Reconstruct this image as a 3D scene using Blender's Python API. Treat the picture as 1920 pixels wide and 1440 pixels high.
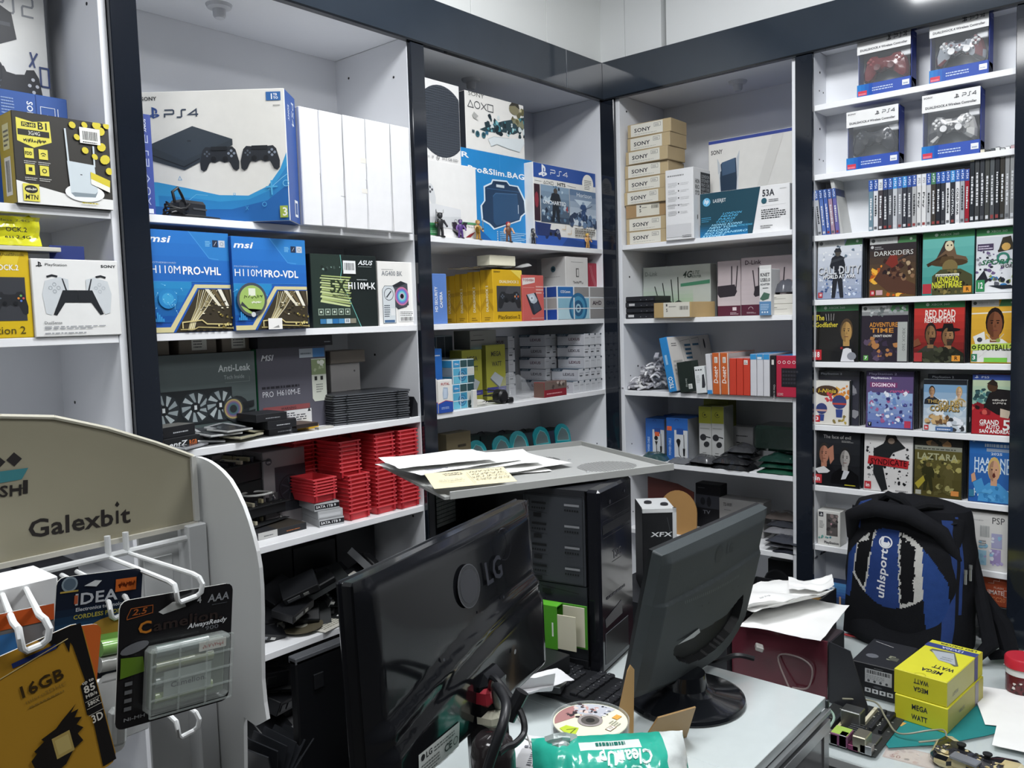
import bpy, math, random
from math import sin, cos, pi, radians
from mathutils import Vector, Matrix, noise
random.seed(7)
for o in list(bpy.data.objects): bpy.data.objects.remove(o)
SC = bpy.context.scene
COL = SC.collection

# ---------------------------------------------------------------- camera
CAM = Vector((-2.693, -1.85, 1.6))
YAW, PITCH, ROLL, FPX = 0.71173, -0.07802, -0.02943, 1557.7
_F = Vector((cos(PITCH)*cos(YAW), cos(PITCH)*sin(YAW), sin(PITCH)))
_R0 = _F.cross(Vector((0, 0, 1))).normalized(); _U0 = _R0.cross(_F)
_R = cos(ROLL)*_R0 + sin(ROLL)*_U0
_U = -sin(ROLL)*_R0 + cos(ROLL)*_U0
cam = bpy.data.cameras.new('camera'); camo = bpy.data.objects.new('camera', cam); COL.objects.link(camo)
m = Matrix((_R, _U, -_F)).transposed().to_4x4(); m.translation = CAM
camo.matrix_world = m
cam.sensor_fit = 'HORIZONTAL'; cam.sensor_width = 36; cam.lens = 36*FPX/1920; cam.clip_start = .02
SC.camera = camo

# ---------------------------------------------------------------- light
W = bpy.data.worlds.new('world'); SC.world = W; W.use_nodes = True
W.node_tree.nodes['Background'].inputs[0].default_value = (.9, .95, 1, 1)
W.node_tree.nodes['Background'].inputs[1].default_value = .25
def area(name, loc, sx, sy, power, col=(.96, .98, 1), rot=(0, 0, 0)):
    l = bpy.data.lights.new(name, 'AREA'); l.shape = 'RECTANGLE'; l.size = sx; l.size_y = sy; l.energy = power; l.color = col
    o = bpy.data.objects.new(name, l); o.location = loc; o.rotation_euler = rot; COL.objects.link(o); return o
LIGHTS = [((-1.25, -1.0), 24), ((-2.75, -.95), 10), ((-1.3, -2.3), 13), ((-3.4, -2.6), 9)]
for i, ((lx, ly), pw) in enumerate(LIGHTS): area('ceiling_panel_light', (lx, ly, 3.0), .58, .58, pw)
SC.view_settings.view_transform = 'Standard'; SC.view_settings.look = 'None'
SC.view_settings.gamma = 1; SC.view_settings.use_curve_mapping = False
SC.view_settings.exposure = .24

# ---------------------------------------------------------------- pixel -> place (photo 1920 x 1440)
def ray(px, py): return _F + _R*((px-960)/FPX) - _U*((py-720)/FPX)
def onZ(px, py, z): d = ray(px, py); return CAM + d*((z-CAM.z)/d.z)
def onY(px, py, y): d = ray(px, py); return CAM + d*((y-CAM.y)/d.y)
def onX(px, py, x): d = ray(px, py); return CAM + d*((x-CAM.x)/d.x)

# ---------------------------------------------------------------- materials
def lin(h):
    if isinstance(h, tuple): return h
    r = []
    for i in (0, 2, 4):
        c = int(h[i:i+2], 16)/255; r.append(c/12.92 if c <= .04045 else ((c+.055)/1.055)**2.4)
    return (r[0], r[1], r[2], 1)
MATS = {}
def mat(name, rough=.5, metal=0, coat=0, bump=0, bscale=200, var=.05, vscale=30, alpha=1, trans=0, spec=.5, ior=1.45):
    m = bpy.data.materials.new(name); m.use_nodes = True; nt = m.node_tree; b = nt.nodes['Principled BSDF']
    at = nt.nodes.new('ShaderNodeAttribute'); at.attribute_name = 'Col'
    tc = nt.nodes.new('ShaderNodeTexCoord')
    nz = nt.nodes.new('ShaderNodeTexNoise'); nz.inputs['Scale'].default_value = vscale; nz.inputs['Detail'].default_value = 3
    nt.links.new(tc.outputs['Object'], nz.inputs['Vector'])
    mr = nt.nodes.new('ShaderNodeMapRange'); mr.inputs['To Min'].default_value = 1-var; mr.inputs['To Max'].default_value = 1+var
    nt.links.new(nz.outputs['Fac'], mr.inputs['Value'])
    mx = nt.nodes.new('ShaderNodeVectorMath'); mx.operation = 'SCALE'
    nt.links.new(at.outputs['Color'], mx.inputs[0]); nt.links.new(mr.outputs['Result'], mx.inputs['Scale'])
    nt.links.new(mx.outputs['Vector'], b.inputs['Base Color'])
    b.inputs['Roughness'].default_value = rough; b.inputs['Metallic'].default_value = metal
    b.inputs['Coat Weight'].default_value = coat; b.inputs['Coat Roughness'].default_value = .05
    b.inputs['Specular IOR Level'].default_value = spec; b.inputs['IOR'].default_value = ior
    b.inputs['Alpha'].default_value = alpha; b.inputs['Transmission Weight'].default_value = trans
    if bump:
        n2 = nt.nodes.new('ShaderNodeTexNoise'); n2.inputs['Scale'].default_value = bscale; n2.inputs['Detail'].default_value = 4
        nt.links.new(tc.outputs['Object'], n2.inputs['Vector'])
        bp = nt.nodes.new('ShaderNodeBump'); bp.inputs['Strength'].default_value = bump; bp.inputs['Distance'].default_value = .002
        nt.links.new(n2.outputs['Fac'], bp.inputs['Height']); nt.links.new(bp.outputs['Normal'], b.inputs['Normal'])
    MATS[name] = m; return m
mat('card', .5, bump=.05, bscale=60)
mat('print', .42, var=.03)
mat('glossprint', .22, coat=.25, var=.03)
mat('melamine', .38, var=.02, vscale=4, bump=.03, bscale=300)
mat('darkgloss', .09, coat=.3, var=.12, vscale=9)
mat('plastic', .38, var=.04, bump=.05, bscale=400)
mat('gloss', .14, coat=.25, var=.04, spec=.4)
mat('matte', .6, var=.08, bump=.15, bscale=500)
mat('metal', .35, metal=.9, var=.06)
mat('paintmetal', .4, var=.03)
mat('fabric', .9, var=.15, vscale=60, bump=.5, bscale=900, spec=.2)
mat('paper', .7, var=.02, bump=.08, bscale=40)
mat('wall', .75, var=.02, vscale=3, bump=.05, bscale=120)
mat('window', .05, alpha=.06, coat=0, var=.02)
mat('film', .08, alpha=.2, coat=.3, var=.02)
mat('clear', .04, trans=1, ior=1.2, var=0)
mat('bag', .2, coat=.6, bump=.4, bscale=60, var=.1)
em = bpy.data.materials.new('lamp_glow'); em.use_nodes = True
_b = em.node_tree.nodes['Principled BSDF']; _b.inputs['Emission Color'].default_value = (.97, .98, 1, 1); _b.inputs['Emission Strength'].default_value = 6
MATS['lamp'] = em

# ---------------------------------------------------------------- mesh building
def empty(name, loc=(0, 0, 0), yaw=0, rot=None):
    o = bpy.data.objects.new(name, None); o.location = loc; o.rotation_euler = rot or (0, 0, yaw); o.empty_display_size = .05
    COL.objects.link(o); return o
def tag(o, label, cat=None, group=None, kind=None):
    if label: o['label'] = label
    if cat: o['category'] = cat
    if group: o['group'] = group
    if kind: o['kind'] = kind
    return o
def thing(name, label, cat, loc=(0, 0, 0), yaw=0, group=None, rot=None): return tag(empty(name, loc, yaw, rot), label, cat, group)
class M:
    def __init__(s): s.v, s.f, s.c = [], [], []
    def add(s, vs, fs, col):
        b = len(s.v); s.v += [tuple(q) for q in vs]; s.f += [tuple(i+b for i in q) for q in fs]
        c = lin(col) if not isinstance(col, list) else None
        s.c += [c]*len(fs) if c else [lin(q) for q in col]
        return s
    def box(s, x0, y0, z0, x1, y1, z1, col, b=0, faces=None):
        """chamfered box; faces: dict l r f k b t -> colour"""
        x0, x1 = sorted((x0, x1)); y0, y1 = sorted((y0, y1)); z0, z1 = sorted((z0, z1))
        fc = faces or {}
        if b <= 0:
            vs = [(x, y, z) for x in (x0, x1) for y in (y0, y1) for z in (z0, z1)]
            fs = [(0, 1, 3, 2), (4, 6, 7, 5), (0, 4, 5, 1), (2, 3, 7, 6), (0, 2, 6, 4), (1, 5, 7, 3)]
            return s.add(vs, fs, [fc.get(k, col) for k in 'lrfkbt'])
        b = min(b, (x1-x0)*.45, (y1-y0)*.45, (z1-z0)*.45)
        X, Y, Z = (x0, x1), (y0, y1), (z0, z1); vs = []; ix = {}
        for i in (0, 1):
            for j in (0, 1):
                for k in (0, 1):
                    p = (X[i], Y[j], Z[k]); q = (b*(1-2*i), b*(1-2*j), b*(1-2*k))
                    for a in range(3):
                        r = [p[n]+(0 if n == a else q[n]) for n in range(3)]
                        ix[i, j, k, a] = len(vs); vs.append(tuple(r))
        fs = []; cs = []
        for a, kk in ((0, 'lr'), (1, 'fk'), (2, 'bt')):
            o1, o2 = (a+1) % 3, (a+2) % 3
            for t in (0, 1):
                q = []
                for (m1, m2) in ((0, 0), (1, 0), (1, 1), (0, 1)):
                    w = [0]*3; w[a] = t; w[o1] = m1; w[o2] = m2; q.append(ix[w[0], w[1], w[2], a])
                fs.append(tuple(q if t else q[::-1])); cs.append(fc.get(kk[t], col))
        for a in range(3):
            o1, o2 = (a+1) % 3, (a+2) % 3
            for m1 in (0, 1):
                for m2 in (0, 1):
                    w0 = [0]*3; w0[o1] = m1; w0[o2] = m2; w1 = list(w0); w1[a] = 1
                    q = (ix[(*w0, o1)], ix[(*w1, o1)], ix[(*w1, o2)], ix[(*w0, o2)])
                    fs.append(q if (m1 == m2) else q[::-1]); cs.append(col)
        for i in (0, 1):
            for j in (0, 1):
                for k in (0, 1):
                    q = (ix[i, j, k, 0], ix[i, j, k, 1], ix[i, j, k, 2]); fs.append(q if (i+j+k) % 2 else q[::-1]); cs.append(col)
        return s.add(vs, fs, cs)
    def tube(s, pts, r, col, n=8, caps=True):
        pts = [Vector(p) for p in pts]; N = len(pts); vs = []; fs = []
        t0 = (pts[1]-pts[0]).normalized(); up = Vector((0, 0, 1)) if abs(t0.z) < .9 else Vector((1, 0, 0))
        a = t0.cross(up).normalized()
        for i, p in enumerate(pts):
            t = (pts[min(i+1, N-1)]-pts[max(i-1, 0)])
            if t.length < 1e-9: t = t0
            t = t.normalized(); a = (a - t*a.dot(t)).normalized(); b = t.cross(a)
            rr = r[i] if isinstance(r, (list, tuple)) else r
            for k in range(n): vs.append(p + a*(rr*cos(2*pi*k/n)) + b*(rr*sin(2*pi*k/n)))
        for i in range(N-1):
            for k in range(n): fs.append((i*n+k, i*n+(k+1) % n, (i+1)*n+(k+1) % n, (i+1)*n+k))
        if caps: fs.append(tuple(range(n))[::-1]); fs.append(tuple((N-1)*n+k for k in range(n)))
        return s.add(vs, fs, col)
    def lathe(s, prof, col, c=(0, 0, 0), n=32, sx=1, sy=1):
        vs = []; fs = []; K = len(prof)
        for (r, z) in prof:
            for k in range(n): vs.append((c[0]+sx*r*cos(2*pi*k/n), c[1]+sy*r*sin(2*pi*k/n), c[2]+z))
        for i in range(K-1):
            for k in range(n): fs.append((i*n+k, i*n+(k+1) % n, (i+1)*n+(k+1) % n, (i+1)*n+k))
        if prof[0][0] > 1e-6: fs.append(tuple(range(n))[::-1])
        if prof[-1][0] > 1e-6: fs.append(tuple((K-1)*n+k for k in range(n)))
        return s.add(vs, fs, col)
    def prism(s, poly, o, u, v, n, depth, col, edge=None):
        o, u, v, n = Vector(o), Vector(u), Vector(v), Vector(n); K = len(poly)
        a = [o+u*p[0]+v*p[1] for p in poly]; b = [q+n*depth for q in a]
        fs = [tuple(range(K))[::-1], tuple(range(K, 2*K))] + [(i, (i+1) % K, K+(i+1) % K, K+i) for i in range(K)]
        return s.add(a+b, fs, [col, col]+[edge or col]*K)
    def grid(s, fn, nu, nv, col):
        vs = [fn(i/nu, j/nv) for j in range(nv+1) for i in range(nu+1)]; k = nu+1
        return s.add(vs, [(j*k+i, j*k+i+1, (j+1)*k+i+1, (j+1)*k+i) for j in range(nv) for i in range(nu)], col)
    def ball(s, c, r, col, nu=12, nv=8):
        r = r if isinstance(r, (tuple, list)) else (r, r, r)
        return s.grid(lambda a, b: (c[0]+r[0]*cos(2*pi*a)*sin(pi*b), c[1]+r[1]*sin(2*pi*a)*sin(pi*b), c[2]-r[2]*cos(pi*b)), nu, nv, col)
    def xf(s, mtx): s.v = [tuple(mtx @ Vector(p)) for p in s.v]; return s
    def build(s, name, material, parent=None, loc=(0, 0, 0), yaw=0, rot=None, smooth=False, ang=40):
        me = bpy.data.meshes.new(name); me.from_pydata(s.v, [], s.f)
        ca = me.color_attributes.new('Col', 'FLOAT_COLOR', 'CORNER'); d = []
        for p in me.polygons: d += list(s.c[p.index])*p.loop_total
        ca.data.foreach_set('color', d)
        if smooth:
            me.polygons.foreach_set('use_smooth', [True]*len(me.polygons)); me.set_sharp_from_angle(angle=radians(ang))
        me.materials.append(MATS[material]); me.update()
        o = bpy.data.objects.new(name, me); COL.objects.link(o)
        o.location = loc; o.rotation_euler = rot or (0, 0, yaw)
        if parent: o.parent = parent
        return o
def dup(root, loc=None, rot=None, label=None, group=None):
    r = root.copy(); COL.objects.link(r)
    if loc is not None: r.location = loc
    if rot is not None: r.rotation_euler = rot
    if label: r['label'] = label
    if group: r['group'] = group
    for ch in list(root.children):
        c = ch.copy(); COL.objects.link(c); c.parent = r
        for g in list(ch.children):
            e = g.copy(); COL.objects.link(e); e.parent = c
    return r
ORD = ['', 'first', 'second', 'third', 'fourth', 'fifth', 'sixth', 'seventh', 'eighth', 'ninth', 'tenth', 'eleventh', 'twelfth', 'thirteenth', 'fourteenth', 'fifteenth', 'sixteenth', 'seventeenth', 'eighteenth', 'nineteenth', 'twentieth', 'twenty-first', 'twenty-second', 'twenty-third', 'twenty-fourth', 'twenty-fifth', 'twenty-sixth', 'twenty-seventh', 'twenty-eighth', 'twenty-ninth', 'thirtieth']

# ---------------------------------------------------------------- lettering: glyph outlines of the built-in font
GL = {}
def load_glyphs():
    chars = ''.join(chr(i) for i in range(33, 127)) + '®™'
    todo = []
    def mk(s, off):
        cu = bpy.data.curves.new('t', 'FONT'); cu.body = s; cu.resolution_u = 2; cu.offset = off
        o = bpy.data.objects.new('t', cu); COL.objects.link(o); return o
    bars = mk('||', 0)
    for ch in chars: todo.append((ch, mk(ch, 0), mk(ch, .022), mk('|'+ch+'|', 0)))
    dg = bpy.context.evaluated_depsgraph_get(); dg.update()
    def ms(o):
        e = o.evaluated_get(dg); me = e.to_mesh(); me.calc_loop_triangles()
        v = [(p.co.x, p.co.y) for p in me.vertices]; f = [tuple(p.vertices) for p in me.polygons]; e.to_mesh_clear(); return v, f
    def wd(o): v = ms(o)[0]; return max(p[0] for p in v)-min(p[0] for p in v)
    w0 = wd(bars); hv = ms(next(t[1] for t in todo if t[0] == 'H'))[0]; hh = max(p[1] for p in hv)
    for ch, a, b, w in todo:
        adv = (wd(w)-w0)/hh
        for bold, o in ((0, a), (1, b)):
            v, f = ms(o); GL[ch, bold] = ([(x/hh, y/hh) for x, y in v], f, adv+.03*bold)
    GL[' ', 0] = GL[' ', 1] = ([], [], .38)
    for t in [bars]+[o for q in todo for o in q[1:]]:
        c = t.data; bpy.data.objects.remove(t); bpy.data.curves.remove(c)
load_glyphs()

class Art:
    """flat print on one face; coordinates 0..1 in both directions, y up"""
    def __init__(s, o, u, v, n, W, H, eps=.00006, z0=.0004, clip=False):
        s.clip = clip; s.o, s.u, s.v, s.n, s.W, s.H = Vector(o), Vector(u), Vector(v), Vector(n), W, H; s.m = M(); s.L = z0; s.eps = eps
    def pt(s, x, y): return s.o + s.u*(x*s.W) + s.v*(y*s.H) + s.n*s.L
    def poly(s, pts, col):
        s.L += s.eps
        if s.clip: pts = [(min(.996, max(.004, x)), min(.996, max(.004, y))) for x, y in pts]
        a = sum(pts[i][0]*pts[(i+1) % len(pts)][1]-pts[(i+1) % len(pts)][0]*pts[i][1] for i in range(len(pts)))
        if a < 0: pts = pts[::-1]
        s.m.add([s.pt(*p) for p in pts], [tuple(range(len(pts)))], col); return s
    def rect(s, x0, y0, x1, y1, col): return s.poly([(x0, y0), (x1, y0), (x1, y1), (x0, y1)], col)
    def ell(s, cx, cy, rx, ry=None, col='ffffff', n=20, rot=0):
        ry = rx*s.W/s.H if ry is None else ry
        pts = []
        for k in range(n):
            x, y = rx*s.W*cos(2*pi*k/n), ry*s.H*sin(2*pi*k/n)
            pts.append((cx+(x*cos(rot)-y*sin(rot))/s.W, cy+(x*sin(rot)+y*cos(rot))/s.H))
        return s.poly(pts, col)
    def line(s, pts, w, col, closed=False):
        """w: width in metres"""
        s.L += s.eps
        P = [Vector((x*s.W, y*s.H)) for x, y in pts]; N = len(P); vs = []; fs = []
        for i, p in enumerate(P):
            if closed: a, b = P[i-1], P[(i+1) % N]
            else: a, b = P[max(i-1, 0)], P[min(i+1, N-1)]
            d1 = (p-a).normalized() if (p-a).length > 1e-9 else (b-p).normalized()
            d2 = (b-p).normalized() if (b-p).length > 1e-9 else d1
            t = (d1+d2); t = t.normalized() if t.length > 1e-6 else d1
            nn = Vector((-t.y, t.x)); k = w/2/max(.35, abs(nn.dot(Vector((-d1.y, d1.x)))))
            for sg in (-1, 1): q = p+nn*(sg*k); vs.append(s.pt(q.x/s.W, q.y/s.H))
        for i in range(N if closed else N-1): j = (i+1) % N; fs.append((2*i, 2*j, 2*j+1, 2*i+1))
        s.m.add(vs, fs, col); return s
    def ring(s, cx, cy, rx, w, col, ry=None, n=20, a0=0, a1=360):
        ry = rx*s.W/s.H if ry is None else ry; full = a1-a0 >= 360
        return s.line([(cx+rx*cos(radians(a0+(a1-a0)*k/n)), cy+ry*sin(radians(a0+(a1-a0)*k/n))) for k in range(n if full else n+1)], w, col, full)
    def text(s, t, x, y, h, col, w=None, bold=0, sh=0, rot=0, al='l'):
        """h: cap height as share of H (of W when rot is 90/-90); w: total width, same way"""
        s.L += s.eps
        hh = h*(s.H if rot in (0, 180) else s.W); adv = sum(GL.get((c, bold), GL['o', bold])[2] for c in t)
        kx = hh if w is None else w*(s.W if rot in (0, 180) else s.H)/max(adv, .01)
        tw = kx*adv; ox = {'l': 0, 'c': -tw/2, 'r': -tw}[al]; ca, sa = cos(radians(rot)), sin(radians(rot)); cx = ox
        vs = []; fs = []
        for c in t:
            v, f, ad = GL.get((c, bold), GL['o', bold]); b = len(vs)
            for p in v:
                X = cx+(p[0]+sh*p[1])*kx; Y = p[1]*hh
                vs.append(s.pt(x+(X*ca-Y*sa)/s.W, y+(X*sa+Y*ca)/s.H))
            fs += [tuple(i+b for i in q) for q in f]; cx += ad*kx
        if fs: s.m.add(vs, fs, col)
        return s
    def small(s, x0, y0, x1, y1, n, col, seed=1, fill=.45):
        """n lines of unreadably small print as dashes"""
        s.L += s.eps; r = random.Random(seed); vs = []; fs = []; dy = (y1-y0)/n
        for i in range(n):
            x = x0; y = y1-(i+1)*dy; end = x1-(r.random()*.3*(x1-x0) if i == n-1 or r.random() < .3 else 0)
            while x < end:
                w = min((x1-x0)*r.uniform(.04, .13), end-x); b = len(vs)
                vs += [s.pt(x, y), s.pt(x+w, y), s.pt(x+w, y+dy*fill), s.pt(x, y+dy*fill)]; fs.append((b, b+1, b+2, b+3)); x += w+(x1-x0)*.025
        s.m.add(vs, fs, col); return s
    def bars(s, x0, y0, x1, y1, col='111111', seed=3, n=22):
        s.L += s.eps; r = random.Random(seed); x = x0; vs = []; fs = []
        while x < x1:
            w = (x1-x0)/n*r.uniform(.3, 1.2); b = len(vs); vs += [s.pt(x, y0), s.pt(min(x+w, x1), y0), s.pt(min(x+w, x1), y1), s.pt(x, y1)]
            fs.append((b, b+1, b+2, b+3)); x += w+(x1-x0)/n*r.uniform(.4, 1)
        s.m.add(vs, fs, col); return s
    def spots(s, x0, y0, x1, y1, n, cols, r0, r1, seed=1, k=7, asp=1):
        r = random.Random(seed)
        for i in range(n):
            x, y, q = r.uniform(x0, x1), r.uniform(y0, y1), r.uniform(r0, r1); a0 = r.random()*6
            if i % 8 == 0: s.L += s.eps
            pts = [(x+q*r.uniform(.5, 1.2)*cos(a0+2*pi*j/k)*asp, y+q*r.uniform(.5, 1.2)*sin(a0+2*pi*j/k)*s.W/s.H) for j in range(k)]
            s.L -= s.eps*.9; s.poly(pts, r.choice(cols))
        return s
    def grad(s, x0, y0, x1, y1, c0, c1, n=10, vert=True):
        a, b = lin(c0), lin(c1); s.L += s.eps; vs = []; fs = []; cs = []
        for i in range(n):
            t = (i+.5)/n; c = tuple(a[k]+(b[k]-a[k])*t for k in range(4)); k = len(vs)
            if vert: q = [(x0, y0+(y1-y0)*i/n), (x1, y0+(y1-y0)*i/n), (x1, y0+(y1-y0)*(i+1)/n), (x0, y0+(y1-y0)*(i+1)/n)]
            else: q = [(x0+(x1-x0)*i/n, y0), (x0+(x1-x0)*(i+1)/n, y0), (x0+(x1-x0)*(i+1)/n, y1), (x0+(x1-x0)*i/n, y1)]
            vs += [s.pt(*p) for p in q]; fs.append((k, k+1, k+2, k+3)); cs.append(c)
        s.m.add(vs, fs, cs); return s
    def done(s, parent, name='front_print', material='print'): return s.m.build(name, material, parent)

DIM = {}
def crate(name, label, cat, loc, w, d, h, col, yaw=0, group=None, material='card', bev=.0015, faces=None, rot=None):
    o = M().box(0, 0, 0, w, d, h, col, bev, faces).build(name, material, None, loc, yaw, rot)
    tag(o, label, cat, group); DIM[o.name] = (w, d, h); return o
def face(o, k='f', dims=None):
    w, d, h = dims or DIM[o.name]
    if k == 'f': return Art((0, 0, 0), (1, 0, 0), (0, 0, 1), (0, -1, 0), w, h, clip=True)
    if k == 'r': return Art((w, 0, 0), (0, 1, 0), (0, 0, 1), (1, 0, 0), d, h)
    if k == 'l': return Art((0, d, 0), (0, -1, 0), (0, 0, 1), (-1, 0, 0), d, h)
    if k == 't': return Art((0, 0, h), (1, 0, 0), (0, 1, 0), (0, 0, 1), w, d)
HB = -pi/2
def boxA(name, label, cat, pl, pr, pb, pt, z, y, d, col, **k):
    a, b = onY(pl, pb, y), onY(pr, pb, y); h = onY((pl+pr)/2, pt, y).z-z
    return crate(name, label, cat, (a.x, y, z), b.x-a.x, d, h, col, **k)
def boxB(name, label, cat, pl, pr, pb, pt, z, x, d, col, **k):
    a, b = onX(pl, pb, x), onX(pr, pb, x); h = onX((pl+pr)/2, pt, x).z-z
    return crate(name, label, cat, (x, a.y, z), a.y-b.y, d, h, col, yaw=k.pop('yaw', 0)+HB, **k)

# brand-neutral print helpers
def strokes(a, s, x, y, w, h, lw, col, gap=.25):
    G = {'P': [[(0, 0), (0, .45), (.85, .45), (.95, .55), (.95, .9), (.85, 1), (0, 1)]], 'S': [[(0, 0), (.42, 0), (.52, .1), (.52, .9), (.62, 1), (1, 1)]],
         '4': [[(.8, 0), (.8, 1), (0, .33), (1, .33)]], '2': [[(0, 1), (.85, 1), (.95, .9), (.95, .62), (.85, .52), (.1, .52), (0, .42), (0, 0), (.95, 0)]],
         'A': [[(0, 0), (.5, 1), (1, 0)]], 'T': [[(0, 0), (.5, .95), (1, 0), (0, 0)]], 'O': [[(.5+.5*cos(k*pi/8), .5+.5*sin(k*pi/8)) for k in range(17)]],
         'X': [[(0, 0), (1, 1)], [(0, 1), (1, 0)]], 'Q': [[(0, 0), (1, 0), (1, 1), (0, 1), (0, -.02)]]}
    for i, c in enumerate(s):
        for p in G[c]: a.line([(x+(i*(1+gap)+q[0])*w, y+q[1]*h) for q in p], lw, col)
def pslogo(a, x, y, s, col):
    k = a.W/a.H; H = lambda q: y+q*s*k
    a.poly([(x-.1*s, H(-.42)), (x+.1*s, H(-.5)), (x+.1*s, H(.5)), (x-.1*s, H(.56))], col)
    a.poly([(x+.1*s, H(.5)), (x+.34*s, H(.38)), (x+.42*s, H(.22)), (x+.4*s, H(.0)), (x+.28*s, H(-.04)), (x+.2*s, H(.0)), (x+.24*s, H(.2)), (x+.1*s, H(.3))], col)
    a.poly([(x-.1*s, H(-.1)), (x-.55*s, H(-.26)), (x-.5*s, H(-.42)), (x-.1*s, H(-.34)), (x-.1*s, H(-.24)), (x-.3*s, H(-.28)), (x-.1*s, H(-.2))], col)
    a.poly([(x+.1*s, H(-.1)), (x+.45*s, H(-.08)), (x+.62*s, H(-.2)), (x+.5*s, H(-.32)), (x+.1*s, H(-.44)), (x+.1*s, H(-.34)), (x+.35*s, H(-.24)), (x+.1*s, H(-.2))], col)
PADH = [(0, .8), (.16, .82), (.2, .9), (.34, .92), (.42, .8), (.5, .35), (.49, .08), (.42, 0), (.34, .06), (.24, .36), (.12, .32), (0, .4)]
def gamepad(a, cx, y, w, h, col, dots=('8a93a0',)*4, stick='15181c'):
    a.poly([(cx+p[0]*w, y+p[1]*h) for p in PADH]+[(cx-p[0]*w, y+p[1]*h) for p in PADH[-2:0:-1]], col)
    r = .035*w
    for i, (dx, dy) in enumerate(((0, .1), (.07, 0), (0, -.1), (-.07, 0))):
        a.ell(cx+.31*w+dx*w, y+.66*h+dy*h, r, None, dots[i], 8)
        a.ell(cx-.31*w+dx*w*.8, y+.66*h+dy*h*.8, r*.8, None, '5a626c', 6)
    a.ell(cx-.15*w, y+.46*h, r*1.9, None, stick, 12); a.ell(cx+.15*w, y+.46*h, r*1.9, None, stick, 12)
def bust(a, cx, y, w, h, skin, hair, cloth, hat=None, beard=None):
    a.poly([(cx-.5*w, y), (cx-.46*w, y+.25*h), (cx-.16*w, y+.42*h), (cx+.16*w, y+.42*h), (cx+.46*w, y+.25*h), (cx+.5*w, y)], cloth)
    a.rect(cx-.1*w, y+.36*h, cx+.1*w, y+.52*h, skin)
    a.ell(cx, y+.72*h, .2*w, .27*h, hair, 16); a.ell(cx, y+.68*h, .165*w, .235*h, skin, 16)
    if beard: a.poly([(cx-.16*w, y+.62*h), (cx+.16*w, y+.62*h), (cx+.1*w, y+.45*h), (cx-.1*w, y+.45*h)], beard)
    if hat: a.ell(cx, y+.86*h, .36*w, .05*h, hat, 14); a.poly([(cx-.18*w, y+.86*h), (cx-.13*w, y+1.02*h), (cx+.13*w, y+1.02*h), (cx+.18*w, y+.86*h)], hat)
    dk = tuple(c*.6 for c in lin(skin)[:3])+(1,); a.poly([(cx-.01*w, y+.9*h)]+[(cx+.165*w*sin(q*pi/10)*-1, y+.68*h+.235*h*cos(q*pi/10)) for q in range(1, 10)]+[(cx-.02*w, y+.46*h), (cx-.03*w, y+.6*h), (cx-.05*w, y+.7*h)], dk)
    for sx in (-1, 1): a.rect(cx+sx*.065*w-.035*w, y+.745*h, cx+sx*.065*w+.035*w, y+.76*h, hair)
    for sx in (-1, 1): a.ell(cx+sx*.065*w, y+.71*h, .025*w, .014*h, '1a1512', 6)
    a.poly([(cx-.02*w, y+.63*h), (cx+.035*w, y+.63*h), (cx+.01*w, y+.7*h)], tuple(c*.7 for c in lin(skin)[:3])+(1,)); a.rect(cx-.06*w, y+.565*h, cx+.06*w, y+.58*h, '6a3a32')
def figure(a, cx, y, w, h, col, skin=None, col2=None):
    a.poly([(cx-.26*w, y), (cx-.1*w, y), (cx, y+.36*h), (cx+.12*w, y), (cx+.28*w, y), (cx+.2*w, y+.5*h), (cx+.3*w, y+.44*h), (cx+.34*w, y+.66*h), (cx+.24*w, y+.83*h), (cx+.08*w, y+.87*h), (cx-.08*w, y+.87*h), (cx-.25*w, y+.83*h), (cx-.36*w, y+.64*h), (cx-.1*w, y+.56*h), (cx-.2*w, y+.5*h)], col)
    a.ell(cx, y+.92*h, .13*w, .08*h, skin or col, 12)
    if col2: a.poly([(cx-.17*w, y+.93*h), (cx+.17*w, y+.93*h), (cx+.1*w, y+1.01*h), (cx-.1*w, y+1.01*h)], col2)
def scribble(a, x0, y0, x1, y1, n, col, lw=.0006, seed=1):
    r = random.Random(seed); dy = (y1-y0)/n
    for i in range(n):
        x = x0+r.random()*.1*(x1-x0); y = y1-(i+.5)*dy
        while x < x1-.04*(x1-x0):
            L = (x1-x0)*r.uniform(.06, .16); k = max(4, int(L/(x1-x0)*50)); pts = [(min(x+L*j/k, x1), y+dy*.28*r.uniform(-1, 1)) for j in range(k+1)]
            a.line(pts, lw, col); x += L+(x1-x0)*.03
def pillow(m, w, d, t, amp, seed, col, nu=16, nv=12, flat=.5):
    """crumpled pouch lying flat: rises from the seam, creased"""
    def z(u, v, sg):
        e = (1-abs(2*u-1)**4)*(1-abs(2*v-1)**4)
        q = noise.noise(Vector((u*w*22+seed, v*d*22, sg*3)))*amp + abs(noise.noise(Vector((u*w*45+seed*2, v*d*45, 5))))*amp*.6
        return (e*t*(1 if sg > 0 else 0) + (q*e if sg > 0 else 0)) + .0008*(sg+1)
    def jit(u, v): return (u*w+noise.noise(Vector((v*5+seed, u*3, 1)))*.006, v*d+noise.noise(Vector((u*5+seed, v*3, 2)))*.006)
    m.grid(lambda u, v: (*jit(u, v), z(u, v, 1)), nu, nv, col)
    m.grid(lambda u, v: (*jit(1-u, v), z(1-u, v, -1)), nu, nv, col)
    return m
def sheet(m, w, d, fn, col, t=.0006, nu=14, nv=12):
    m.grid(lambda u, v: (u*w, v*d, fn(u, v)+t), nu, nv, col); m.grid(lambda u, v: ((1-u)*w, v*d, fn(1-u, v)), nu, nv, col); return m
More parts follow.
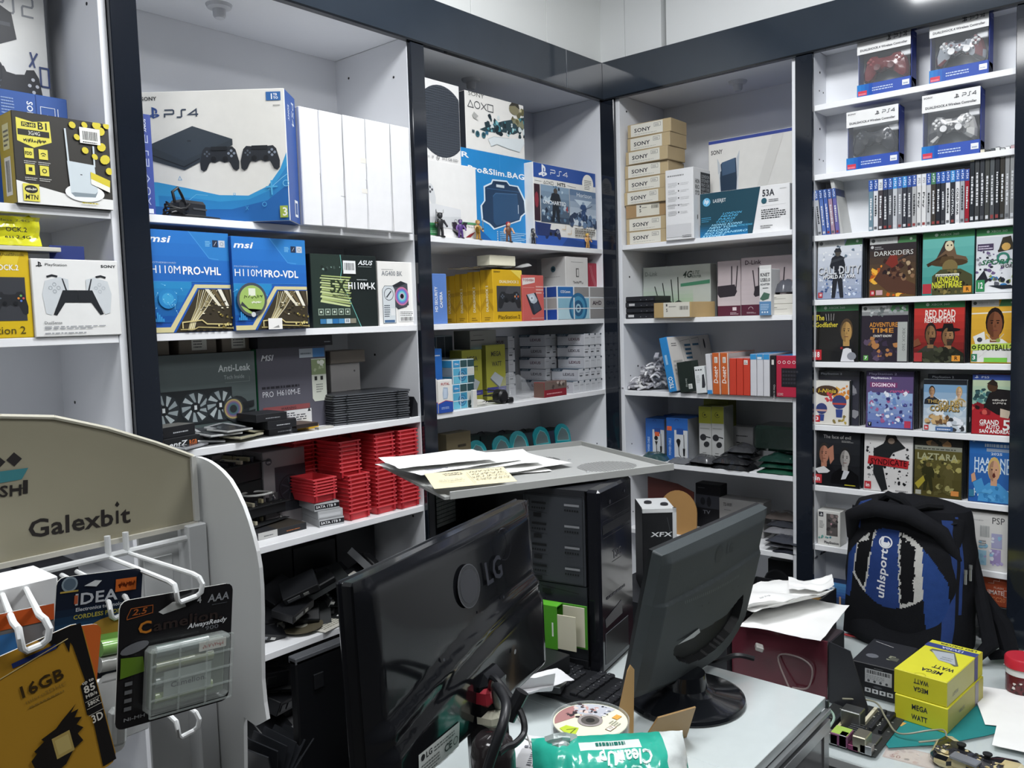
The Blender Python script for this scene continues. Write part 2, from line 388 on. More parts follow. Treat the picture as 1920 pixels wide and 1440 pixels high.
def cable(name, label, pts, r, col='15161a', group=None, material='plastic', n=6, sub=6, plug=None):
    P = [Vector(p) for p in pts]; out = []
    for i in range(len(P)-1):
        p0, p1, p2, p3 = P[max(i-1, 0)], P[i], P[i+1], P[min(i+2, len(P)-1)]
        for k in range(sub):
            t = k/sub; out.append(.5*((2*p1)+(p2-p0)*t+(2*p0-5*p1+4*p2-p3)*t*t+(3*p1-p0-3*p2+p3)*t**3))
    out.append(P[-1])
    o = M().tube(out, r, col, n).build(name, material, None, smooth=True); return tag(o, label, 'cable', group)
# ================================================================ the room
WH = 'e9ebee'
def struct(name, m, material, **k): o = m.build(name, material, **k); o['kind'] = 'structure'; return o
struct('floor', M().box(-5.2, -5.2, -.05, .5, .5, 0, '55534f'), 'melamine')
ceil = struct('ceiling', M().box(-5.2, -5.2, 3.05, .5, .5, 3.1, 'd9dbdb'), 'wall')
struct('wall_back', M().box(-5.2, .37, 0, .5, .42, 3.05, 'e4e6e6'), 'wall')
struct('wall_right', M().box(.40, -5.2, 0, .45, .37, 3.05, 'e4e6e6'), 'wall')
struct('wall_left', M().box(-5.2, -5.2, 0, -5.15, .37, 3.05, '54575b'), 'wall')
struct('wall_front', M().box(-5.15, -5.2, 0, .40, -5.15, 3.05, '4c4f54'), 'wall')
for i, ((lx, ly), pw) in enumerate(LIGHTS):
    t = thing('ceiling_light', 'square white ceiling light panel, %s from the corner' % ORD[i+1], 'ceiling light', (lx, ly, 3.02))
    M().box(-.32, -.32, 0, .32, -.3, .028, 'd8dadc').box(-.32, .3, 0, .32, .32, .028, 'd8dadc').box(-.32, -.3, 0, -.3, .3, .028, 'd8dadc').box(.3, -.3, 0, .32, .3, .028, 'd8dadc').build('frame', 'paintmetal', t)
    M().box(-.3, -.3, .008, .3, .3, .02, 'ffffff').build('diffuser', 'lamp', t)
# white panels above the fascia, both runs, with open joints
ZF0, ZF1 = 2.425, 2.562
sa = struct('trim_1', M().box(-2.9, .05, ZF1-.03, .06, .36, 3.05, 'e2e4e4'), 'wall')
xs = [-2.9, -1.95, -1.32, -.69, -.3, .0685]
for a, b in zip(xs, xs[1:]): M().box(a+.0015, .004, ZF1-.02, b-.0015, .05, 3.05, 'eceeec', .001).build('panel', 'wall', sa)
sb = struct('trim_2', M().box(.09, -5.1, ZF1-.03, .39, .05, 3.05, '777a7c'), 'wall')
ys = [.03, -.105, -.262, -.28, -1.7, -3.2]
for a, b in zip(ys, ys[1:]):
    if b == -.28: continue
    M().box(.035, b+.001, ZF1-.02, .09, a-.001, 3.05, 'eaecec', .001).build('panel', 'wall', sb)
FC = '2f3741'
f1 = struct('trim_3', M().box(-2.9, -.016, ZF0, .03, .004, ZF1, FC, .001), 'darkgloss')
M().box(-2.9, -.02, ZF0-.006, .026, .0, ZF0, '14171c').build('edge_strip', 'darkgloss', f1)
M().box(-.215, -.0172, ZF0+.001, -.2135, -.0158, ZF1-.001, '6a7078').build('board_joint', 'darkgloss', f1)
f2 = struct('trim_4', M().box(.012, -3.0, ZF0, .034, -.016, ZF1, FC, .001), 'darkgloss')
M().box(.010, -3.0, ZF0-.006, .03, -.02, ZF0, '14171c').build('edge_strip', 'darkgloss', f2)

# ================================================================ shelving units
ZA = [None, 1.86, 1.591, 1.314, 1.04, .759, .48, .2]
ZB1 = [None, 1.869, 1.587, 1.31, 1.04, .768, .49, .2]
ZB2 = [None, 2.256, 2.036, 1.841, 1.633, 1.43, 1.221, 1.018, .817]
ZD = .605          # top of the desk and of the base below the game shelves
T = .018
def unit(label, org, yaw, w, d, zs, z0, strips, holes, lamps=(), grey='e9ebef', top=2.435):
    """local x to the right along the front, y into the depth"""
    u = thing('shelving_unit', label, 'shelves', (org[0], org[1], 0), yaw)
    M().box(0, d, z0, w, d+.008, top, grey).build('back_panel', 'melamine', u)
    M().box(-.017, .0, z0, 0, d+.008, top, grey, .0008).build('side_panel', 'melamine', u)
    M().box(w, .0, z0, w+.017, d+.008, top, grey, .0008).build('side_panel', 'melamine', u)
    M().box(0, .0, top, w, d, top+.018, grey, .0008).build('top_panel', 'melamine', u)
    for z in zs[1:]: M().box(.001, .0, z-T, w-.001, d-.0005, z, 'f1f2f4', .001).build('shelf', 'melamine', u)
    for (a, b) in strips: M().box(a, -.016, z0, b, -.0005, ZF0-.007, '1b2029', .0015).build('front_strip', 'darkgloss', u)
    m = M()
    for (s, y, z) in holes:
        x = .0006 if s == 'l' else w-.0006; k = 1 if s == 'l' else -1
        m.tube([(x-k*.0005, y, z), (x+k*.0004, y, z)], .0038, '17181b', 8)
    for s in 'lr':
        for z in zs[1:]:
            for y in (.045, d-.05 if d > .2 else .08):
                x = .0006 if s == 'l' else w-.0006; k = 1 if s == 'l' else -1
                m.tube([(x-k*.0005, y, z+.055), (x+k*.0004, y, z+.055)], .0028, '2a2b2e', 6)
    m.build('pin_holes', 'matte', u)
    for (x, y) in lamps:
        q = M().lathe([(0, -.034), (.012, -.034), (.016, -.028), (.017, -.012), (.03, -.008), (.034, 0)], 'c9cbd0', (x, y, top), 20).build('puck_lamp', 'plastic', u, smooth=True)
    return u
unit('white shelving unit at the far left, cut off by the frame', (-2.74, 0), 0, .89-.017, .33, ZA, 0, [(-.06, -.005)], [('r', .05, 2.31), ('r', .05, 2.05), ('r', .26, 1.43)])
unit('white shelving unit with the motherboard boxes and red trays', (-1.797+.004, 0), 0, .815, .335, ZA, 0, [(-.056, .004)], [('r', .27, 2.37), ('r', .06, 2.33), ('r', .2, 1.5), ('r', .04, 1.2), ('r', .05, 1.0)], [(.31, .16)])
unit('white shelving unit in the corner of the left run with console boxes', (-.922, 0), 0, .935, .33, ZA, 0, [(-.055, .0)], [('r', .05, 1.9), ('r', .25, 2.16), ('r', .05, 1.45)], [(.4, .17)])
unit('white shelving unit in the corner of the right run with tan cartons', (.03, -.078), HB, .686-.017, .33, ZB1, 0, [(-.078, -.016)], [('l', .05, 2.38), ('l', .05, 1.75), ('l', .1, 1.4)], [(.4, .17)])
unit('shallow white shelving unit holding the game cases', (.03, -.82), HB, .566, .105, ZB2, ZD+.002, [(-.056, .0), (.566, .76)], [('l', .05, 2.37), ('l', .05, 2.19), ('l', .05, 1.95)])
# base under the game shelves, joined to the desk
# ================================================================ left run, far left unit
z1, z2, z3, z4, z5 = ZA[1:6]
o = boxA('console_box', 'tall white console box showing a black gamepad, top left corner of the frame', 'box', -62, 108, 372, -70, z1, .17, .1, 'e6e6e2', faces={'r': '3a3d44'})
a = face(o); strokes(a, 'PS2', .42, .80, .13, .075, .004, '8a8d92')
a.poly([(.3, .86), (.62, .80), (.66, .70), (.3, .64)], '2f3136'); a.rect(.32, .745, .6, .76, '4a4d53')
gamepad(a, .62, .36, .62, .25, '2a2c31', ('c9ccd0',)*4); a.ring(.43, .555, .05, .004, '2a2c31', ry=.045)
a.line([(.78, .6), (.88, .66)], .004, '3a4a78'); a.line([(.8, .66), (.84, .6)], .004, '3a4a78'); strokes(a, 'Q', .9, .53, .095, .075, .004, '3a4a78'); a.done(o)
o = boxA('console_carton', 'blue carton lying behind the black and yellow modem box', 'box', -60, 138, 372, 172, z1, .09, .12, '2f57a0', faces={'t': '4a70b4'})
a = face(o); a.text('SONY', .60, .93, .055, 'e6ecf4', bold=1, rot=-90); pslogo(a, .80, .8, .08, 'dfe8f4'); a.line([(.73, .72), (.87, .72), (.87, .9), (.73, .9)], .0012, 'dfe8f4', True)
a.small(.36, .7, .48, .95, 10, '8fa8d4', 4); a.line([(.69, 0), (.69, 1)], .001, '223f80'); a.line([(.9, .9), (.9, .75), (.94, .75)], .0015, 'dfe8f4'); a.done(o)
o = boxA('modem_box', 'black and yellow modem box with white modem picture, on the far left shelf', 'box', 38, 217, 380, 222, z1, -.012, .075, '35332f', faces={'l': 'a89226', 't': '55524a', 'r': '3a3833'})
o.location.x -= .005
a = face(o); a.poly([(0, 0), (1, 0), (1, .12), (.5, .14), (0, .25)], 'ededea')
a.poly([(.04, .93), (.2, .90), (.37, .93), (.38, .70), (.2, .62), (.04, .68)], 'e6dc5a'); a.rect(.09, .84, .23, .89, '26241f'); a.text('FD-i40', .1, .848, .033, 'e6dc5a', w=.12, bold=1)
a.text('B1', .245, .83, .075, '26241f', bold=1); a.rect(.05, .745, .36, .81, '2b2925'); a.text('3G/4G', .15, .757, .04, 'f0efe8', w=.12); scribble(a, .1, .66, .32, .73, 1, '26241f', .0015)
for x, y in ((.1, .5), (.24, .5), (.1, .32), (.24, .32)):
    a.rect(x, y, x+.09, y+.11, 'e6dc5a'); a.small(x-.01, y-.06, x+.11, y-.02, 2, 'c9c8c2', int(x*99))
a.text('FDD', .105, .535, .035, '26241f', w=.07, bold=1); a.ring(.285, .54, .028, .0015, '26241f', a0=30, a1=150, n=8); a.ring(.285, .53, .014, .0015, '26241f', a0=30, a1=150, n=8); a.rect(.13, .36, .165, .4, '26241f'); a.ring(.285, .375, .02, .0015, '26241f')
a.rect(.06, .03, .22, .22, 'e6dc5a'); a.ell(.14, .16, .065, .045, '26241f'); a.text('MTN', .075, .05, .05, '26241f', w=.13, bold=1, sh=.1); scribble(a, .09, .14, .19, .18, 1, 'e8e4d0', .0012)
a.ell(.69, .17, .21, .1, 'f2f4f5', 24); a.poly([(.54, .16), (.58, .12), (.8, .13), (.83, .2), (.81, .5), (.52, .52)], 'cfd9de'); a.poly([(.54, .16), (.58, .12), (.8, .13), (.83, .2), (.8, .17), (.58, .17)], '8a979e')
a.line([(.535, .5), (.52, .88)], .0035, 'cfd9de'); a.line([(.81, .48), (.81, .72)], .0035, 'cfd9de'); a.text('-', .65, .36, .05, '3a4046', bold=1)
for x, y, r in ((.6, .93, .035), (.73, .95, .03), (.9, .9, .05), (.64, .8, .03), (.72, .66, .035), (.82, .6, .03), (.9, .72, .05), (.93, .58, .06), (.97, .45, .04), (.86, .97, .05), (.97, .98, .04)): a.ell(x, y, r, .022+r*.5, 'dccb3e', 10, .7)
a.rect(.67, .74, .89, .92, 'eeeeea'); a.bars(.7, .78, .86, .88, seed=4); a.small(.7, .75, .86, .775, 1, '333333'); a.poly([(.76, .42), (.97, .34), (.96, .2), (.76, .28)], 'f2f0e6'); a.poly([(.76, .42), (.97, .34), (.965, .26), (.76, .34)], 'dccb3e'); a.small(.65, .05, .9, .08, 1, 'c2b43a', 2)
a.done(o)
a = face(o, 'l'); a.rect(.3, .6, .75, .88, 'd2c98c'); a.small(.35, .64, .7, .84, 4, '4a4638', 5); a.rect(.3, .1, .75, .52, 'd8d4c4'); a.bars(.38, .14, .66, .48, seed=8); a.done(o, 'side_print')
# second shelf
o = boxA('gamepad_carton', 'yellow gamepad carton cut off by the left edge of the frame', 'box', -46, 65, 635, 470, z2, .0, .06, 'd9b714', faces={'t': 'b89a10'})
a = face(o); a.poly([(.45, .84), (.6, 1), (.86, 1), (.78, .84)], 'e8cc3a'); a.text('OCK.2', .45, .78, .06, 'f4f2e8', w=.36, bold=1); a.rect(.2, .2, .9, .7, '3b3d42'); gamepad(a, .62, .26, .62, .3, '26282c', ('6cae62', 'c65a58', '5a7ac0', 'd88a3c'))
a.text('Station 2', .1, .05, .085, '4a4420', w=.76); a.text('DualShock', .5, .945, .03, '4a4420', w=.42); a.done(o)
o = boxA('gamepad_bag', 'crumpled bright yellow pouch lying on top of the yellow carton', 'pouch', -46, 78, 470, 404, z2+DIM['gamepad_carton'][2]+.011, .0, .06, 'd7d42c')
w_, d_, h_ = DIM[o.name]
bpy.data.objects.remove(o)
m = M().grid(lambda u, v: (w_*(u+(.01 if u > .5 else -.01)*sin(pi*v)), -.005+.01*noise.noise(Vector((u*5, v*4, 1)))+.012*sin(pi*v), h_*(v*.98+.02*noise.noise(Vector((u*9, v*2, 3))))), 14, 8, 'd9d62e')
m.grid(lambda u, v: (w_*(1-u), .055*v-.005*(1-v)*0, h_*(.98-.25*v*v)+.006*noise.noise(Vector((u*9, v*5, 9)))), 12, 6, 'cfcc2a'); m.box(0, .006, 0, w_*.985, .05, h_*.72, 'c8c528')
g = onY(-46, 470, 0); o = m.build('gamepad_bag', 'bag', None, (g.x, 0, z2+DIM['gamepad_carton'][2]+.011), smooth=True); tag(o, 'crumpled bright yellow pouch lying on top of the yellow carton', 'pouch')
a = Art((0, -.016, 0), (1, 0, 0), (0, 0, 1), (0, -1, 0), w_, h_); a.text('OCK.2', .42, .44, .15, '2f3014', w=.33, bold=1); a.text('ess 2.4G', .40, .22, .1, '2f3014', w=.4, bold=1); a.text('eless 2.4G', .3, .78, .08, '2f3014', w=.5); a.done(o)
x = g.x; o = M().box(-.05, -.008, 0, w_+.035, .07, .009, 'd0cdc0', .001).build('cardboard_flap', 'card', None, (x, 0, z2+DIM['gamepad_carton'][2]+.001)); tag(o, 'grey cardboard sheet lying between the yellow carton and yellow pouch', 'cardboard')
o = boxA('gamepad_box', 'white box with black and white gamepad picture and navy hanging tab', 'box', 67, 229, 627, 487, z2, -.006, .055, 'ececea', faces={'t': '2b3a78', 'l': 'd8d8d8', 'r': 'e2e2e2'})
a = face(o); pslogo(a, .085, .925, .06, '26282c'); a.text('PlayStation', .15, .91, .032, '26282c', w=.25); a.text('SONY', .79, .905, .034, '26282c', w=.18, bold=1)
for s in (-1, 1):
    X = lambda q: .5+s*q
    a.poly([(X(.1), .74), (X(.2), .77), (X(.36), .72), (X(.40), .55), (X(.37), .30), (X(.31), .28), (X(.2), .48), (X(.1), .5)], 'd3d8db')
    a.poly([(X(0), .6), (X(.17), .6), (X(.29), .285), (X(.25), .275), (X(.15), .44), (X(0), .44)], '23262b'); a.poly([(X(.16), .75), (X(.175), .75), (X(.14), .6), (X(.12), .6)], '30343a'); a.line([(X(.22), .775), (X(.28), .79), (X(.34), .77)], .004, '23262b')
for dx, dy in ((0, .045), (.045, 0), (0, -.045), (-.045, 0)): a.ring(.24+dx, .63+dy, .02, .0007, '9aa2a8', n=8); a.ring(.76+dx, .63+dy, .02, .0007, 'b5bcc2', n=8)
a.text('DualSense', .1, .165, .035, '3a3d42', w=.2); a.small(.1, .10, .82, .15, 2, '9a9da2', 6); a.small(.1, .04, .6, .07, 1, '9a9da2', 8); a.done(o)
M().box(.045, .02, 0, .115, .0215, .03, '2b3a78', .0005).build('hanging_tab', 'card', o, (0, 0, DIM[o.name][2]))

# ================================================================ left run, middle unit, top shelf
cr = onY(473.5, 409, 0); u0 = Vector((.651, -.758, 0)).normalized(); yw = math.atan2(u0.y, u0.x)
p = Vector((cr.x, 0, z1+.0005))+u0*.094; nn = Vector((u0.y, -u0.x, 0)); q = ray(272, 393); wb = ((CAM+q*((p-CAM).dot(nn)/q.dot(nn)))-p).dot(-u0)
q = ray(541, 165); hh = (CAM+q*((p-CAM).dot(nn)/q.dot(nn))).z-z1; p = p-u0*wb
o = crate('console_box', 'big white and blue console box with two dark gamepads pictured', 'box', p, wb, .10, hh, 'e9e7e0', yaw=yw, faces={'r': '35589f', 'l': '35589f', 'k': '35589f', 'b': '2c5a9c'})
a = face(o)
a.poly([(0, .33), (.1, .32), (.3, .27), (.52, .21), (.72, .2), (.86, .27), (.95, .4), (1, .52), (1, 0), (0, 0)], '3a9bd2')
a.poly([(.1, .22), (.28, .2), (.52, .16), (.72, .17), (.88, .24), (1, .42), (1, 0), (.1, 0)], '2f86c4'); a.poly([(0, .15), (.3, .11), (.6, .1), (.85, .16), (1, .28), (1, 0), (0, 0)], '2667ad')
a.line([(.3, .17), (.36, .22), (.44, .21)], .001, '7cc4e8'); a.line([(.86, .24), (.96, .33), (1, .36)], .0012, '8fd0ee')
a.text('SONY', .02, .935, .027, '26282c', w=.105, bold=1); pslogo(a, .095, .84, .075, '33508f'); strokes(a, 'PS4', .175, .805, .066, .055, .0035, '3a4658')
a.rect(.875, .91, .975, .975, '2a66a8'); a.text('1', .9, .92, .04, 'ffffff', bold=1); a.text('TB', .925, .945, .017, 'ffffff', bold=1); a.text('TO', .925, .92, .017, 'ffffff', bold=1); a.small(.92, .87, .97, .885, 1, '8a8a86')
a.poly([(.05, .6), (.36, .735), (.63, .63), (.63, .585), (.29, .405), (.05, .49)], '343c44'); a.poly([(.05, .6), (.36, .735), (.63, .63), (.29, .475)], '39424b'); a.line([(.05, .535), (.29, .43), (.4, .49)], .0025, '1c2126'); a.rect(.32, .62, .345, .628, '20262c')
gamepad(a, .535, .39, .27, .2, '282c32'); gamepad(a, .815, .39, .27, .2, '282c32'); a.rect(.48, .545, .59, .575, '1d2126'); a.rect(.76, .545, .87, .575, '1d2126')
a.line([(.845, .26), (.925, .262)], .004, '54b0de'); a.line([(.884, .31), (.886, .2)], .004, '54b0de'); a.ring(.985, .285, .02, .0016, '7ac4e6'); a.ring(.83, .13, .014, .0014, '5ab0de'); strokes(a, 'T', .245, .33, .025, .03, .0012, '6aa0c8'); strokes(a, 'X', .7, .09, .018, .03, .0012, '4aa0d0'); strokes(a, 'Q', .62, .205, .013, .014, .001, '5ab0de')
a.rect(.935, .025, .99, .115, 'a3b64c'); a.text('3', .95, .04, .06, 'f4f4e8', bold=1); a.done(o)
a = face(o, 'r'); a.text('SONY', .25, .9, .11, 'dfe6f2', bold=1, rot=-90, w=.12); a.text('PS4', .6, .95, .2, 'dfe6f2', rot=-90, w=.2); a.rect(.5, .05, .8, .18, 'e9ecef'); a.rect(.55, .07, .75, .16, '3a5a98'); a.done(o, 'side_print')
o = boxA('console_carton', 'slim blue carton on edge in front of the big console box', 'box', 261, 286, 393, 214, z1, .012, .05, '3a4d9c', faces={'t': '2a3a80', 'r': '334690'})
o.location.x = max(o.location.x, -1.79)
a = face(o); a.text('SONY', .42, .95, .17, 'e8ecf6', bold=1, rot=-90, w=.13); strokes_y = .78
for i, s in enumerate('PS2'):
    G = {'P': [[(0, 0), (.45, 0), (.45, .85), (1, .85), (1, 0)]], 'S': [[(0, 0), (0, .5), (1, .5), (1, 1)]], '2': [[(1, 0), (1, .9), (.5, .9), (.5, .1), (0, .1), (0, .95)]]}
    for pth in G[s]: a.line([(.3+q[0]*.35, .79-.115*i-q[1]*.085) for q in pth], .0022, 'b9c4e6')
a.line([(.3, .42), (.62, .36), (.3, .3)], .0022, 'b9c4e6'); a.ring(.46, .235, .16, .0022, 'b9c4e6', ry=.035); a.line([(.3, .17), (.62, .1)], .0022, 'b9c4e6'); a.line([(.62, .17), (.3, .1)], .0022, 'b9c4e6'); a.rect(.45, .015, .8, .06, 'e8ecf6'); a.done(o)
# charger lump
c = Vector((onY(338, 396, .03).x, .03, z1+.0005))
t = thing('power_adapter', 'black power adapter with bundled cable in front of the big console box', 'adapter', c, .2)
M().box(-.012, -.02, .001, .065, .03, .042, '23252a', .008, {'t': '2d3036'}).box(.02, -.0215, .02, .06, -.019, .024, '4a4d52').build('adapter_body', 'plastic', t)
m = M()
for k in range(4): m.tube([(-.03+.03*cos(q*.5)+k*.004, -.015+.016*sin(q*.5), .006+.006*k+.008*sin(q*.9+k)) for q in range(13)], .0026, '131417', 6)
m.tube([(-.03, -.02, .03), (-.035, -.02, .055), (-.02, -.02, .066), (-.008, -.018, .05), (0, -.02, .03)], .0035, '131417', 6); m.tube([(-.05, -.02, .004), (.0, -.03, .003), (.05, -.035, .003), (.09, -.028, .004), (.1, -.02, .004)], .0022, '131417', 6)
m.build('cable_bundle', 'plastic', t, smooth=True)
tops = [(559.5, 198), (592, 205), (640, 214.5), (684, 223), (729, 232), (763, 239)]; bot = [570, 607, 650.5, 693, 739, 775]
for i in range(5):
    y = (-.02, -.026, -.022, -.024, -.02)[i]; A_, B_ = onY(bot[i], 420+i*2, y), onY(bot[i+1], 422+i*2, y); h = onY((tops[i][0]+tops[i+1][0])/2, (tops[i][1]+tops[i+1][1])/2, y).z-z1
    o = crate('plain_carton', 'plain white upright carton, %s right of the big console box' % ORD[i+1], 'box', (A_.x+.0008, y, z1), B_.x-A_.x-.0016, .26, h, 'e4e4e6', group='plain white cartons on the top shelf', bev=.002)
    a = face(o); a.line([(.93, .0), (.955, .2), (.945, .42), (.97, .5), (.96, .72), (.985, 1)], .0012, '8b8e94')
    if i % 2 == 0: a.line([(.9, .45), (.97, .45), (.97, .35)], .0008, '9a9da2')
    if i == 2: a.rect(.72, .6, .97, .645, 'e3e0d8'); a.rect(.72, .33, .97, .37, 'e6e3dc')
    if i == 1: a.line([(.8, .28), (1, .275)], .001, '7a7d82')
    a.done(o, 'flap_seams')
# ---- second shelf
def mobo(lbl, pl, pr, pb, pt, y, name, left=True):
    o = boxA('motherboard_box', lbl, 'box', pl, pr, pb, pt, z2, y, .065, '2060b4', faces={'l': '1f4f9c', 't': '3a74bc', 'r': '1c4a94'})
    a = face(o); a.grad(0, 0, 1, 1, '1b4fa8', '2a78c8', 8); a.poly([(.5, 1), (.74, .74), (.78, .72), (1, .72), (1, 1)], '2f7fc6'); a.line([(.5, 1), (.74, .74), (.86, .73)], .002, '4a96d8')
    a.text('msi', .02, .88, .065, 'f4f6f8', w=.25, bold=1, sh=.22); a.small(.7, .86, .77, .92, 4, '8fd0f0', 3); a.rect(.79, .855, .86, .925, '27324a'); a.rect(.87, .855, .95, .925, 'c6cdd6'); a.line([(.81, .87), (.84, .91)], .001, 'c6cdd6'); a.ring(.91, .89, .02, .001, '6a7484', n=10)
    a.text('MOTHERBOARD', .02, .675, .016, 'aecbee', w=.31); a.text('H110M', .015, .58, .075, 'eef3fa', w=.37); a.text(name, .40, .575, .075, 'ffffff', w=.48, bold=1)
    a.rect(0, .5, 1, .505, '3f8ad0'); a.grad(0, .1, .5, .5, '0e4a9a', '2c8fc8', 6)
    a.poly([(0, .05), (.2, .05), (.52, .485), (1, .485), (1, 0), (0, 0)], '1f58b0')
    a.poly([(0, .055), (.22, .055), (.54, .475), (1, .475), (1, .44), (.57, .44), (.25, 0), (0, 0)], 'd8cf9c'); a.poly([(.28, 0), (.585, .43), (1, .43), (1, 0)], '3b3426')
    r = random.Random(len(name)+int(pl))
    for k in range(9):
        x = .56+k*.028; a.line([(x+.03, .42), (x-.02-.012*k, .24), (x-.1-.02*k, .1), (x-.13-.02*k, .02)], .0016, ('d8cda0', 'a89868', 'efe8c8')[k % 3])
    for k in range(5): a.poly([(.66+k*.08, .43), (.71+k*.08, .43), (.86+k*.05, .26), (.82+k*.05, .26)], ('e8e2cc', '6a5c40', 'f0ecdc', '4a4030', 'd0c4a0')[k])
    for k in range(26): x, y2 = r.uniform(.58, .95), r.uniform(.16, .3); a.rect(x, y2, x+.025, y2+.012, r.choice(('efe8cc', '1c1a14', 'b8ac80', '5a5038')))
    a.line([(.36, .04), (.36, .1), (.6, .12), (.66, .08), (.98, .07)], .0028, 'd9c98c'); a.line([(.33, .03), (.5, .03), (.55, .05), (1, .03)], .0022, 'c4b478')
    for k in range(7): x = .4+k*.08; a.rect(x, .0, x+.045, .022, '15130e')
    a.spots(.8, .0, 1, .2, 14, ('c9b860', '8a7a40', 'e2d48a'), .006, .02, 5)
    a.ell(.2, .33, .11, None, '2a86c4', 16); a.ell(.2, .33, .07, None, '3fa0d4', 14)
    for k in range(14): x, y2 = r.uniform(.03, .4), r.uniform(.2, .48); a.ell(x, y2, .006, None, 'a8e0f4', 6); a.line([(x, y2), (x+r.uniform(-.06, .06), y2+r.uniform(-.05, .05))], .0006, '7cc8ec')
    for k in range(5): a.rect(.035+k*.022, .11, .05+k*.022, .14+.02*((k*7) % 4), '3a9ad8')
    return o, a
o, a = mobo('large blue box with tan circuit picture, left end of the eye level shelf', 284.5, 437, 621, 434, .0, 'PRO-VHL'); a.done(o)
o, a = mobo('blue box with tan circuit picture and a round green sticker', 442, 579, 618, 447, -.012, 'PRO-VDL')
a.ell(.215, .33, .195, None, '4a4f58', 28); a.ell(.215, .33, .165, None, 'a2bf68', 26); a.poly([(.06, .27), (.14, .235), (.3, .16), (.34, .22), (.31, .22), (.21, .19), (.08, .31)], '3c3f44'); a.rect(.17, .37, .26, .45, 'e6ead8'); scribble(a, .08, .33, .36, .39, 1, '3a4a20', .0016, 2); scribble(a, .2, .28, .33, .32, 1, 'eef0dc', .0014, 3); a.ell(.22, .17, .03, None, 'd0d4d6', 10)
a.rect(.41, .0, .60, .125, 'f1efec'); a.poly([(.47, .02), (.55, .05), (.56, .02)], '9a9a98'); a.done(o)
o = boxA('motherboard_box', 'dark green-black box with green heat sink picture and barcode sticker', 'box', 587, 710, 612, 478, z2, .01, .06, '16201f', faces={'l': '232c2c', 't': '2a3333', 'r': '182020'})
a = face(o); a.poly([(0, 0), (.72, 0), (.43, .66), (.46, 1), (0, 1)], '27352f'); a.line([(.72, 0), (.43, .68), (.46, .82), (.44, 1)], .002, '6fb8b0')
a.spots(.1, .78, .44, .92, 7, ('45544e', '8aa39a', '1a2421'), .01, .03, 4)
for k in range(12): y = .30+k*.036; s = .02*(k % 2); a.poly([(.12+s, y+.05*(1-k/12)), (.55+s, y-.02), (.57+s, y), (.13+s, y+.07*(1-k/12)+.012)], 'a9b877' if k % 2 else 'c8d49a')
a.text('5X', .26, .48, .17, '2c3a24', w=.25, bold=1); a.text('PROTECTION', .3, .42, .03, '2c3a24', w=.28, bold=1)
for k in range(5): a.rect(.08+k*.098, .17, .16+k*.098, .26, '8fa090'); a.rect(.095+k*.098, .185, .145+k*.098, .245, '24302a'); a.ell(.12+k*.098, .215, .016, None, 'c8d4c4', 8)
for k, c_ in enumerate(('3a78a8', '9ac0d4', '2a6ea8', '4a8ab8', 'd2d8da', '8a8676')): a.rect(.1+k*.09, .055, .185+k*.09, .12, c_)
a.text('10', .47, .07, .04, '1a3a5a', bold=1)
a.rect(.47, .74, .66, .92, 'eef0f0'); a.bars(.49, .79, .64, .89, seed=9); a.small(.49, .75, .64, .78, 1, '333')if 0 else None
a.text('ASUS', .7, .87, .06, 'e8ecee', w=.22, bold=1, sh=.3); a.small(.7, .84, .92, .855, 1, '9aa2a2'); a.small(.67, .655, .84, .68, 1, 'b4bcbc'); a.text('H110M-K', .53, .53, .09, 'f2f4f4', w=.43, bold=1); a.done(o)
a = face(o, 'l'); a.text('H110M-K', .62, .2, .4, 'c8d0d0', rot=90, w=.4, bold=1); a.rect(.25, .06, .75, .2, '8a9494'); a.done(o, 'side_print')
o = boxA('cooler_box', 'slim white box with rainbow fan picture at the right end of the shelf', 'box', 712, 781, 609, 491, z2, .015, .07, 'eceae6', faces={'t': 'd5d4d0'})
a = face(o); a.text('AG400 BK', .1, .78, .07, '8a8d92', w=.55, bold=1); a.small(.1, .87, .42, .89, 1, '9a9a98'); a.poly([(.32, .6), (.6, .7), (.78, .66), (.8, .32), (.5, .26), (.3, .36)], '4a4e56')
a.poly([(.35, .62), (.6, .7), (.74, .66), (.5, .6)], '2a2d33')
for k, c_ in enumerate(('c87a9a', '8a6ac0', '5a9ad0', '7ad0c8', 'c8b0d0')): a.ell(.62, .46, .19-.03*k, None, c_, 18)
a.ell(.62, .46, .05, None, '15171c', 12); a.line([(.5, .35), (.5, .26), (.75, .3)], .002, '2a2d33')
a.poly([(.1, .04), (.1, .56), (.16, .62), (.38, .62), (.43, .56), (.43, .04)], 'd4dadd'); a.line([(.1, .04), (.1, .56), (.16, .62), (.38, .62), (.43, .56), (.43, .04)], .0014, '4a5560', True); a.ring(.265, .49, .12, .0018, '3a4048'); a.line([(.2, .44), (.33, .54)], .004, '3a4048'); a.rect(.3, .16, .42, .27, 'e6e8e8'); a.small(.13, .14, .28, .34, 6, '4a5560', 5); a.rect(.13, .05, .4, .09, '4a6a90')
a.rect(.52, .06, .93, .24, 'f4f4f2'); a.small(.55, .15, .9, .23, 3, '4a4a4a', 7); a.bars(.56, .07, .9, .13, seed=5); a.done(o)
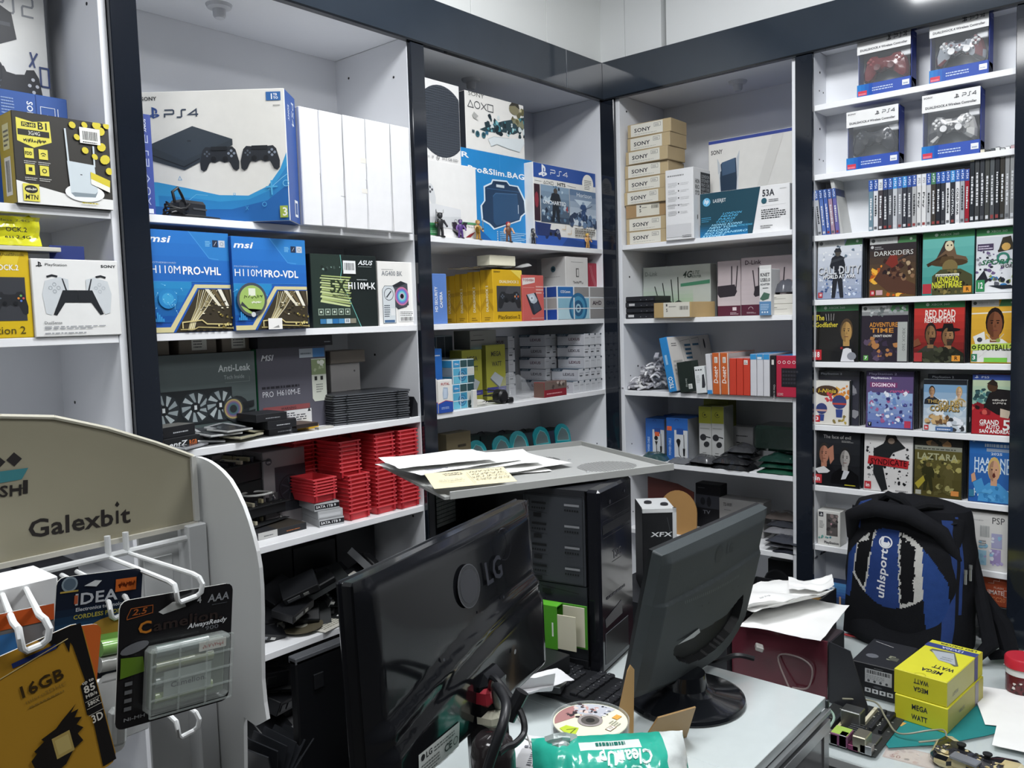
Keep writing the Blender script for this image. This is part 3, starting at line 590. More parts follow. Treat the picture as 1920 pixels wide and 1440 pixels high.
# ================================================================ left run, middle unit, third shelf
o = boxA('cooler_box', 'wide grey-green box picturing three fans, behind the black clutter', 'box', 280, 484, 810, 663, z3, .10, .13, '566060', faces={'r': '2f8a5c', 'l': '4a5452', 't': '4f5856'})
a = face(o); a.grad(0, 0, 1, 1, '4a5656', '5e6868', 6); a.text('Anti-Leak', .64, .78, .075, 'c6cecd', w=.31, bold=1, sh=.05); a.text('Tech Inside', .69, .69, .045, 'aab4b2', w=.2); a.line([(.7, .65), (.94, .65), (.94, .71)], .0008, '8a9492')
a.rect(.0, .2, .76, .60, '1f2427')
for cx in (.13, .41, .64):
    a.ell(cx, .40, .138, None, '2a3034', 24)
    for k in range(9):
        t0 = k*2*pi/9; P = [(cx+q*.128*cos(t0+d), .40+q*.128*a.W/a.H*sin(t0+d)) for q, d in ((.35, 0), (.98, .25), (.98, .62), (.35, .35))]; a.poly(P, 'aeb8ba' if k % 2 else '949fa2')
    a.ell(cx, .40, .042, None, '1b1f22', 14); a.rect(cx-.012, .375, cx+.012, .425, 'd4dadb')
a.ell(.8, .33, .12, None, '23282b', 16); a.poly([(.82, .4), (.97, .42), (.97, .35), (.86, .32)], '1c2022'); a.poly([(.82, .28), (.98, .31), (.97, .22), (.86, .22)], '1c2022')
for k, c_ in enumerate(('3a3e40', 'a89a64', '8a6a74', '5a5f86', '4a6a6a', '2c3034')): a.ell(.76, .34, .1-.013*k, None, c_, 22)
a.text('CASTLE', .74, .045, .05, 'dfe6e4', w=.17, bold=1); a.done(o)
zt = z3+DIM[o.name][2]
for i, (l, r, lab) in enumerate(((262, 318, 0), (336, 407, 1), (417, 481, 1))):
    o = boxA('small_carton', '%s brown carton on top of the wide three fan box' % ('left', 'middle', 'right')[i], 'box', l, r, 664, 634-i*3, zt, .125, .1, '82786c', faces={'t': '6e655a'})
    if lab:
        a = face(o); u = .33 if i == 1 else .27; a.rect(u, .2, u+.4, .98, 'd9d7cf'); a.small(u+.05, .35, u+.35, .85, 3, '4a4a4a', i); a.done(o)
o = boxA('motherboard_box', 'grey-purple box with silver lettering and a white oval sticker', 'box', 488, 617, 805, 650, z3, .10, .06, '585762', faces={'l': '2f8a5c', 'r': '3c3b44', 't': '4a4952'})
a = face(o); a.text('MSI', .05, .85, .065, 'd7d9df', w=.17, bold=1, sh=.3); a.rect(.6, .86, .8, .97, 'b9c2cc'); a.rect(.8, .86, .98, .97, '4a86c4'); a.small(.62, .9, .78, .94, 1, '6a7480')
a.small(.05, .515, .62, .55, 1, '23222a', 3, .8); a.text('PRO', .05, .42, .065, 'd7d9df', w=.16); a.text('H610M-E', .25, .425, .065, 'd7d9df', w=.34)
a.poly([(.77, .35), (.8, .31), (.96, .31), (.99, .35), (.99, .84), (.77, .84)], 'ced2c6'); a.rect(.77, .64, .99, .83, '8a9a72'); a.spots(.8, .67, .96, .8, 6, ('5a6a4a', 'e0e4d8', 'b0bc98'), .01, .03, 2); a.ell(.93, .79, .04, .03, 'e4e8dc', 10); a.rect(.81, .57, .85, .62, '2a2c2a'); a.rect(.9, .57, .94, .62, '2a2c2a'); a.small(.83, .42, .93, .54, 4, '8a8e88', 5)
a.rect(.05, .24, .72, .3, '8a4a4c'); a.text('WARNING', .3, .25, .03, '3a2024', w=.22, bold=1); a.rect(.05, .06, .74, .235, 'd5d6d8'); a.small(.08, .08, .66, .22, 5, '3a3c44', 8); a.poly([(.68, .2), (.73, .2), (.705, .25)], '2a2c30'); a.done(o)
zt = z3+DIM[o.name][2]
o = boxA('flat_box', 'flat black box on top of the grey-purple box', 'box', 483, 624, 652, 630, zt, .085, .12, '1d1e24'); a = face(o); a.small(.88, .3, .97, .5, 1, 'a0a4aa'); a.done(o)
o = boxA('writer_box', 'white box with grey serif lettering behind the black slim cases', 'box', 624, 679, 785, 680, z3, .15, .08, 'a7a4a2', faces={'t': '8e8b88'})
a = face(o); a.text('GREEN', .5, .46, .055, '5a5856', w=.36); a.text('DVD-WRITER', .2, .36, .055, '5a5856', w=.68); a.ell(.8, .85, .03, None, '5a5856', 8); a.done(o)
o = boxA('small_carton', 'brown carton on top of the white box with grey lettering', 'box', 620, 685, 680, 657, z3+DIM[o.name][2], .14, .09, '7f766d')
# slim black cases
c0, c1 = onZ(626, 799, z3), onZ(769, 783, z3); yw = math.atan2(c1.y-c0.y, c1.x-c0.x); wd = (c1-c0).length; n = 13; th = (onY(626, 741, c0.y).z-z3)/n
for k in range(n):
    if k == 0:
        s0 = M().box(0, 0, .0004, wd, .145, th-.0008, '34363a', .0012).box(.004, -.0012, th*.3, wd-.004, .01, th*.6, '64676c').box(-.0008, .006, th*.35, .003, .14, th*.55, '55585e').build('slim_case', 'plastic', None, c0, yw); tag(s0, 'x', 'case'); DIM['slim'] = (wd, .145, th)
        mm = M()
        for x in (.035, wd-.05): mm.box(x, -.0022, .002, x+.013, .004, th-.003, '8d9196', .0006).box(x+.004, -.003, .004, x+.009, 0, th-.005, '55595e')
        mm.build('clasp', 'metal', s0); e = s0
    else: e = dup(s0)
    e.location = c0+Vector(((k*7 % 5-2)*.0012, (k*3 % 4-1.5)*.0012, k*th)); e.rotation_euler = (0, 0, yw+(k*5 % 3-1)*.004)
    tag(e, 'slim black case with two clasps, %s from the bottom of the stack' % ORD[k+1], 'case', 'stack of slim black cases')
# small boxes
def stackbox(lbl, pF, pR, z, d, h, col, txt=None, top=None, name='small_box', yaw=None, fc=None):
    y0 = min(.06, max(.006, onZ(*pF, z).y)); A_, B_ = onY(*pF, y0), onY(*pR, y0); A_.z = B_.z = z; yw = max(-.05, min(.12, math.atan2(B_.y-A_.y, B_.x-A_.x))) if yaw is None else yaw; A_ = Vector((A_.x, max(A_.y, .004), z))
    o = crate(name, lbl, 'box', (A_.x, A_.y, z), (B_-A_).length, d, h, col, yaw=yw, faces={'t': top or col, **(fc or {})}, bev=.0008)
    if txt is not None: a = face(o); a.small(.3, .35, .8, .6, 1, txt, 3); a.done(o)
    return o
stackbox('grey fronted small black box at the bottom of the pile of three', (505, 818), (558, 809), z3, .085, .021, '3a3b40', 'c9ccd0', '202125')
stackbox('black small box in the middle of the pile of three', (503, 818), (557, 808), z3+.0215, .09, .021, '1d1e22', 'c9ccd0', '26272b')
stackbox('black small box on top of the pile of three, pushed left', (482, 820), (540, 811), z3+.043, .09, .02, '1b1c20', '9a9da2', '222327')
e = stackbox('black memory box at the bottom, left end by the post', (297, 848), (373, 822), z3, .12, .03, '191a1d', None, '2a2b2f', yaw=.22); e.location = (-1.775, .012, z3+.0003); e.scale.x = .115/DIM[e.name][0]
a = face(e); a.text('entZ', .1, .3, .4, 'e4e6e8', w=.45, bold=1, sh=.2); a.text('RGB', .62, .3, .35, 'd0703a', w=.2, bold=1); a.done(e)
e = stackbox('silver topped memory box lying on the black one by the post', (297, 838), (364, 817), z3+.0305, .1, .026, '1b1c20', 'b9bcc0', '6b6a66', yaw=.3); e.location = (-1.772, .02, z3+.0308); e.scale.x = .1/DIM[e.name][0]
stackbox('thin yellow edged box right of the small black boxes', (557, 808), (598, 803), z3, .12, .012, '2a2418', None, 'b59a2c', fc={'f': 'c49a20'})
stackbox('thin brown-black box on the yellow edged one', (556, 804), (597, 799), z3+.0125, .11, .01, '2a2220', None, '4a3a30')
stackbox('tiny white packet in front of the slim case stack', (598, 806), (626, 803), z3, .02, .006, 'b9b7b0', None, 'c9c7c0', name='packet')
r = random.Random(5)
for k, (px, py, an, col) in enumerate(((362, 838, .5, '9ea0a4'), (382, 834, -.2, 'b4b6b8'), (402, 829, .6, '85888c'), (420, 824, .15, 'c4c6c6'), (438, 822, .55, 'a4a6a8'), (452, 818, -.1, '96988f'), (466, 815, .4, 'b0ac94'), (480, 812, .7, '9f9a82'), (405, 836, .1, 'acaeb0'), (445, 827, .35, 'babcba'))):
    c = onY(px, py, .01+.03*(k % 3)); tl = .2+.35*(k % 3)
    e = M().box(-.045, -.01, 0, .05, .055, .005, col, .001, {'t': '5c5e60' if k % 2 else col}).box(-.035, 0, .0052, .03, .045, .0056, '3a3c40').build('card_packet', 'glossprint', None, (c.x, c.y, z3+.004+.0062*(k % 5)), rot=(tl*.3, tl*.2*(k % 2), an))
    tag(e, 'flat grey plastic card packet, %s from the left in the loose pile' % ORD[k+1], 'packet', 'loose card packets')
e = M().prism([(0, 0), (.05, 0), (.012, .06)], (0, 0, 0), (1, 0, 0), (0, 0, 1), (0, 1, 0), .02, '1b1c20').build('plastic_wedge', 'plastic', None, onY(772, 778, .01)); e.location.z = z3+.0005; tag(e, 'black plastic wedge right of the slim case stack', 'wedge')

# ================================================================ fourth shelf: red trays, boards
def tray_mesh():
    m = M(); w, d, h = .074, .105, .024; R_ = 'd23a42'
    def ring(z, i): return [(i, i, z), (w-i, i, z), (w-i, d-i, z), (i, d-i, z)]
    vs = ring(0, .005)+ring(h-.003, .001)+ring(h-.003, -.0015)+ring(h, -.0015)+ring(h, .003)+ring(.002, .007); fs = []
    for a in range(5):
        for k in range(4): fs.append((a*4+k, a*4+(k+1) % 4, a*4+4+(k+1) % 4, a*4+4+k))
    fs += [(3, 2, 1, 0), (20, 21, 22, 23)]; m.add(vs, fs, R_)
    m.box(-.002, -.005, h-.0035, w+.002, .0, h, 'dc5056').box(.004, -.0042, .004, .010, .001, h-.003, 'b52d36').box(w-.01, -.0042, .004, w-.004, .001, h-.003, 'b52d36')
    return m
tr0 = tray_mesh().build('red_tray', 'plastic', None); tag(tr0, 'x', 'tray'); used = [0]
def trays(px, py, n, where, pitch=.0119, dy=0, z=z4, yaw=0, lean=0, base=None):
    c = base or onZ(px, py, z)
    for k in range(n):
        e = tr0 if not used[0] else dup(tr0); used[0] = 1
        q = .02 if (lean and k >= n*.52) else 0
        e.location = (c.x-.012*(q > 0)+(k*5 % 3-1)*.0006, c.y+dy+q+(k*7 % 4)*.0005, z+.0008+k*pitch); e.rotation_euler = (0, 0, yaw+(k*3 % 5-2)*.006)
        tag(e, 'red plastic tray, %s from the bottom of %s' % (ORD[k+1], where), 'tray', 'nested red trays')
trays(656, 978, 18, 'the front stack beside the low stack', lean=1)
trays(707, 966, 19, 'the tall middle stack')
trays(752, 956, 19, 'the tall right stack by the post')
b1 = onZ(656, 978, z4)
trays(0, 0, 19, 'the hidden stack behind the front stack', base=Vector((b1.x-.005, b1.y+.115, z4)))
trays(0, 0, 19, 'the left rear stack behind the low stack', base=Vector((b1.x-.085, b1.y+.135, z4)))
trays(0, 0, 19, 'the rear stack behind the tall middle stack', base=Vector((b1.x+.075, b1.y+.14, z4)))
g0 = onZ(599, 990, z4); g1 = onZ(642, 982, z4)
for k in range(3):
    e = crate('drive_box', '%s grey drive box under the low stack of red trays' % ('bottom', 'middle', 'top')[k], 'box', (g0.x-.008*(k == 2), g0.y+.004*k, z4+k*.0225), (g1-g0).length+.006, .15, .022, '9fa1a3', yaw=math.atan2(g1.y-g0.y, g1.x-g0.x), faces={'t': '8c8e90', 'f': 'b4b6b8'}, bev=.0008)
    a = face(e)
    if k != 1: a.rect(.02, .25, .99, .8, '1d1e22'); a.text('SATA 1TB 9', .06, .38, .3, 'e4e6e8', w=.8, bold=1)
    else: a.rect(.05, .2, .9, .6, 'c9cbcd')
    a.done(e)
trays(0, 0, 6, 'the low stack on the grey drive boxes', z=z4+.0682, base=Vector((g0.x-.012, g0.y+.002, z4)), pitch=.0085, yaw=.0)
e = M().box(0, 0, 0, .12, .004, .09, '8a8a88', .001).box(.01, -.001, .02, .08, .0, .07, '5a5c5e').build('clear_case', 'glossprint', None, (g0.x-.05, g0.y+.09, z4+.002), rot=(-.5, .25, .5)); tag(e, 'grey clear plastic case tilted behind the grey drive boxes', 'case')
o = boxA('fan_box', 'grey box with dark fan picture and an arrow, behind the circuit boards', 'box', 497, 576, 950, 842, z4, .15, .1, '8b8789', faces={'t': '767274'})
a = face(o); a.ell(.13, .87, .075, None, '4a4a52', 14); a.text('cm', .09, .85, .03, 'c0c0c4', bold=1); a.rect(.26, .18, 1, .78, '32333a'); a.ring(.62, .48, .27, .004, '1c1d22', n=20); a.ell(.62, .48, .24, None, '25262c', 20)
for k in range(7): a.line([(.62, .48), (.62+.23*cos(k*.9), .48+.23*a.W/a.H*sin(k*.9))], .004, '3e4048')
a.rect(.1, .26, .3, .46, '56585a'); a.line([(.2, .3), (.2, .42)], .002, 'e0e0e0'); a.line([(.16, .38), (.2, .43), (.24, .38)], .002, 'e0e0e0'); a.done(o)
def board(name, label, loc, yaw, w=.19, d=.17, seed=1, pcb='26282a', rot=None, rich=1):
    """bare computer mainboard: printed board, slots, heat sinks, capacitors, port block"""
    t = thing(name, label, 'circuit board', loc, yaw, rot=rot); r = random.Random(seed)
    p = M().box(0, 0, 0, w, d, .002, pcb, .0004).build('printed_board', 'matte', t)
    a = Art((0, 0, .002), (1, 0, 0), (0, 1, 0), (0, 0, 1), w, d, eps=.00002)
    for k in range(70): x, y = r.uniform(.03, .92), r.uniform(.03, .92); a.rect(x, y, x+r.uniform(.008, .03), y+r.uniform(.006, .02), r.choice(('8a8c88', 'b9bbb4', '55585a', 'c9c4a8', '3c3e40')))
    for k in range(14): x, y = r.uniform(.05, .8), r.uniform(.05, .8); a.line([(x, y), (x+.1, y), (x+.14, y+.06)], .0006, '5a5e5c')
    a.done(t, 'printed_traces')
    for k in range(3): M().box(w*(.12+.13*k), d*.08, .002, w*(.12+.13*k)+.008, d*.55, .012, ('1c1d20', '2a2b2e', 'd8d2b8')[k % 3], .0006).build('expansion_slot', 'plastic', t)
    for k in range(2): M().box(w*(.62+.1*k), d*.2, .002, w*(.62+.1*k)+.007, d*.9, .013, ('c9c19a', '34363a')[k], .0006).build('memory_slot', 'plastic', t)
    m = M(); m.box(w*.3, d*.62, .002, w*.48, d*.84, .006, 'a6a8aa', .0006)
    for k in range(6): m.box(w*.3, d*(.62+.04*k), .006, w*.48, d*(.635+.04*k), .022, '9a9ca0')
    m.build('heat_sink', 'metal', t)
    M().box(w*.08, d*.62, .002, w*.26, d*.82, .008, '8e8f8c', .0008).build('socket', 'metal', t)
    for k in range(7 if rich else 4): x, y = r.uniform(.05, .95)*w, r.uniform(.1, .6)*d; M().lathe([(.0042, 0), (.0042, .011), (.0036, .012), (0, .012)], '3d4048', (x, y, .002), 10).build('capacitor', 'gloss', t, smooth=True)
    for k, (c_, x0, x1, h) in enumerate((('b0b2b4', .05, .2, .022), ('8a4a6a', .22, .36, .014), ('a8aaac', .38, .48, .03), ('b8bab8', .5, .66, .026))): M().box(w*x0, d-.018, .002, w*x1, d+.004, h, c_, .0008).build('port_block', 'metal', t)
    return t
c = onZ(484, 1013, z4)
e = stackbox('white fronted flat carton under the left circuit boards', (484, 1012), (521, 1002), z4, .2, .02, '37383b', '55585c', '2a2b2e', name='flat_box', fc={'f': 'b9b9b6'})
e = stackbox('flat black carton with orange printing on the tray shelf', (521, 1003), (575, 990), z4, .17, .019, '202124', 'b06a3a', '3a3630', name='flat_box')
for k, (dx, dy, dz, yw, lb) in enumerate(((-.04, .02, .024, .25, 'lowest bare circuit board on the flat cartons'), (-.05, .03, .075, .1, 'bare circuit board propped above the lowest one'), (-.06, .05, .19, .2, 'bare circuit board near the top of the left pile'))):
    board('circuit_board', lb, c+Vector((dx, dy, dz)), yw, seed=k+3)
    if k: e = crate('flat_box', ('flat dark carton carrying the middle circuit board', 'flat dark carton carrying the top circuit board')[k-1], 'box', c+Vector((dx-.01, dy+.01, dz-.0275-.02*(k-1))), .19, .16, .027+.02*(k-1), '1b1c1f', yaw=yw)
e = crate('flat_box', 'dark carton at the back left of the tray shelf', 'box', c+Vector((-.07, .09, .001)), .15, .12, .14, '17181a')
tr = M()
tr.tube([(.0+.045*cos(q*.5), .045*sin(q*.5), .004+.001*q) for q in range(11)], .003, 'b4b4b0', 6)
e = tr.build('cable_loop', 'plastic', None, c+Vector((.04, .05, .103)), smooth=True); tag(e, 'grey ribbon of cable looped on the middle circuit board', 'cable')

# ================================================================ fifth shelf: black clutter, disc
r = random.Random(11)
K = 0
for (px, py, zz, sz, kind) in ((497, 1195, .0, 1, 0), (505, 1135, .05, 1, 0), (528, 1160, .02, 1.2, 1), (548, 1120, .05, 1.1, 0), (570, 1150, .01, 1.3, 1), (600, 1130, .03, 1.3, 1), (520, 1090, .12, 1, 0), (560, 1080, .13, 1.1, 0), (600, 1075, .12, 1.2, 1), (640, 1100, .06, 1.2, 1), (625, 1060, .14, 1, 0), (665, 1065, .12, 1.2, 0), (690, 1040, .14, 1.3, 1), (660, 1130, .0, 1.2, 0), (710, 1080, .05, 1.3, 1), (735, 1050, .1, 1.2, 0)):
    K += 1; c = onY(px, py, .06+.03*(K % 4)); c.z = max(c.z-.03, z5+.03)
    an, tl, tw = r.uniform(-.6, .6), r.uniform(.15, .7), r.uniform(-.4, .4)
    if kind == 0:
        t = thing('drive_unit', 'black drive with silver connectors, %s in the dark clutter counted from the left' % ORD[K], 'drive', c, rot=(tl, tw, an))
        M().box(-.05, -.035, -.012, .05, .035, .012, '1a1b1e', .002).build('drive_shell', 'plastic', t); M().box(-.04, -.0365, -.006, -.005, -.034, .004, '8a8c8e', .0005).box(.005, -.0365, -.006, .02, -.034, .003, 'b4b4b0', .0005).build('connector', 'metal', t)
        M().box(-.035, -.02, .0121, .01, .015, .0125, 'b9b7b0').build('paper_label', 'print', t) if K % 3 == 0 else None
    else:
        t = thing('expansion_card', 'black expansion card with metal bracket, %s in the dark clutter counted from the left' % ORD[K], 'circuit board', c, rot=(tl, tw, an))
        M().box(-.075, -.05, -.001, .075, .05, .001, '1c1f20', .0004).build('printed_board', 'matte', t)
        M().box(-.077, -.052, -.001, -.075, .055, .02, 'b0b2b4').build('bracket', 'metal', t); M().box(-.03, -.03, .001, .04, .03, .02, '17181a', .003).build('cooler', 'plastic', t)
        for q in range(5): M().box(-.07, -.045+.018*q, .001, -.055, -.034+.018*q, .012, ('d0d0cc', '9a9c9e')[q % 2], .0006).build('port', 'metal', t)
c = onZ(565, 1181, z5)
t = thing('disc', 'dull gold disc lying at the front of the dark shelf', 'disc', c+Vector((0, .0, .0125)), rot=(.02, -.03, 0))
M().lathe([(.0075, 0), (.06, 0), (.06, .0012), (.0075, .0012), (.0075, 0)], '5e5848', n=40).build('disc_plate', 'gloss', t, smooth=True); M().lathe([(.0076, .0013), (.018, .0013), (.018, .0016), (.0076, .0016), (.0076, .0013)], 'b8b6a8', n=24).build('hub_ring', 'gloss', t)
for k, (px, py, an, col, lb) in enumerate(((640, 1160, .35, '2f4a38', 'green and white booklet beside the gold disc'), (622, 1172, .2, 'd9d6cc', 'cream paper slip beside the gold disc'), (655, 1150, .5, '1f2022', 'black and white printed card beside the gold disc'), (575, 1168, .1, '9a926a', 'tan paper under the gold disc'))):
    c = onZ(px, py, z5); e = M().box(-.06, -.03, 0, .06, .04, .0022, col, .0003).build('booklet', 'print', None, (c.x, c.y, z5+.0006+.0025*k), an); tag(e, lb, 'booklet'); DIM[e.name] = (.12, .07, .0022)
    a = Art((-.06, -.03, .0022), (1, 0, 0), (0, 1, 0), (0, 0, 1), .12, .07)
    if k == 0: a.rect(.4, 0, 1, 1, 'dcdcd4'); a.small(.45, .2, .95, .8, 4, '6a6c6a')
    elif k == 2: a.text('PRE', .1, .3, .4, 'e9e9e6', w=.5, bold=1); a.ring(.8, .5, .1, .004, 'e9e9e6')
    else: a.small(.1, .2, .9, .8, 4, '8a8878', 3)
    a.done(e, 'printing')
# lower dark shelf
z6 = ZA[6]
for k in range(5): crate('dark_carton', 'black carton filling the back of the dark shelf, %s from the left' % ORD[k+1], 'box', (-1.78+.155*k, .2, z5+.0004), .15, .12, .19+.02*(k % 3), ('15161a', '1d1e22', '131418')[k % 3])
for k in range(4): crate('dark_carton', 'black carton on the lowest visible shelf by the stand, %s from the left' % ORD[k+1], 'box', (-1.78+.16*k, .16, z6+.0004), .155, .15, .2+.02*(k % 2), ('15161a', '1b1c20')[k % 2])
t = thing('flat_monitor', 'black flat panel standing below the disc shelf, behind the big glossy monitor', 'monitor', (onY(556, 1230, -.07).x, -.065, .03))
M().box(0, 0, -.03, .42, .03, .712, '121316', .004).box(0, .0, .7, .42, .034, .718, '5a5c60', .002).build('panel_shell', 'plastic', t); M().box(.05, -.006, .62, .08, .0, .66, '1c1d20', .001).build('latch', 'plastic', t)
for k, (px, py, an) in enumerate(((492, 1290, .1), (520, 1330, .5), (500, 1380, .3), (535, 1290, -.3))):
    c = onY(px, py, .1); t = thing('drive_unit', 'dark drive unit with square openings, %s on the lowest visible shelf' % ORD[k+1], 'drive', (c.x, c.y, max(c.z, z6)+.03), rot=(.3*k, .2, an))
    M().box(-.06, -.04, -.02, .06, .04, .02, '1d1e21', .002).build('drive_shell', 'plastic', t); M().box(-.05, -.042, -.01, -.025, -.039, .01, '5a5c5e', .001).box(-.015, -.042, -.01, .015, -.039, .01, '5a5c5e', .001).build('opening', 'metal', t)
for k in range(6):
    c = onY(478+k*12, 1430-k*5, -.02); e = M().box(-.002, -.05, -.07, .002, .06, .06, '26282c', .0006).build('dark_card', 'plastic', None, (c.x, c.y, c.z-.01), rot=(.2, .25*k-.4, .3)); tag(e, 'dark upright card, %s in the fan of cards at the bottom by the stand' % ORD[k+1], 'card', 'fan of dark cards')
# ================================================================ left run, corner unit, top shelf
o = boxA('console_box', 'white console box with a small gamepad and a green corner, beside the post', 'box', 795, 896, 446, 306, z1, .03, .12, 'ecebe9', faces={'t': 'dcdcdc'})
a = face(o); gamepad(a, -.02, .42, .5, .3, 'd8dadc', ('4a4d52',)*4, 'c2c5c8'); a.poly([(0, .26), (.68, .3), (.68, .12), (0, .16)], 'd2d4d6'); a.poly([(0, .42), (.2, .44), (.68, .40), (.68, .3), (0, .26)], 'e0e1e3'); a.ring(.58, .235, .025, .0015, '4a4d52')
a.rect(.67, .21, 1, .24, '5a9a6a'); a.rect(0, .03, .28, .19, '3f8f58'); a.rect(.03, .12, .26, .16, '2a6a40'); a.small(.05, .06, .25, .1, 2, 'b9dcc4', 3)
scribble(a, .5, .16, .95, .2, 1, '3a3a3e', .001, 4); a.poly([(.5, .12), (.6, .04), (.72, .03), (.62, .08)], '2a2b30'); a.poly([(.95, .12), (.85, .04), (.75, .03), (.84, .08)], '8a2a30'); a.done(o)
zt = z1+DIM[o.name][2]
o = boxA('console_box', 'white console box picturing a large dark disc, on the other white one', 'box', 789, 865, 305, 153, zt, .035, .11, 'ecebe9', faces={'t': 'dadada', 'r': 'd0d0d2'})
a = face(o); pts = [(.54+.62*cos(k*pi/20), .505+.62*a.W/a.H*sin(k*pi/20)) for k in range(40)]; cl = [(min(max(x, .02), .985), y) for x, y in pts]; a.poly(cl, '3d424a')
for k in range(28):
    y = .505+.6*a.W/a.H*(k-13.5)/14; hw = .6*math.sqrt(max(0, 1-((k-13.5)/14)**2)); a.line([(max(.03, .54-hw), y), (min(.975, .54+hw), y)], .0012, '565c66')
for k in range(20): x = .05+k*.047; hw = .6*a.W/a.H*math.sqrt(max(0, 1-((x-.54)/.62)**2)); a.line([(x, .505-hw), (x, .505+hw)], .0009, '4a505a')
a.small(.13, .035, .22, .055, 3, '5a5c60'); a.text('V', .26, .03, .03, '4a4c50', bold=1); a.ring(.4, .045, .028, .002, '4a4c50'); a.text('512 GB SSD', .5, .028, .032, '5a5c60', w=.4); a.done(o)
o = boxA('bag_box', 'tall blue box picturing a dark blue shoulder bag', 'box', 866, 1002, 452, 289, z1, .06, .1, '2486c8', faces={'t': '1a6aa6', 'r': '1a5f98'})
a = face(o); a.text('R', .02, .9, .055, 'f2f4f6', w=.1, bold=1); a.text('Pro&Slim.BAG', .1, .76, .06, 'f2f4f6', w=.78, bold=1); a.line([(.53, 0), (.53, 1)], .0006, '6fb8e6')
B = [(.3, .62), (.4, .67), (.42, .71), (.62, .72), (.66, .68), (.78, .68), (.82, .62), (.88, .52), (.89, .38), (.82, .33), (.8, .28), (.42, .15), (.36, .2), (.26, .24), (.25, .4), (.3, .46)]
a.poly(B, 'd6e6f0'); a.poly([(.56+(x-.56)*.93, .44+(y-.44)*.94) for x, y in B], '1f3a58'); a.poly([(.42, .52), (.46, .56), (.76, .58), (.79, .3), (.46, .2), (.42, .24)], '2b4f74'); a.line([(.42, .52), (.46, .56), (.76, .58)], .0022, '4a7098'); a.line([(.34, .6), (.8, .61)], .002, '3a6088'); a.line([(.45, .64), (.46, .68), (.6, .69), (.62, .65)], .004, '16293e'); a.rect(.47, .63, .58, .66, 'c9d4da'); a.rect(.765, .36, .775, .46, 'b9c9d6')
for k in range(6): a.rect(.46, .13-.02*k, .475, .138-.02*k, 'e8f0f4'); a.rect(.5, .13-.02*k, .9-.05*(k % 3), .136-.02*k, 'bfe0f2')
a.poly([(.2, .0), (.42, 0), (.24, .14), (.2, .12)], '1a5fa0'); a.done(o)
zt = z1+DIM[o.name][2]
o = boxA('console_box', 'white box with a splash painting of a rifle, on top of the blue bag box', 'box', 875, 984, 288, 184, zt, .065, .09, 'ebe9e4', faces={'l': '3a3d44', 't': 'cfcfcc'})
a = face(o); a.text('SONY', .05, .93, .07, '5a5a58', w=.26); strokes(a, 'TOXQ', .04, .73, .09, .12, .003, '4a4c50', .2)
a.poly([(.22, .38), (.4, .5), (.62, .62), (.86, .72), (1, .78), (1, .55), (.8, .42), (.62, .42), (.45, .38), (.3, .36)], '31474e'); a.spots(.3, .38, 1, .72, 46, ('2a4048', '4a8a96', '1d2c33', '7ab8c0', 'd8e2e2'), .012, .045, 3)
a.poly([(.3, .52), (.38, .56), (.4, .46), (.32, .42)], '263a42'); a.spots(.75, .6, 1, .9, 16, ('c9c29a', '6a6648', '8a8a70'), .02, .05, 8); a.ell(.82, .88, .09, .1, '8a8468', 14); a.poly([(.73, .92), (.78, 1), (.9, 1), (.92, .9), (.84, .95)], '3a3830')
a.poly([(.35, .24), (.45, .3), (.72, .33), (.96, .38), (1, .3), (.9, .12), (.7, .14), (.5, .18), (.4, .12)], 'dfe6e8'); a.line([(.35, .24), (.45, .3), (.72, .33)], .0015, 'b0bcc0'); a.line([(.4, .12), (.5, .18), (.7, .14), (.9, .12)], .0015, 'b0bcc0')
for x in (.18, .28): a.ell(x, .29, .035, None, '3a6a78', 10); a.ell(x, .3, .02, None, '22424c', 8)
for k in range(4): a.ell(.1+.02*(k % 2), .31+.02*(k//2), .012, None, '4a5a60', 6); a.ell(.32+.025*(k % 2), .33+.025*(k//2), .013, None, '2a6a88', 6)
a.poly([(.1, .6), (.13, .66), (.2, .6), (.15, .56), (.21, .52), (.12, .55)], 'b0b0ac'); a.done(o)
o = boxA('console_box', 'blue and white console box with two game pictures, right end of the corner unit', 'box', 1003, 1119, 462, 315, z1, .02, .11, 'e9e8e4', faces={'t': '2f4d94', 'r': '243f80'})
a = face(o); a.rect(0, .82, 1, 1, '2b52a0'); pslogo(a, .14, .91, .11, 'f0f2f6'); strokes(a, 'PS4', .26, .88, .075, .06, .0026, 'f0f2f6', .3); strokes(a, 'TOXQ', .15, .76, .03, .035, .0013, '26282c', .3); a.text('HITS', .36, .758, .04, '26282c', w=.13, bold=1); a.line([(.02, .78), (.12, .78)], .001, '4a4c50'); a.line([(.52, .78), (.66, .77)], .001, '4a4c50'); a.ell(.86, .84, .095, None, 'f0efe8', 22); a.small(.8, .77, .92, .9, 6, '5a5a58', 9)
a.rect(0, .3, .09, .74, '331a28'); a.ell(.04, .55, .03, .1, '8a2a3a', 8); a.grad(.1, .29, .545, .745, '20344e', '8aa4bc', 6); a.spots(.1, .3, .54, .74, 34, ('5a7a96', 'b4c8d6', '1a2a40'), .01, .035, 4); figure(a, .325, .3, .24, .42, '14202e', '4a4440'); a.text('UNCHARTED', .13, .515, .045, 'e8eef2', w=.36, bold=1); a.text('4', .48, .44, .07, 'a03a40', bold=1)
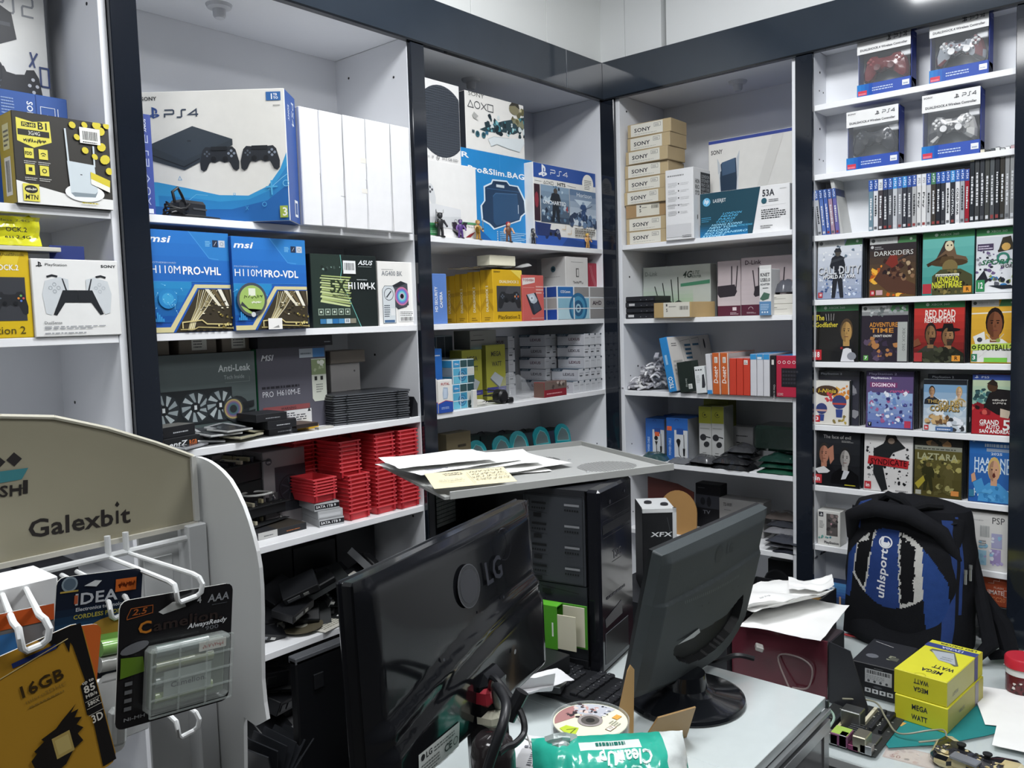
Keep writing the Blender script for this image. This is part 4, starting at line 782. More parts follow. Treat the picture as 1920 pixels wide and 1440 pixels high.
a.grad(.55, .29, .99, .745, 'd4e0ea', '4a6a90', 6); a.text('Horizon', .66, .66, .05, 'e8f0f4', w=.26); a.poly([(.62, .62), (.92, .62), (.78, .5)], 'c4d4e2'); a.spots(.56, .3, .98, .42, 24, ('2a3c58', '42587a', '6a84a4'), .02, .05, 6); figure(a, .77, .36, .16, .24, '36507a', '8aa0b8'); a.line([(.62, .42), (.92, .56)], .002, '2a3c58')
a.poly([(0, .29), (.3, .15), (.3, .05), (0, .05)], '27407e'); a.rect(0, 0, 1, .12, '2b57ac'); a.poly([(.5, .12), (1, .05), (1, 0), (.4, 0)], '1f478e'); gamepad(a, .27, .08, .24, .15, '20305c'); a.poly([(.02, .28), (.24, .27), (.2, .12), (.04, .12)], '22356a')
a.line([(.41, .22), (.47, .22), (.47, .27)], .002, 'c9a874'); a.line([(.5, .17), (.56, .17), (.56, .22)], .002, 'c9a874'); a.small(.62, .15, .96, .27, 4, '7a7468', 2); a.text('INCLUDED WITH THIS PS4', .62, .2, .025, '4a4a4c', w=.34); a.done(o)
# figurines: small painted warriors
def figurine(px, py, hgt, lb, body, skin, hair, extra, y=-.001+.012):
    c = onY(px, py, y); t = thing('figurine', lb, 'figurine', (c.x, y, z1), random.uniform(-.5, .3)); s = hgt
    M().lathe([(.19*s, 0), (.19*s, .035*s), (.15*s, .05*s), (0, .05*s)], body[1], n=14).build('stand', 'plastic', t, smooth=True)
    m = M()
    for k in (-1, 1): m.tube([(k*.09*s, 0, .04*s), (k*.085*s, -.01*s, .2*s), (k*.06*s, 0, .38*s)], [.055*s, .05*s, .065*s], body[0], 8)
    m.lathe([(.1*s, .34*s), (.12*s, .45*s), (.15*s, .6*s), (.1*s, .68*s), (.04*s, .7*s)], body[0], n=12, sy=.7); m.build('body', 'plastic', t, smooth=True)
    m = M()
    for k in (-1, 1): m.tube([(k*.14*s, 0, .64*s), (k*.22*s, -.03*s, .5*s), (k*.23*s, -.1*s, .42*s)], [.05*s, .042*s, .035*s], skin, 8); m.ball((k*.23*s, -.11*s, .41*s), .045*s, skin, 8, 6)
    m.build('arm', 'plastic', t, smooth=True)
    M().ball((0, -.01*s, .8*s), (.1*s, .1*s, .115*s), skin, 12, 8).build('head', 'plastic', t, smooth=True)
    m = M(); m.lathe([(.108*s, .78*s), (.112*s, .84*s), (.09*s, .91*s), (0, .935*s)], hair, (0, .012*s, 0), 12)
    if 'horn' in extra:
        for k in (-1, 1): m.tube([(k*.08*s, 0, .88*s), (k*.15*s, 0, .94*s), (k*.16*s, 0, 1.05*s)], [.03*s, .022*s, .004*s], '8a8a88', 6)
    if 'long' in extra: m.box(-.09*s, .03*s, .55*s, .09*s, .1*s, .86*s, hair, .02*s)
    m.build('headgear', 'plastic', t, smooth=True)
    if 'sword' in extra: sx = -1 if 'lefty' in extra else 1; M().box(sx*.23*s-.02*s, -.12*s, .36*s, sx*.23*s+.02*s, -.1*s, 1.0*s, 'b9bcc0', .004*s).box(sx*.23*s-.07*s, -.13*s, .5*s, sx*.23*s+.07*s, -.09*s, .53*s, '8a7038', .003*s).build('sword', 'metal', t)
    if 'wing' in extra:
        for k in (-1, 1): M().prism([(0, .5*s), (k*.2*s, .8*s), (k*.42*s, .78*s), (k*.34*s, .62*s), (k*.36*s, .5*s), (k*.2*s, .45*s)], (0, .06*s, 0), (1, 0, 0), (0, 0, 1), (0, 1, 0), .015*s, '2a2230').build('wing', 'plastic', t)
    if 'shield' in extra: M().lathe([(0, -.02*s), (.1*s, -.012*s), (.14*s, 0), (.1*s, .01*s), (0, .01*s)], 'b08a3a', n=16).xf(Matrix.Translation((-.22*s, -.15*s, .45*s)) @ Matrix.Rotation(pi/2, 4, 'X')).build('shield', 'metal', t)
figurine(826, 440, .082, 'black horned warrior figurine raising a sword, leftmost of the small figures', ('2b2c30', '1d1e20'), '34353a', '222326', 'horn sword lefty')
figurine(864, 446, .066, 'purple winged figurine before the white gamepad box', ('5a3f80', '3a3040'), '7a5a9a', '3a2a50', 'wing')
figurine(897, 449, .07, 'gold armoured figurine with a broad blade', ('b08a40', '7a6030'), 'd0a878', 'a07a34', 'sword shield')
figurine(954, 454, .075, 'red haired figurine in a dark outfit before the blue bag box', ('6a4a3a', '3a3230'), 'd8a888', 'a8323a', 'long')
figurine(1000, 458, .06, 'dark hooded skeleton figurine', ('33343a', '26272b'), '8a8a86', '2a2b30', 'long')
figurine(1102, 465, .062, 'yellow haired bare chested figurine at the right end', ('c0955a', '6a5030'), 'd8a878', 'd8b040', 'sword')

# ---- second shelf
o = boxA('camera_box', 'blue box with white vertical lettering at the left end beside the yellow cartons', 'box', 803, 840, 606, 513, z2, .02, .08, '5d82c4', faces={'t': '4a6aa8', 'r': '8a9cc0'})
a = face(o); a.text('HD SECURITY', .5, .24, .13, 'f0f3f8', rot=90, w=.5, bold=1); a.text('CAMERA', .75, .32, .13, 'f0f3f8', rot=90, w=.32, bold=1); a.text('AHD', .15, .38, .11, 'f0f3f8', rot=90, w=.16, bold=1); a.line([(.23, .4), (.23, .65)], .0006, 'f0f3f8'); a.done(o)
q0, q1 = onY(926, 603, .006), onY(980.5, 602.5, .006); hh = onY(930, 505, .006).z-z2
for k in range(4):
    o = crate('gamepad_carton', 'yellow gamepad carton, %s from the front of the row of four' % ORD[k+1], 'box', (q0.x-.001*k, .006+.0585*k, z2), q1.x-q0.x, .057, hh-.004*k, 'd8ac1c', faces={'t': 'b8901a', 'l': 'd2a71d'}, group='yellow gamepad cartons')
    a = face(o, 'l')
    for p in ([(0, .55), (1, .55), (1, .63), (0, .63)], [(0, .3), (.5, .5), (1, .3), (1, .2), (.5, .4), (0, .2)], [(.4, .7), (.6, .7), (.6, 1), (.4, 1)]): a.poly(p, 'bb921a')
    a.text('DUALSHOCK 2', .62, .2, .17, 'efe6c0', rot=90, w=.5, bold=1); a.small(.3, .04, .75, .12, 2, '8a6c14', k); a.done(o, 'side_print')
    if k == 0:
        a = face(o); a.poly([(.6, 1), (1, .8), (1, 1)], 'ecd25a'); a.text('SONY', .04, .94, .03, '3a3010', w=.22, bold=1); a.text('DUALSHOCK 2', .22, .745, .05, 'f0e8c8', w=.66, bold=1); a.rect(.12, .2, .95, .69, '3f4044'); a.poly([(.12, .2), (.5, .69), (.95, .69), (.95, .2)], '4a4b4f'); gamepad(a, .55, .25, .78, .36, '25272a', ('6a7a8a', 'c0583a', '5a6a8a', 'd08a5a'))
        a.text('PlayStation.2', .14, .06, .07, '3f3410', w=.76); a.done(o)
zt = z2+hh
o = boxA('adhesive_roll_box', 'small cream carton on the crumpled sheet above the yellow cartons', 'box', 919, 967, 500, 479, zt+.016, .03, .06, 'e8e3cc', faces={'t': 'd6d1ba'})
m = M(); sheet(m, .29, .13, lambda u, v: .003+.004*noise.noise(Vector((u*5, v*4, 2)))+.018*max(0, u-.75)/.25*(.6+.5*sin(v*9)), 'c9cac8', .0012, 20, 10)
c = onY(893, 503, .0); e = m.build('crumpled_sheet', 'bag', None, (c.x, .004, zt+.003), smooth=True); tag(e, 'crumpled grey plastic sheet lying on the yellow cartons', 'plastic sheet')
o = boxA('drive_box', 'coral red hard drive box with drive picture', 'box', 981, 1021, 603, 516, z2, .0, .07, 'c9605a', faces={'t': 'a84c48', 'l': 'b4524c'})
a = face(o); a.poly([(0, .93), (.58, .95), (.58, .84), (.4, .82), (0, .78)], 'e4dcd8'); a.text('TOSHIBA', .02, .865, .05, '8a2a2c', w=.52, bold=1); a.line([(.03, .73), (.56, .73)], .0012, 'e8b0a8'); a.small(.62, .6, .98, .8, 3, 'e8c0b8', 4); a.rect(.62, .72, .62, .9, 'e8c0b8')
a.poly([(.16, .57), (.6, .62), (.88, .25), (.5, .13), (.44, .16)], '2b2f3a'); a.poly([(.2, .58), (.52, .61), (.68, .46), (.6, .36), (.38, .4)], 'b4bec8'); a.ell(.42, .5, .12, .07, 'cfd8e0', 14); a.ell(.42, .5, .03, .018, '4a525c', 8); a.poly([(.46, .36), (.66, .42), (.84, .26), (.54, .17)], '3c4250'); a.line([(.38, .06), (.97, .06)], .001, 'f0d8d0'); a.done(o)
o = boxA('camera_box', 'blue and grey tiled camera box with round lens picture', 'box', 1046, 1134, 603, 537, z2, .0, .10, 'dfe3e6', faces={'t': 'c2c6ca', 'l': 'c9ccd0'})
def tiles(a, n=(3, 3), lens=True, pal=('2f6db0', '8f8d8c', '9a9897', '8ab8cc', '7ab0c8', 'b4b2b0', 'b9d8e2', 'a8ccd8', '8f8d8c')):
    for k in range(9):
        i, j = k % 3, 2-k//3; a.rect(i/3+.012, j/3+.02, (i+1)/3-.012, (j+1)/3-.02, pal[k])
    if lens:
        for rr, c_ in ((.19, '2c6a94'), (.15, '4a90b4'), (.1, '2a5a80'), (.055, '9ac0d0'), (.03, '24486a')): a.poly([(.42+rr*cos(q*pi/14), min(.97, max(.02, .34+rr*a.W/a.H*sin(q*pi/14)))) for q in range(28)], c_)
        a.rect(.32, 0, .345, .66, 'dfe3e6'); a.rect(.0, .32, .66, .35, 'dfe3e6')
    a.text('CCDCamera', .06, .8, .07, 'e8eef4', w=.2, bold=1)
a = face(o); tiles(a); a.text('AHD', .73, .44, .12, '3a2c34', w=.2, bold=1); a.done(o)
a = face(o, 'l')
for i in range(2):
    for j in range(3): a.rect(i/2+.03, j/3+.02, i/2+.47, (j+1)/3-.02, ('24489a', 'a2a09e', '2a4a94')[j])
a.text('HD', .1, .76, .1, 'e8eef4', w=.3, bold=1); a.done(o, 'side_print')
zt = z2+DIM[o.name][2]
o = boxA('camera_box', 'white cube box with a small lens mark, on the tiled blue camera box', 'box', 1061, 1103, 536, 482, zt, .012, .115, 'cfcdca', faces={'l': 'b9b8b6', 't': 'b4b3b1'})
a = face(o); a.small(.25, .82, .8, .86, 1, '8a8886'); a.rect(.45, .32, .58, .62, '6a6866'); a.rect(.49, .36, .56, .58, 'cfcdca'); scribble(a, .28, .06, .78, .22, 1, '3a3a3c', .0016, 5); a.done(o)
a = face(o, 'l'); a.ell(.5, .6, .1, None, '3a5a68', 14); a.ell(.5, .6, .04, None, '16242c', 10); a.small(.15, .33, .8, .37, 1, '8a8886'); a.done(o, 'side_print')
o = boxA('drive_box', 'dark red box beside the white cube box at the right wall', 'box', 1104, 1135, 536, 494, zt, .03, .09, '9c2a3c', faces={'l': '7a2030', 't': '7a2030'})
a = face(o); a.rect(.6, 0, 1, 1, '5a2230')
for k in range(3): a.line([(.05+.05*k, .9), (.15+.05*k, .5), (.35+.06*k, .02)], .0016, 'c9808a')
a.line([(.9, .2), (.9, .9)], .0018, 'd8b0b4'); a.done(o)

# ---- third shelf
pale = 'c3c5c9'
def cube_cam(lb, pl, pr, pb, pt, z, y, d, dim):
    o = boxA('camera_box', lb, 'box', pl, pr, pb, pt, z, y, d, 'cfdde0' if not dim else '8c969c', faces={'t': '9fb0b4', 'l': 'b0bcc0'})
    a = face(o); tiles(a, pal=('3a90c0', '2f4c50', '2a464a', '58a8c8', '3a88a8', 'c4c6c0', '6ab8d0', '5aa8c0', '2f4c50') if not dim else ('2a4a5c', '22343c', '22343c', '2c5060', '24424e', '8a908e', '2c5060', '2a4c58', '22343c')); a.done(o)
    a = face(o, 'l')
    for j in range(3): a.rect(.06, j/3+.02, .94, (j+1)/3-.02, ('3a7898', '8a98a0', '3a90c0')[j] if not dim else '2a4450')
    a.done(o, 'side_print'); return o
o = cube_cam('dark blue tiled camera box at the back left of the shelf', 806, 852, 740, 629, z3, .17, .1, 1)
o = cube_cam('small teal tiled camera box, lower of the two by the white relay boxes', 850, 890, 766, 719, z3, .03, .08, 0); zt = z3+DIM[o.name][2]
o = cube_cam('small teal tiled camera box, upper of the two', 850, 890, 719, 674, zt, .034, .08, 0)
for k, (pl, pr) in enumerate(((799, 821.5), (822.5, 850))):
    o = boxA('relay_box', ('slim white and blue box half hidden by the post', 'slim white and blue box with rounded device picture')[k], 'box', pl, pr, 772-k, 711+k, z3, -.004, .03, 'e6e4df', faces={'t': 'cfcdc8', 'r': 'c9c8c4'})
    a = face(o); a.poly([(0, 0), (1, 0), (1, .3), (.5, .36), (0, .28)], '2a50a8'); a.line([(0, .29), (.5, .37), (1, .31)], .002, 'b03a48'); a.text('FUTAL', .2, .84, .07, 'a83038', w=.6, bold=1); a.poly([(.33, .42), (.62, .42), (.68, .55), (.66, .76), (.36, .78), (.3, .6)], 'a8b8cc'); a.poly([(.36, .45), (.58, .45), (.6, .72), (.38, .74)], 'c4d2e2'); a.small(.2, .12, .8, .2, 2, 'b0c4e8', 3); a.done(o)
o = boxA('adapter_box', 'bright blue upright box behind the slim white and blue boxes', 'box', 800, 832, 760, 654, z3, .055, .06, '2465b4', faces={'t': '3a7ac4'})
a = face(o); a.poly([(0, .2), (1, .5), (1, .3), (0, .06)], '6aa8dc'); a.small(.1, .88, .9, .92, 1, 'd8e6f4'); a.done(o)
for k, (pl, pr, pb, pt, y) in enumerate(((869, 906, 750, 656, .09), (914, 950, 747, 646, .10))):
    o = boxA('driver_box', ('olive yellow power supply box standing behind the teal tiled boxes', 'olive yellow power supply box with grey device picture, beside the long white boxes')[k], 'box', pl, pr, pb, pt, z3, y, .06, '8f8f33', faces={'l': '6e6e2c', 't': '77772e'})
    a = face(o); a.rect(0, .16, 1, .25, '3a3a78'); a.text('MEGA', .24, .8, .08, '3c3e30', w=.52, bold=1); a.text('WATT', .28, .62, .08, '3c3e30', w=.5, bold=1); a.poly([(.18, .42), (.42, .52), (.86, .4), (.66, .24)], '9aa0a4'); a.poly([(.18, .42), (.66, .24), (.66, .21), (.18, .39)], '5a5e60'); a.small(.5, .19, .9, .22, 1, '8a8ac0'); a.done(o)
o = boxA('white_carton', 'white carton with a black line of print on top of the olive box', 'box', 882, 931, 650, 619, z3+.185, .12, .08, '9b9b95', faces={'l': '7c7c78'})
a = face(o); a.line([(.02, .48), (.52, .48)], .003, '2c2c2c'); a.small(.12, .72, .5, .8, 1, '6a6a66'); a.grad(0, 0, 1, .3, '6a8a88', '9b9b95', 4); a.done(o)
# long white boxes with narrow ends
hl = .0445; wl = .0385; dl = .13; k = 0
def lex(x, y, row, lb):
    o = crate('long_box', lb, 'box', (x, y, z3+hl*row), wl-.0008, dl, hl-.0006, pale, faces={'t': '5a6a7a', 'l': 'b9bbc1'}, bev=.0008, group='long white boxes with dark lettering')
    a = face(o); a.small(.15, .62, .85, .7, 1, '6a6c72', row); 
    if (row+int(x*100)) % 2: a.small(.15, .36, .8, .5, 1, '2c2e34', 2, .8)
    a.rect(.75, .85, 1, 1, '2f3c48'); a.done(o)
    a = face(o, 'l'); a.text('LEXUS', .42, .42, .22, '4a4650' if row % 2 else '5a3a48', w=.42, bold=1); a.poly([(0, 1), (.45, 1), (.38, .78), (0, .78)], '3a4a58'); a.text('LEXUS', .06, .82, .12, 'aab4bc', w=.26); a.line([(0, .985), (1, .985)], .002, '3a4a58'); a.small(.1, .12, .95, .17, 1, '8a8c92', row); a.done(o, 'side_print')
xr = .0115
for row in range(5):
    n = (5, 4, 3, 3, 3)[row]
    for i in range(n): lex(xr-wl*(i+1), .012+.002*(row % 2), row, 'long white box end on, %s from the right wall, %s row up' % (ORD[i+1], ORD[row+1]))
    xm = onY(1046, 650, .155).x
    for i in range(2): lex(xm-wl*(i+1)-.004*(row % 3), .155, row, 'long white box of the rear block, %s from its right, %s row up' % (ORD[i+1], ORD[row+1]))
xl = onY(967, 650, .17).x
for row in range(5): lex(xl-wl, .175, row, 'long white box beside the olive boxes, %s row from the shelf' % ORD[row+1])
m = M(); pillow(m, .16, .13, .075, .03, 3, 'b9bcc0', 22, 18)
c = onZ(948, 752, z3); e = m.build('plastic_bag', 'film', None, (c.x, max(c.y-.03, 0), z3+.001), .15, smooth=True); tag(e, 'crumpled clear plastic bag on the shelf before the long white boxes', 'bag')
o = boxA('gadget_box', 'small red and brown box at the foot of the long white boxes', 'box', 1021, 1063, 744, 715, z3, .0, .05, '8e2430', faces={'t': '6a5c56', 'l': '6a5048'})
a = face(o); a.rect(0, .5, 1, 1, '6f6058'); a.spots(.3, .6, .9, .95, 6, ('2a2624', 'b0a49a', '4a403c'), .03, .08, 2); a.small(.1, .2, .8, .35, 1, 'd8a0a4'); a.done(o)
c = onZ(945, 752, z3); t = thing('webcam', 'black round webcam with coiled cable before the olive boxes', 'webcam', (onY(940, 745, .01).x, .015, z3))
M().lathe([(.0, -.02), (.018, -.02), (.024, -.014), (.024, .014), (.018, .02), (0, .02)], '1d1e21', n=20).xf(Matrix.Translation((0, 0, .026)) @ Matrix.Rotation(pi/2, 4, 'X')).build('camera_body', 'plastic', t, smooth=True)
M().lathe([(.012, -.0215), (.009, -.0225), (0, -.0225)], '0c0d10', n=16).xf(Matrix.Translation((0, 0, .026)) @ Matrix.Rotation(pi/2, 4, 'X')).build('lens', 'gloss', t, smooth=True); M().box(.02, -.02, .001, .05, .012, .02, '1d1e21', .004).build('clip', 'plastic', t)
M().tube([(-.03+.05*cos(q*.7)*(1-.02*q), .01+.02*sin(q*.7), .004+.0022*q) for q in range(22)], .0022, '17181b', 6).build('cable', 'plastic', t, smooth=True)
m = M()
for k in range(3): m.tube([(-.02+.035*cos(q*.6+k), .008*k+.018*sin(q*.6+k), .003+.004*k+.001*q) for q in range(14)], .0016, 'dcdad4', 6)
c = onY(905, 752, .006); e = m.build('tangled_lead', 'plastic', None, (c.x+.02, .02, z3), smooth=True); tag(e, 'thin white cord tangled beside the webcam', 'cable')
o = boxA('white_remote', 'small white device leaning by the teal tiled boxes', 'device', 888, 895, 753, 731, z3, .005, .012, 'd8d6d0')

# ---- fourth shelf: teal mouse packs
def arch(w, h, n=10, slant=.3): return [(0, 0), (w, 0), (w, h*.72)]+[(w*(.5+.5*cos(pi*k/n)), h*(.72+.28*sin(pi*k/n))) for k in range(1, n)]+[(0, h*.5)]
for k, (px, y) in enumerate(((800, .02), (884, .07), (928, .09), (968, .08), (1008, .1), (1046, .1))):
    c = onY(px, 840, y); w, h = .088, .152
    t = thing('mouse_pack', 'teal hanging pack with grey mouse, %s from the left of the row behind the papers' % ORD[k+1], 'package', (c.x, y, z4+.001), rot=(-.22, .08*((k % 3)-1), -.12)); P = arch(w, h)
    M().prism(P, (0, 0, 0), (1, 0, 0), (0, 0, 1), (0, 1, 0), .004, '2aa3ad', '2590a0').build('card', 'glossprint', t)
    a = Art((0, 0, 0), (1, 0, 0), (0, 0, 1), (0, -1, 0), w, h); a.poly([(.12, .56), (.88, .56), (.86, .72), (.74, .84), (.5, .9), (.3, .8), (.14, .66)], '6f8486'); a.line([(.12, .56), (.88, .56), (.86, .72), (.74, .84), (.5, .9), (.3, .8), (.14, .66)], .003, '66c8cc', True); a.small(.15, .44, .85, .52, 2, '1b6a74', k); a.rect(.1, .05, .9, .4, '239aa4'); a.done(t, 'card_print')
    M().grid(lambda u, v: (.016+.056*u, -.004-.03*sin(pi*u)**.7*sin(pi*v)**.6, .006+.056*v), 8, 8, '55575b').build('mouse', 'gloss', t, smooth=True)
    M().box(.041, -.036, .044, .047, -.026, .056, '1c1d20', .002).build('scroll_wheel', 'plastic', t)
o = boxA('brown_pack', 'brown and green pack between the first two teal mouse packs', 'package', 838, 884, 850, 811, z4, .06, .05, '6a6048', faces={'t': '5a5240'}); a = face(o); a.rect(0, 0, 1, .35, '3f9a86'); a.small(.45, .75, .8, .85, 1, '2a2620'); a.done(o)
for k in range(6):
    px = 862+k*40; y = .2+.01*(k % 2)
    o = boxA('dark_carton', 'dark green-grey carton behind the teal packs, %s from the left' % ORD[k+1], 'box', px, px+38, 832-k*3, 818-k*3, z4, y, .08, ('3a4a46', '2c3a38', '2a5048', '40525a', '2f3a58', '5a6264')[k], faces={'t': '222a2a'})
    M().tube([(.02, .04, DIM[o.name][2]), (.03, .04, DIM[o.name][2]+.008), (.05, .04, DIM[o.name][2]+.009), (.062, .04, DIM[o.name][2])], .002, '15171a', 5).build('strap', 'plastic', o)
for k in range(3):
    o = boxA('dark_carton', ('dark carton on the lower corner shelf at the left', 'dark carton on the lower corner shelf in the middle', 'dark carton on the lower corner shelf at the right')[k], 'box', 820+k*90, 900+k*90, 1000, 930-k*6, z5, .1, .15, ('24262a', '2e3236', '202428')[k])
# ================================================================ right run, corner unit
y1, y2, y3, y4, y5, y6 = ZB1[1:7]
def lab_sony(a, alt=0):
    if alt: a.rect(.25, .08, .78, .98, 'dcd8c8'); a.text('S', .32, .4, .24, '3a3a3a', bold=1); a.bars(.6, .6, .76, .85, seed=6); a.small(.38, .7, .5, .8, 1, '4a4a4a'); a.rect(.33, .75, .36, .9, '4a4a4a'); return
    a.rect(.08, .06, .82, .94, 'e2dfd3'); a.text('SONY', .16, .36, .27, '33343a', w=.38, bold=1); a.line([(.62, .56), (.77, .56), (.77, .82), (.62, .82)], .001, '4a4a4c', True); a.small(.64, .62, .75, .78, 2, '6a6a6a', 3); a.small(.17, .18, .7, .24, 1, '9a988e')
xb = .05; zt_ = onX(1210, 228, xb).z; hp = (zt_-y1)/9
lf = [1176, 1175, 1173, 1171, 1171, 1170.5, 1173, 1173, 1175]; rt = [1257, 1254, 1252, 1250, 1250, 1250, 1256, 1258, 1257]
for k in range(9):
    i = 8-k; A_, B_ = onX(lf[i], 450-k*26, xb), onX(lf[i]+80, 446-k*26, xb)
    o = crate('tan_carton', 'tan carton, %s from the bottom of the tall stack' % ORD[k+1], 'box', (xb+(k*5 % 3)*.002, A_.y, y1+k*hp), A_.y-B_.y, .125, hp-.0006, 'b7a584', yaw=HB+.03*((k*7 % 3)-1), faces={'t': 'a59474', 'r': 'b09c78', 'f': 'bda983' if k != 2 else 'a88a62'}, group='tan cartons in the tall stack')
    a = face(o); lab_sony(a, k == 2); a.done(o, 'paper_label')
o = boxB('toner_box', 'tall white box with grey print standing before the tan cartons', 'box', 1249, 1301, 450, 316, y1, .018, .13, 'e4e4e4', faces={'t': 'd4d4d4', 'r': 'dcdcdc'})
a = face(o); a.small(.08, .9, .7, .94, 1, '8a8a8a')
for k in range(5): y = .78-.1*k; a.small(.1, y-.03, .42, y+.04, 4, 'b4b4b4', k); a.rect(.46, y, .5, y+.02, '4a4a4a'); a.small(.55, y-.01, .85, y+.03, 2, 'c4c4c4', k+9)
a.rect(.04, .04, .92, .22, 'd2d2d3'); a.line([(.06, .49), (.6, .5)], .0008, '7a7a7a'); a.small(.6, .03, .94, .07, 2, '3a3a3a', 4); a.done(o)
a = face(o, 'r'); a.rect(.42, .55, .98, .95, '2e3032')
for k in range(6): a.text(('PARIS', 'TOKYO', 'NEW YORK', 'RIO DE', 'SYDNEY', 'LONDON')[k], .46, .57+.06*k, .045, 'a4a6a8', w=.48, bold=1)
for k in range(3): a.text(('SYD', 'RIO', 'HON')[k], .1, .62+.08*k, .06, '5a5c5e', w=.26, bold=1)
a.rect(.2, .28, .24, .34, '4a4a4a'); a.done(o, 'side_print')
o = boxB('console_box', 'large white console box with a blue top edge and upright console picture', 'box', 1330, 1504, 440, 250, y1, .20, .12, 'e6e4df', faces={'t': '34489a'})
w_, d_, h_ = DIM[o.name]; a = face(o); a.rect(0, .965, 1, 1, '3a4a96'); a.text('SONY', .03, .86, .04, '4a4a4c', w=.13, bold=1)
a.poly([(.1, .82), (.14, .74), (.3, .77), (.35, .86), (.33, .5), (.31, .1), (.15, .1), (.12, .6)], 'd5dade'); a.poly([(.14, .76), (.31, .80), (.32, .6), (.29, .1), (.16, .1), (.13, .62)], '2a3d52'); a.poly([(.15, .77), (.3, .8), (.305, .66), (.155, .64)], '48607c'); a.poly([(.1, .82), (.14, .74), (.145, .69), (.11, .66)], 'c2c8ce'); a.poly([(.35, .87), (.31, .78), (.325, .6), (.335, .62)], 'c2c8ce')
pslogo(a, .69, .33, .09, '34363c'); strokes(a, 'PS', .8, .31, .085, .1, .0045, '4a4c50', .3); a.poly([(.4, .1), (.7, .96), (.82, .96), (.5, .1)], 'dedcd7'); a.done(o)
o = boxB('toner_box', 'dark teal and white toner box with city names, before the large white console box', 'box', 1313, 1481, 439, 353, y1, .06, .11, 'e6e6e6', faces={'t': '1d3e4c', 'r': 'bfc0c2'})
a = face(o); a.poly([(0, 0), (.6, 0), (.69, 1), (0, 1)], '1d4656'); a.grad(0, 0, .55, .3, '1a78b0', '1d4656', 6)
a.ell(.08, .8, .045, None, '6ab4dc', 20); a.text('hp', .05, .775, .09, 'f2f6f8', w=.055, bold=1, sh=.25); a.text('LASERJET', .155, .77, .075, 'eef2f4', w=.15)
for k, s in enumerate(('SYDNEY', 'RIO DE JANEIRO', 'MADRID', 'NEW YORK', 'HONG KONG', 'TOKYO', 'PARIS', 'MIAMI', 'LONDON')): a.text(s, .02+.028*k+.02*(k > 4), .02+.058*k, .042, '9fdcf6' if k < 5 else '5ab0da', w=.1+.028*len(s)*(1 if k < 5 else .7), bold=1, sh=.35)
a.text('SEOUL HONG KONG', .36, .2, .035, '5ab8e0', w=.24, bold=1, sh=.3); a.small(.02, .36, .13, .48, 3, '4a98c0', 5)
a.text('53A', .71, .78, .13, '3a3c42', w=.13, bold=1); a.ell(.73, .68, .03, None, '2a5a68', 14); a.small(.78, .65, .9, .72, 2, '5a5c60', 3); a.small(.7, .3, .96, .52, 5, '2e3034', 8); a.line([(.7, .57), (.96, .58)], .0005, '9a9a9a'); a.small(.69, .1, .82, .18, 2, '6a6a6a', 2); a.small(.9, .9, .97, .92, 1, '9a9a9a'); a.done(o)
a = face(o, 'r'); a.rect(.2, .7, .6, .85, '5a5c60'); a.small(.2, .3, .8, .5, 3, '5a5c60'); a.rect(.25, .08, .6, .2, '5a5c60'); a.done(o, 'side_print')

# second shelf
o = boxB('router_box', 'pale green router box picturing four antennas', 'box', 1207, 1333, 590, 498, y2, .17, .05, 'b9c0b9', faces={'t': 'a0a7a0', 'r': 'a9ada9', 'l': '5a7a60'})
a = face(o); a.grad(0, 0, .75, .6, '8fbf8c', 'b9c0b9', 8); a.text('D-Link', .03, .83, .08, '8a928a', w=.19, bold=1); a.text('4G', .6, .76, .12, '2a3a30', w=.13, bold=1, sh=.3); a.text('LTE', .74, .82, .06, '4a5a50', w=.1, sh=.3); a.text('ROUTER', .73, .75, .045, '4a5a50', w=.14, bold=1); a.poly([(.57, .65), (.99, .7), (.99, .63), (.57, .59)], '4a8a6a')
for x0, y0, x1, y1_ in ((.29, .1, .18, .62), (.36, .15, .3, .68), (.46, .25, .43, .74), (.54, .25, .53, .78)): a.line([(x0, y0), (x1, y1_)], .004, '2a332e')
a.poly([(.3, .1), (.34, .2), (.54, .34), (.72, .2), (.72, .12), (.56, .0), (.3, .0)], '37423c'); a.poly([(.3, .1), (.54, .34), (.72, .2), (.5, .04)], '414d46'); a.rect(.05, .08, .14, .4, '2a332e'); a.ell(.095, .33, .022, None, 'c0c8c0', 8); a.small(.06, .2, .13, .26, 2, 'c0c8c0'); a.done(o)
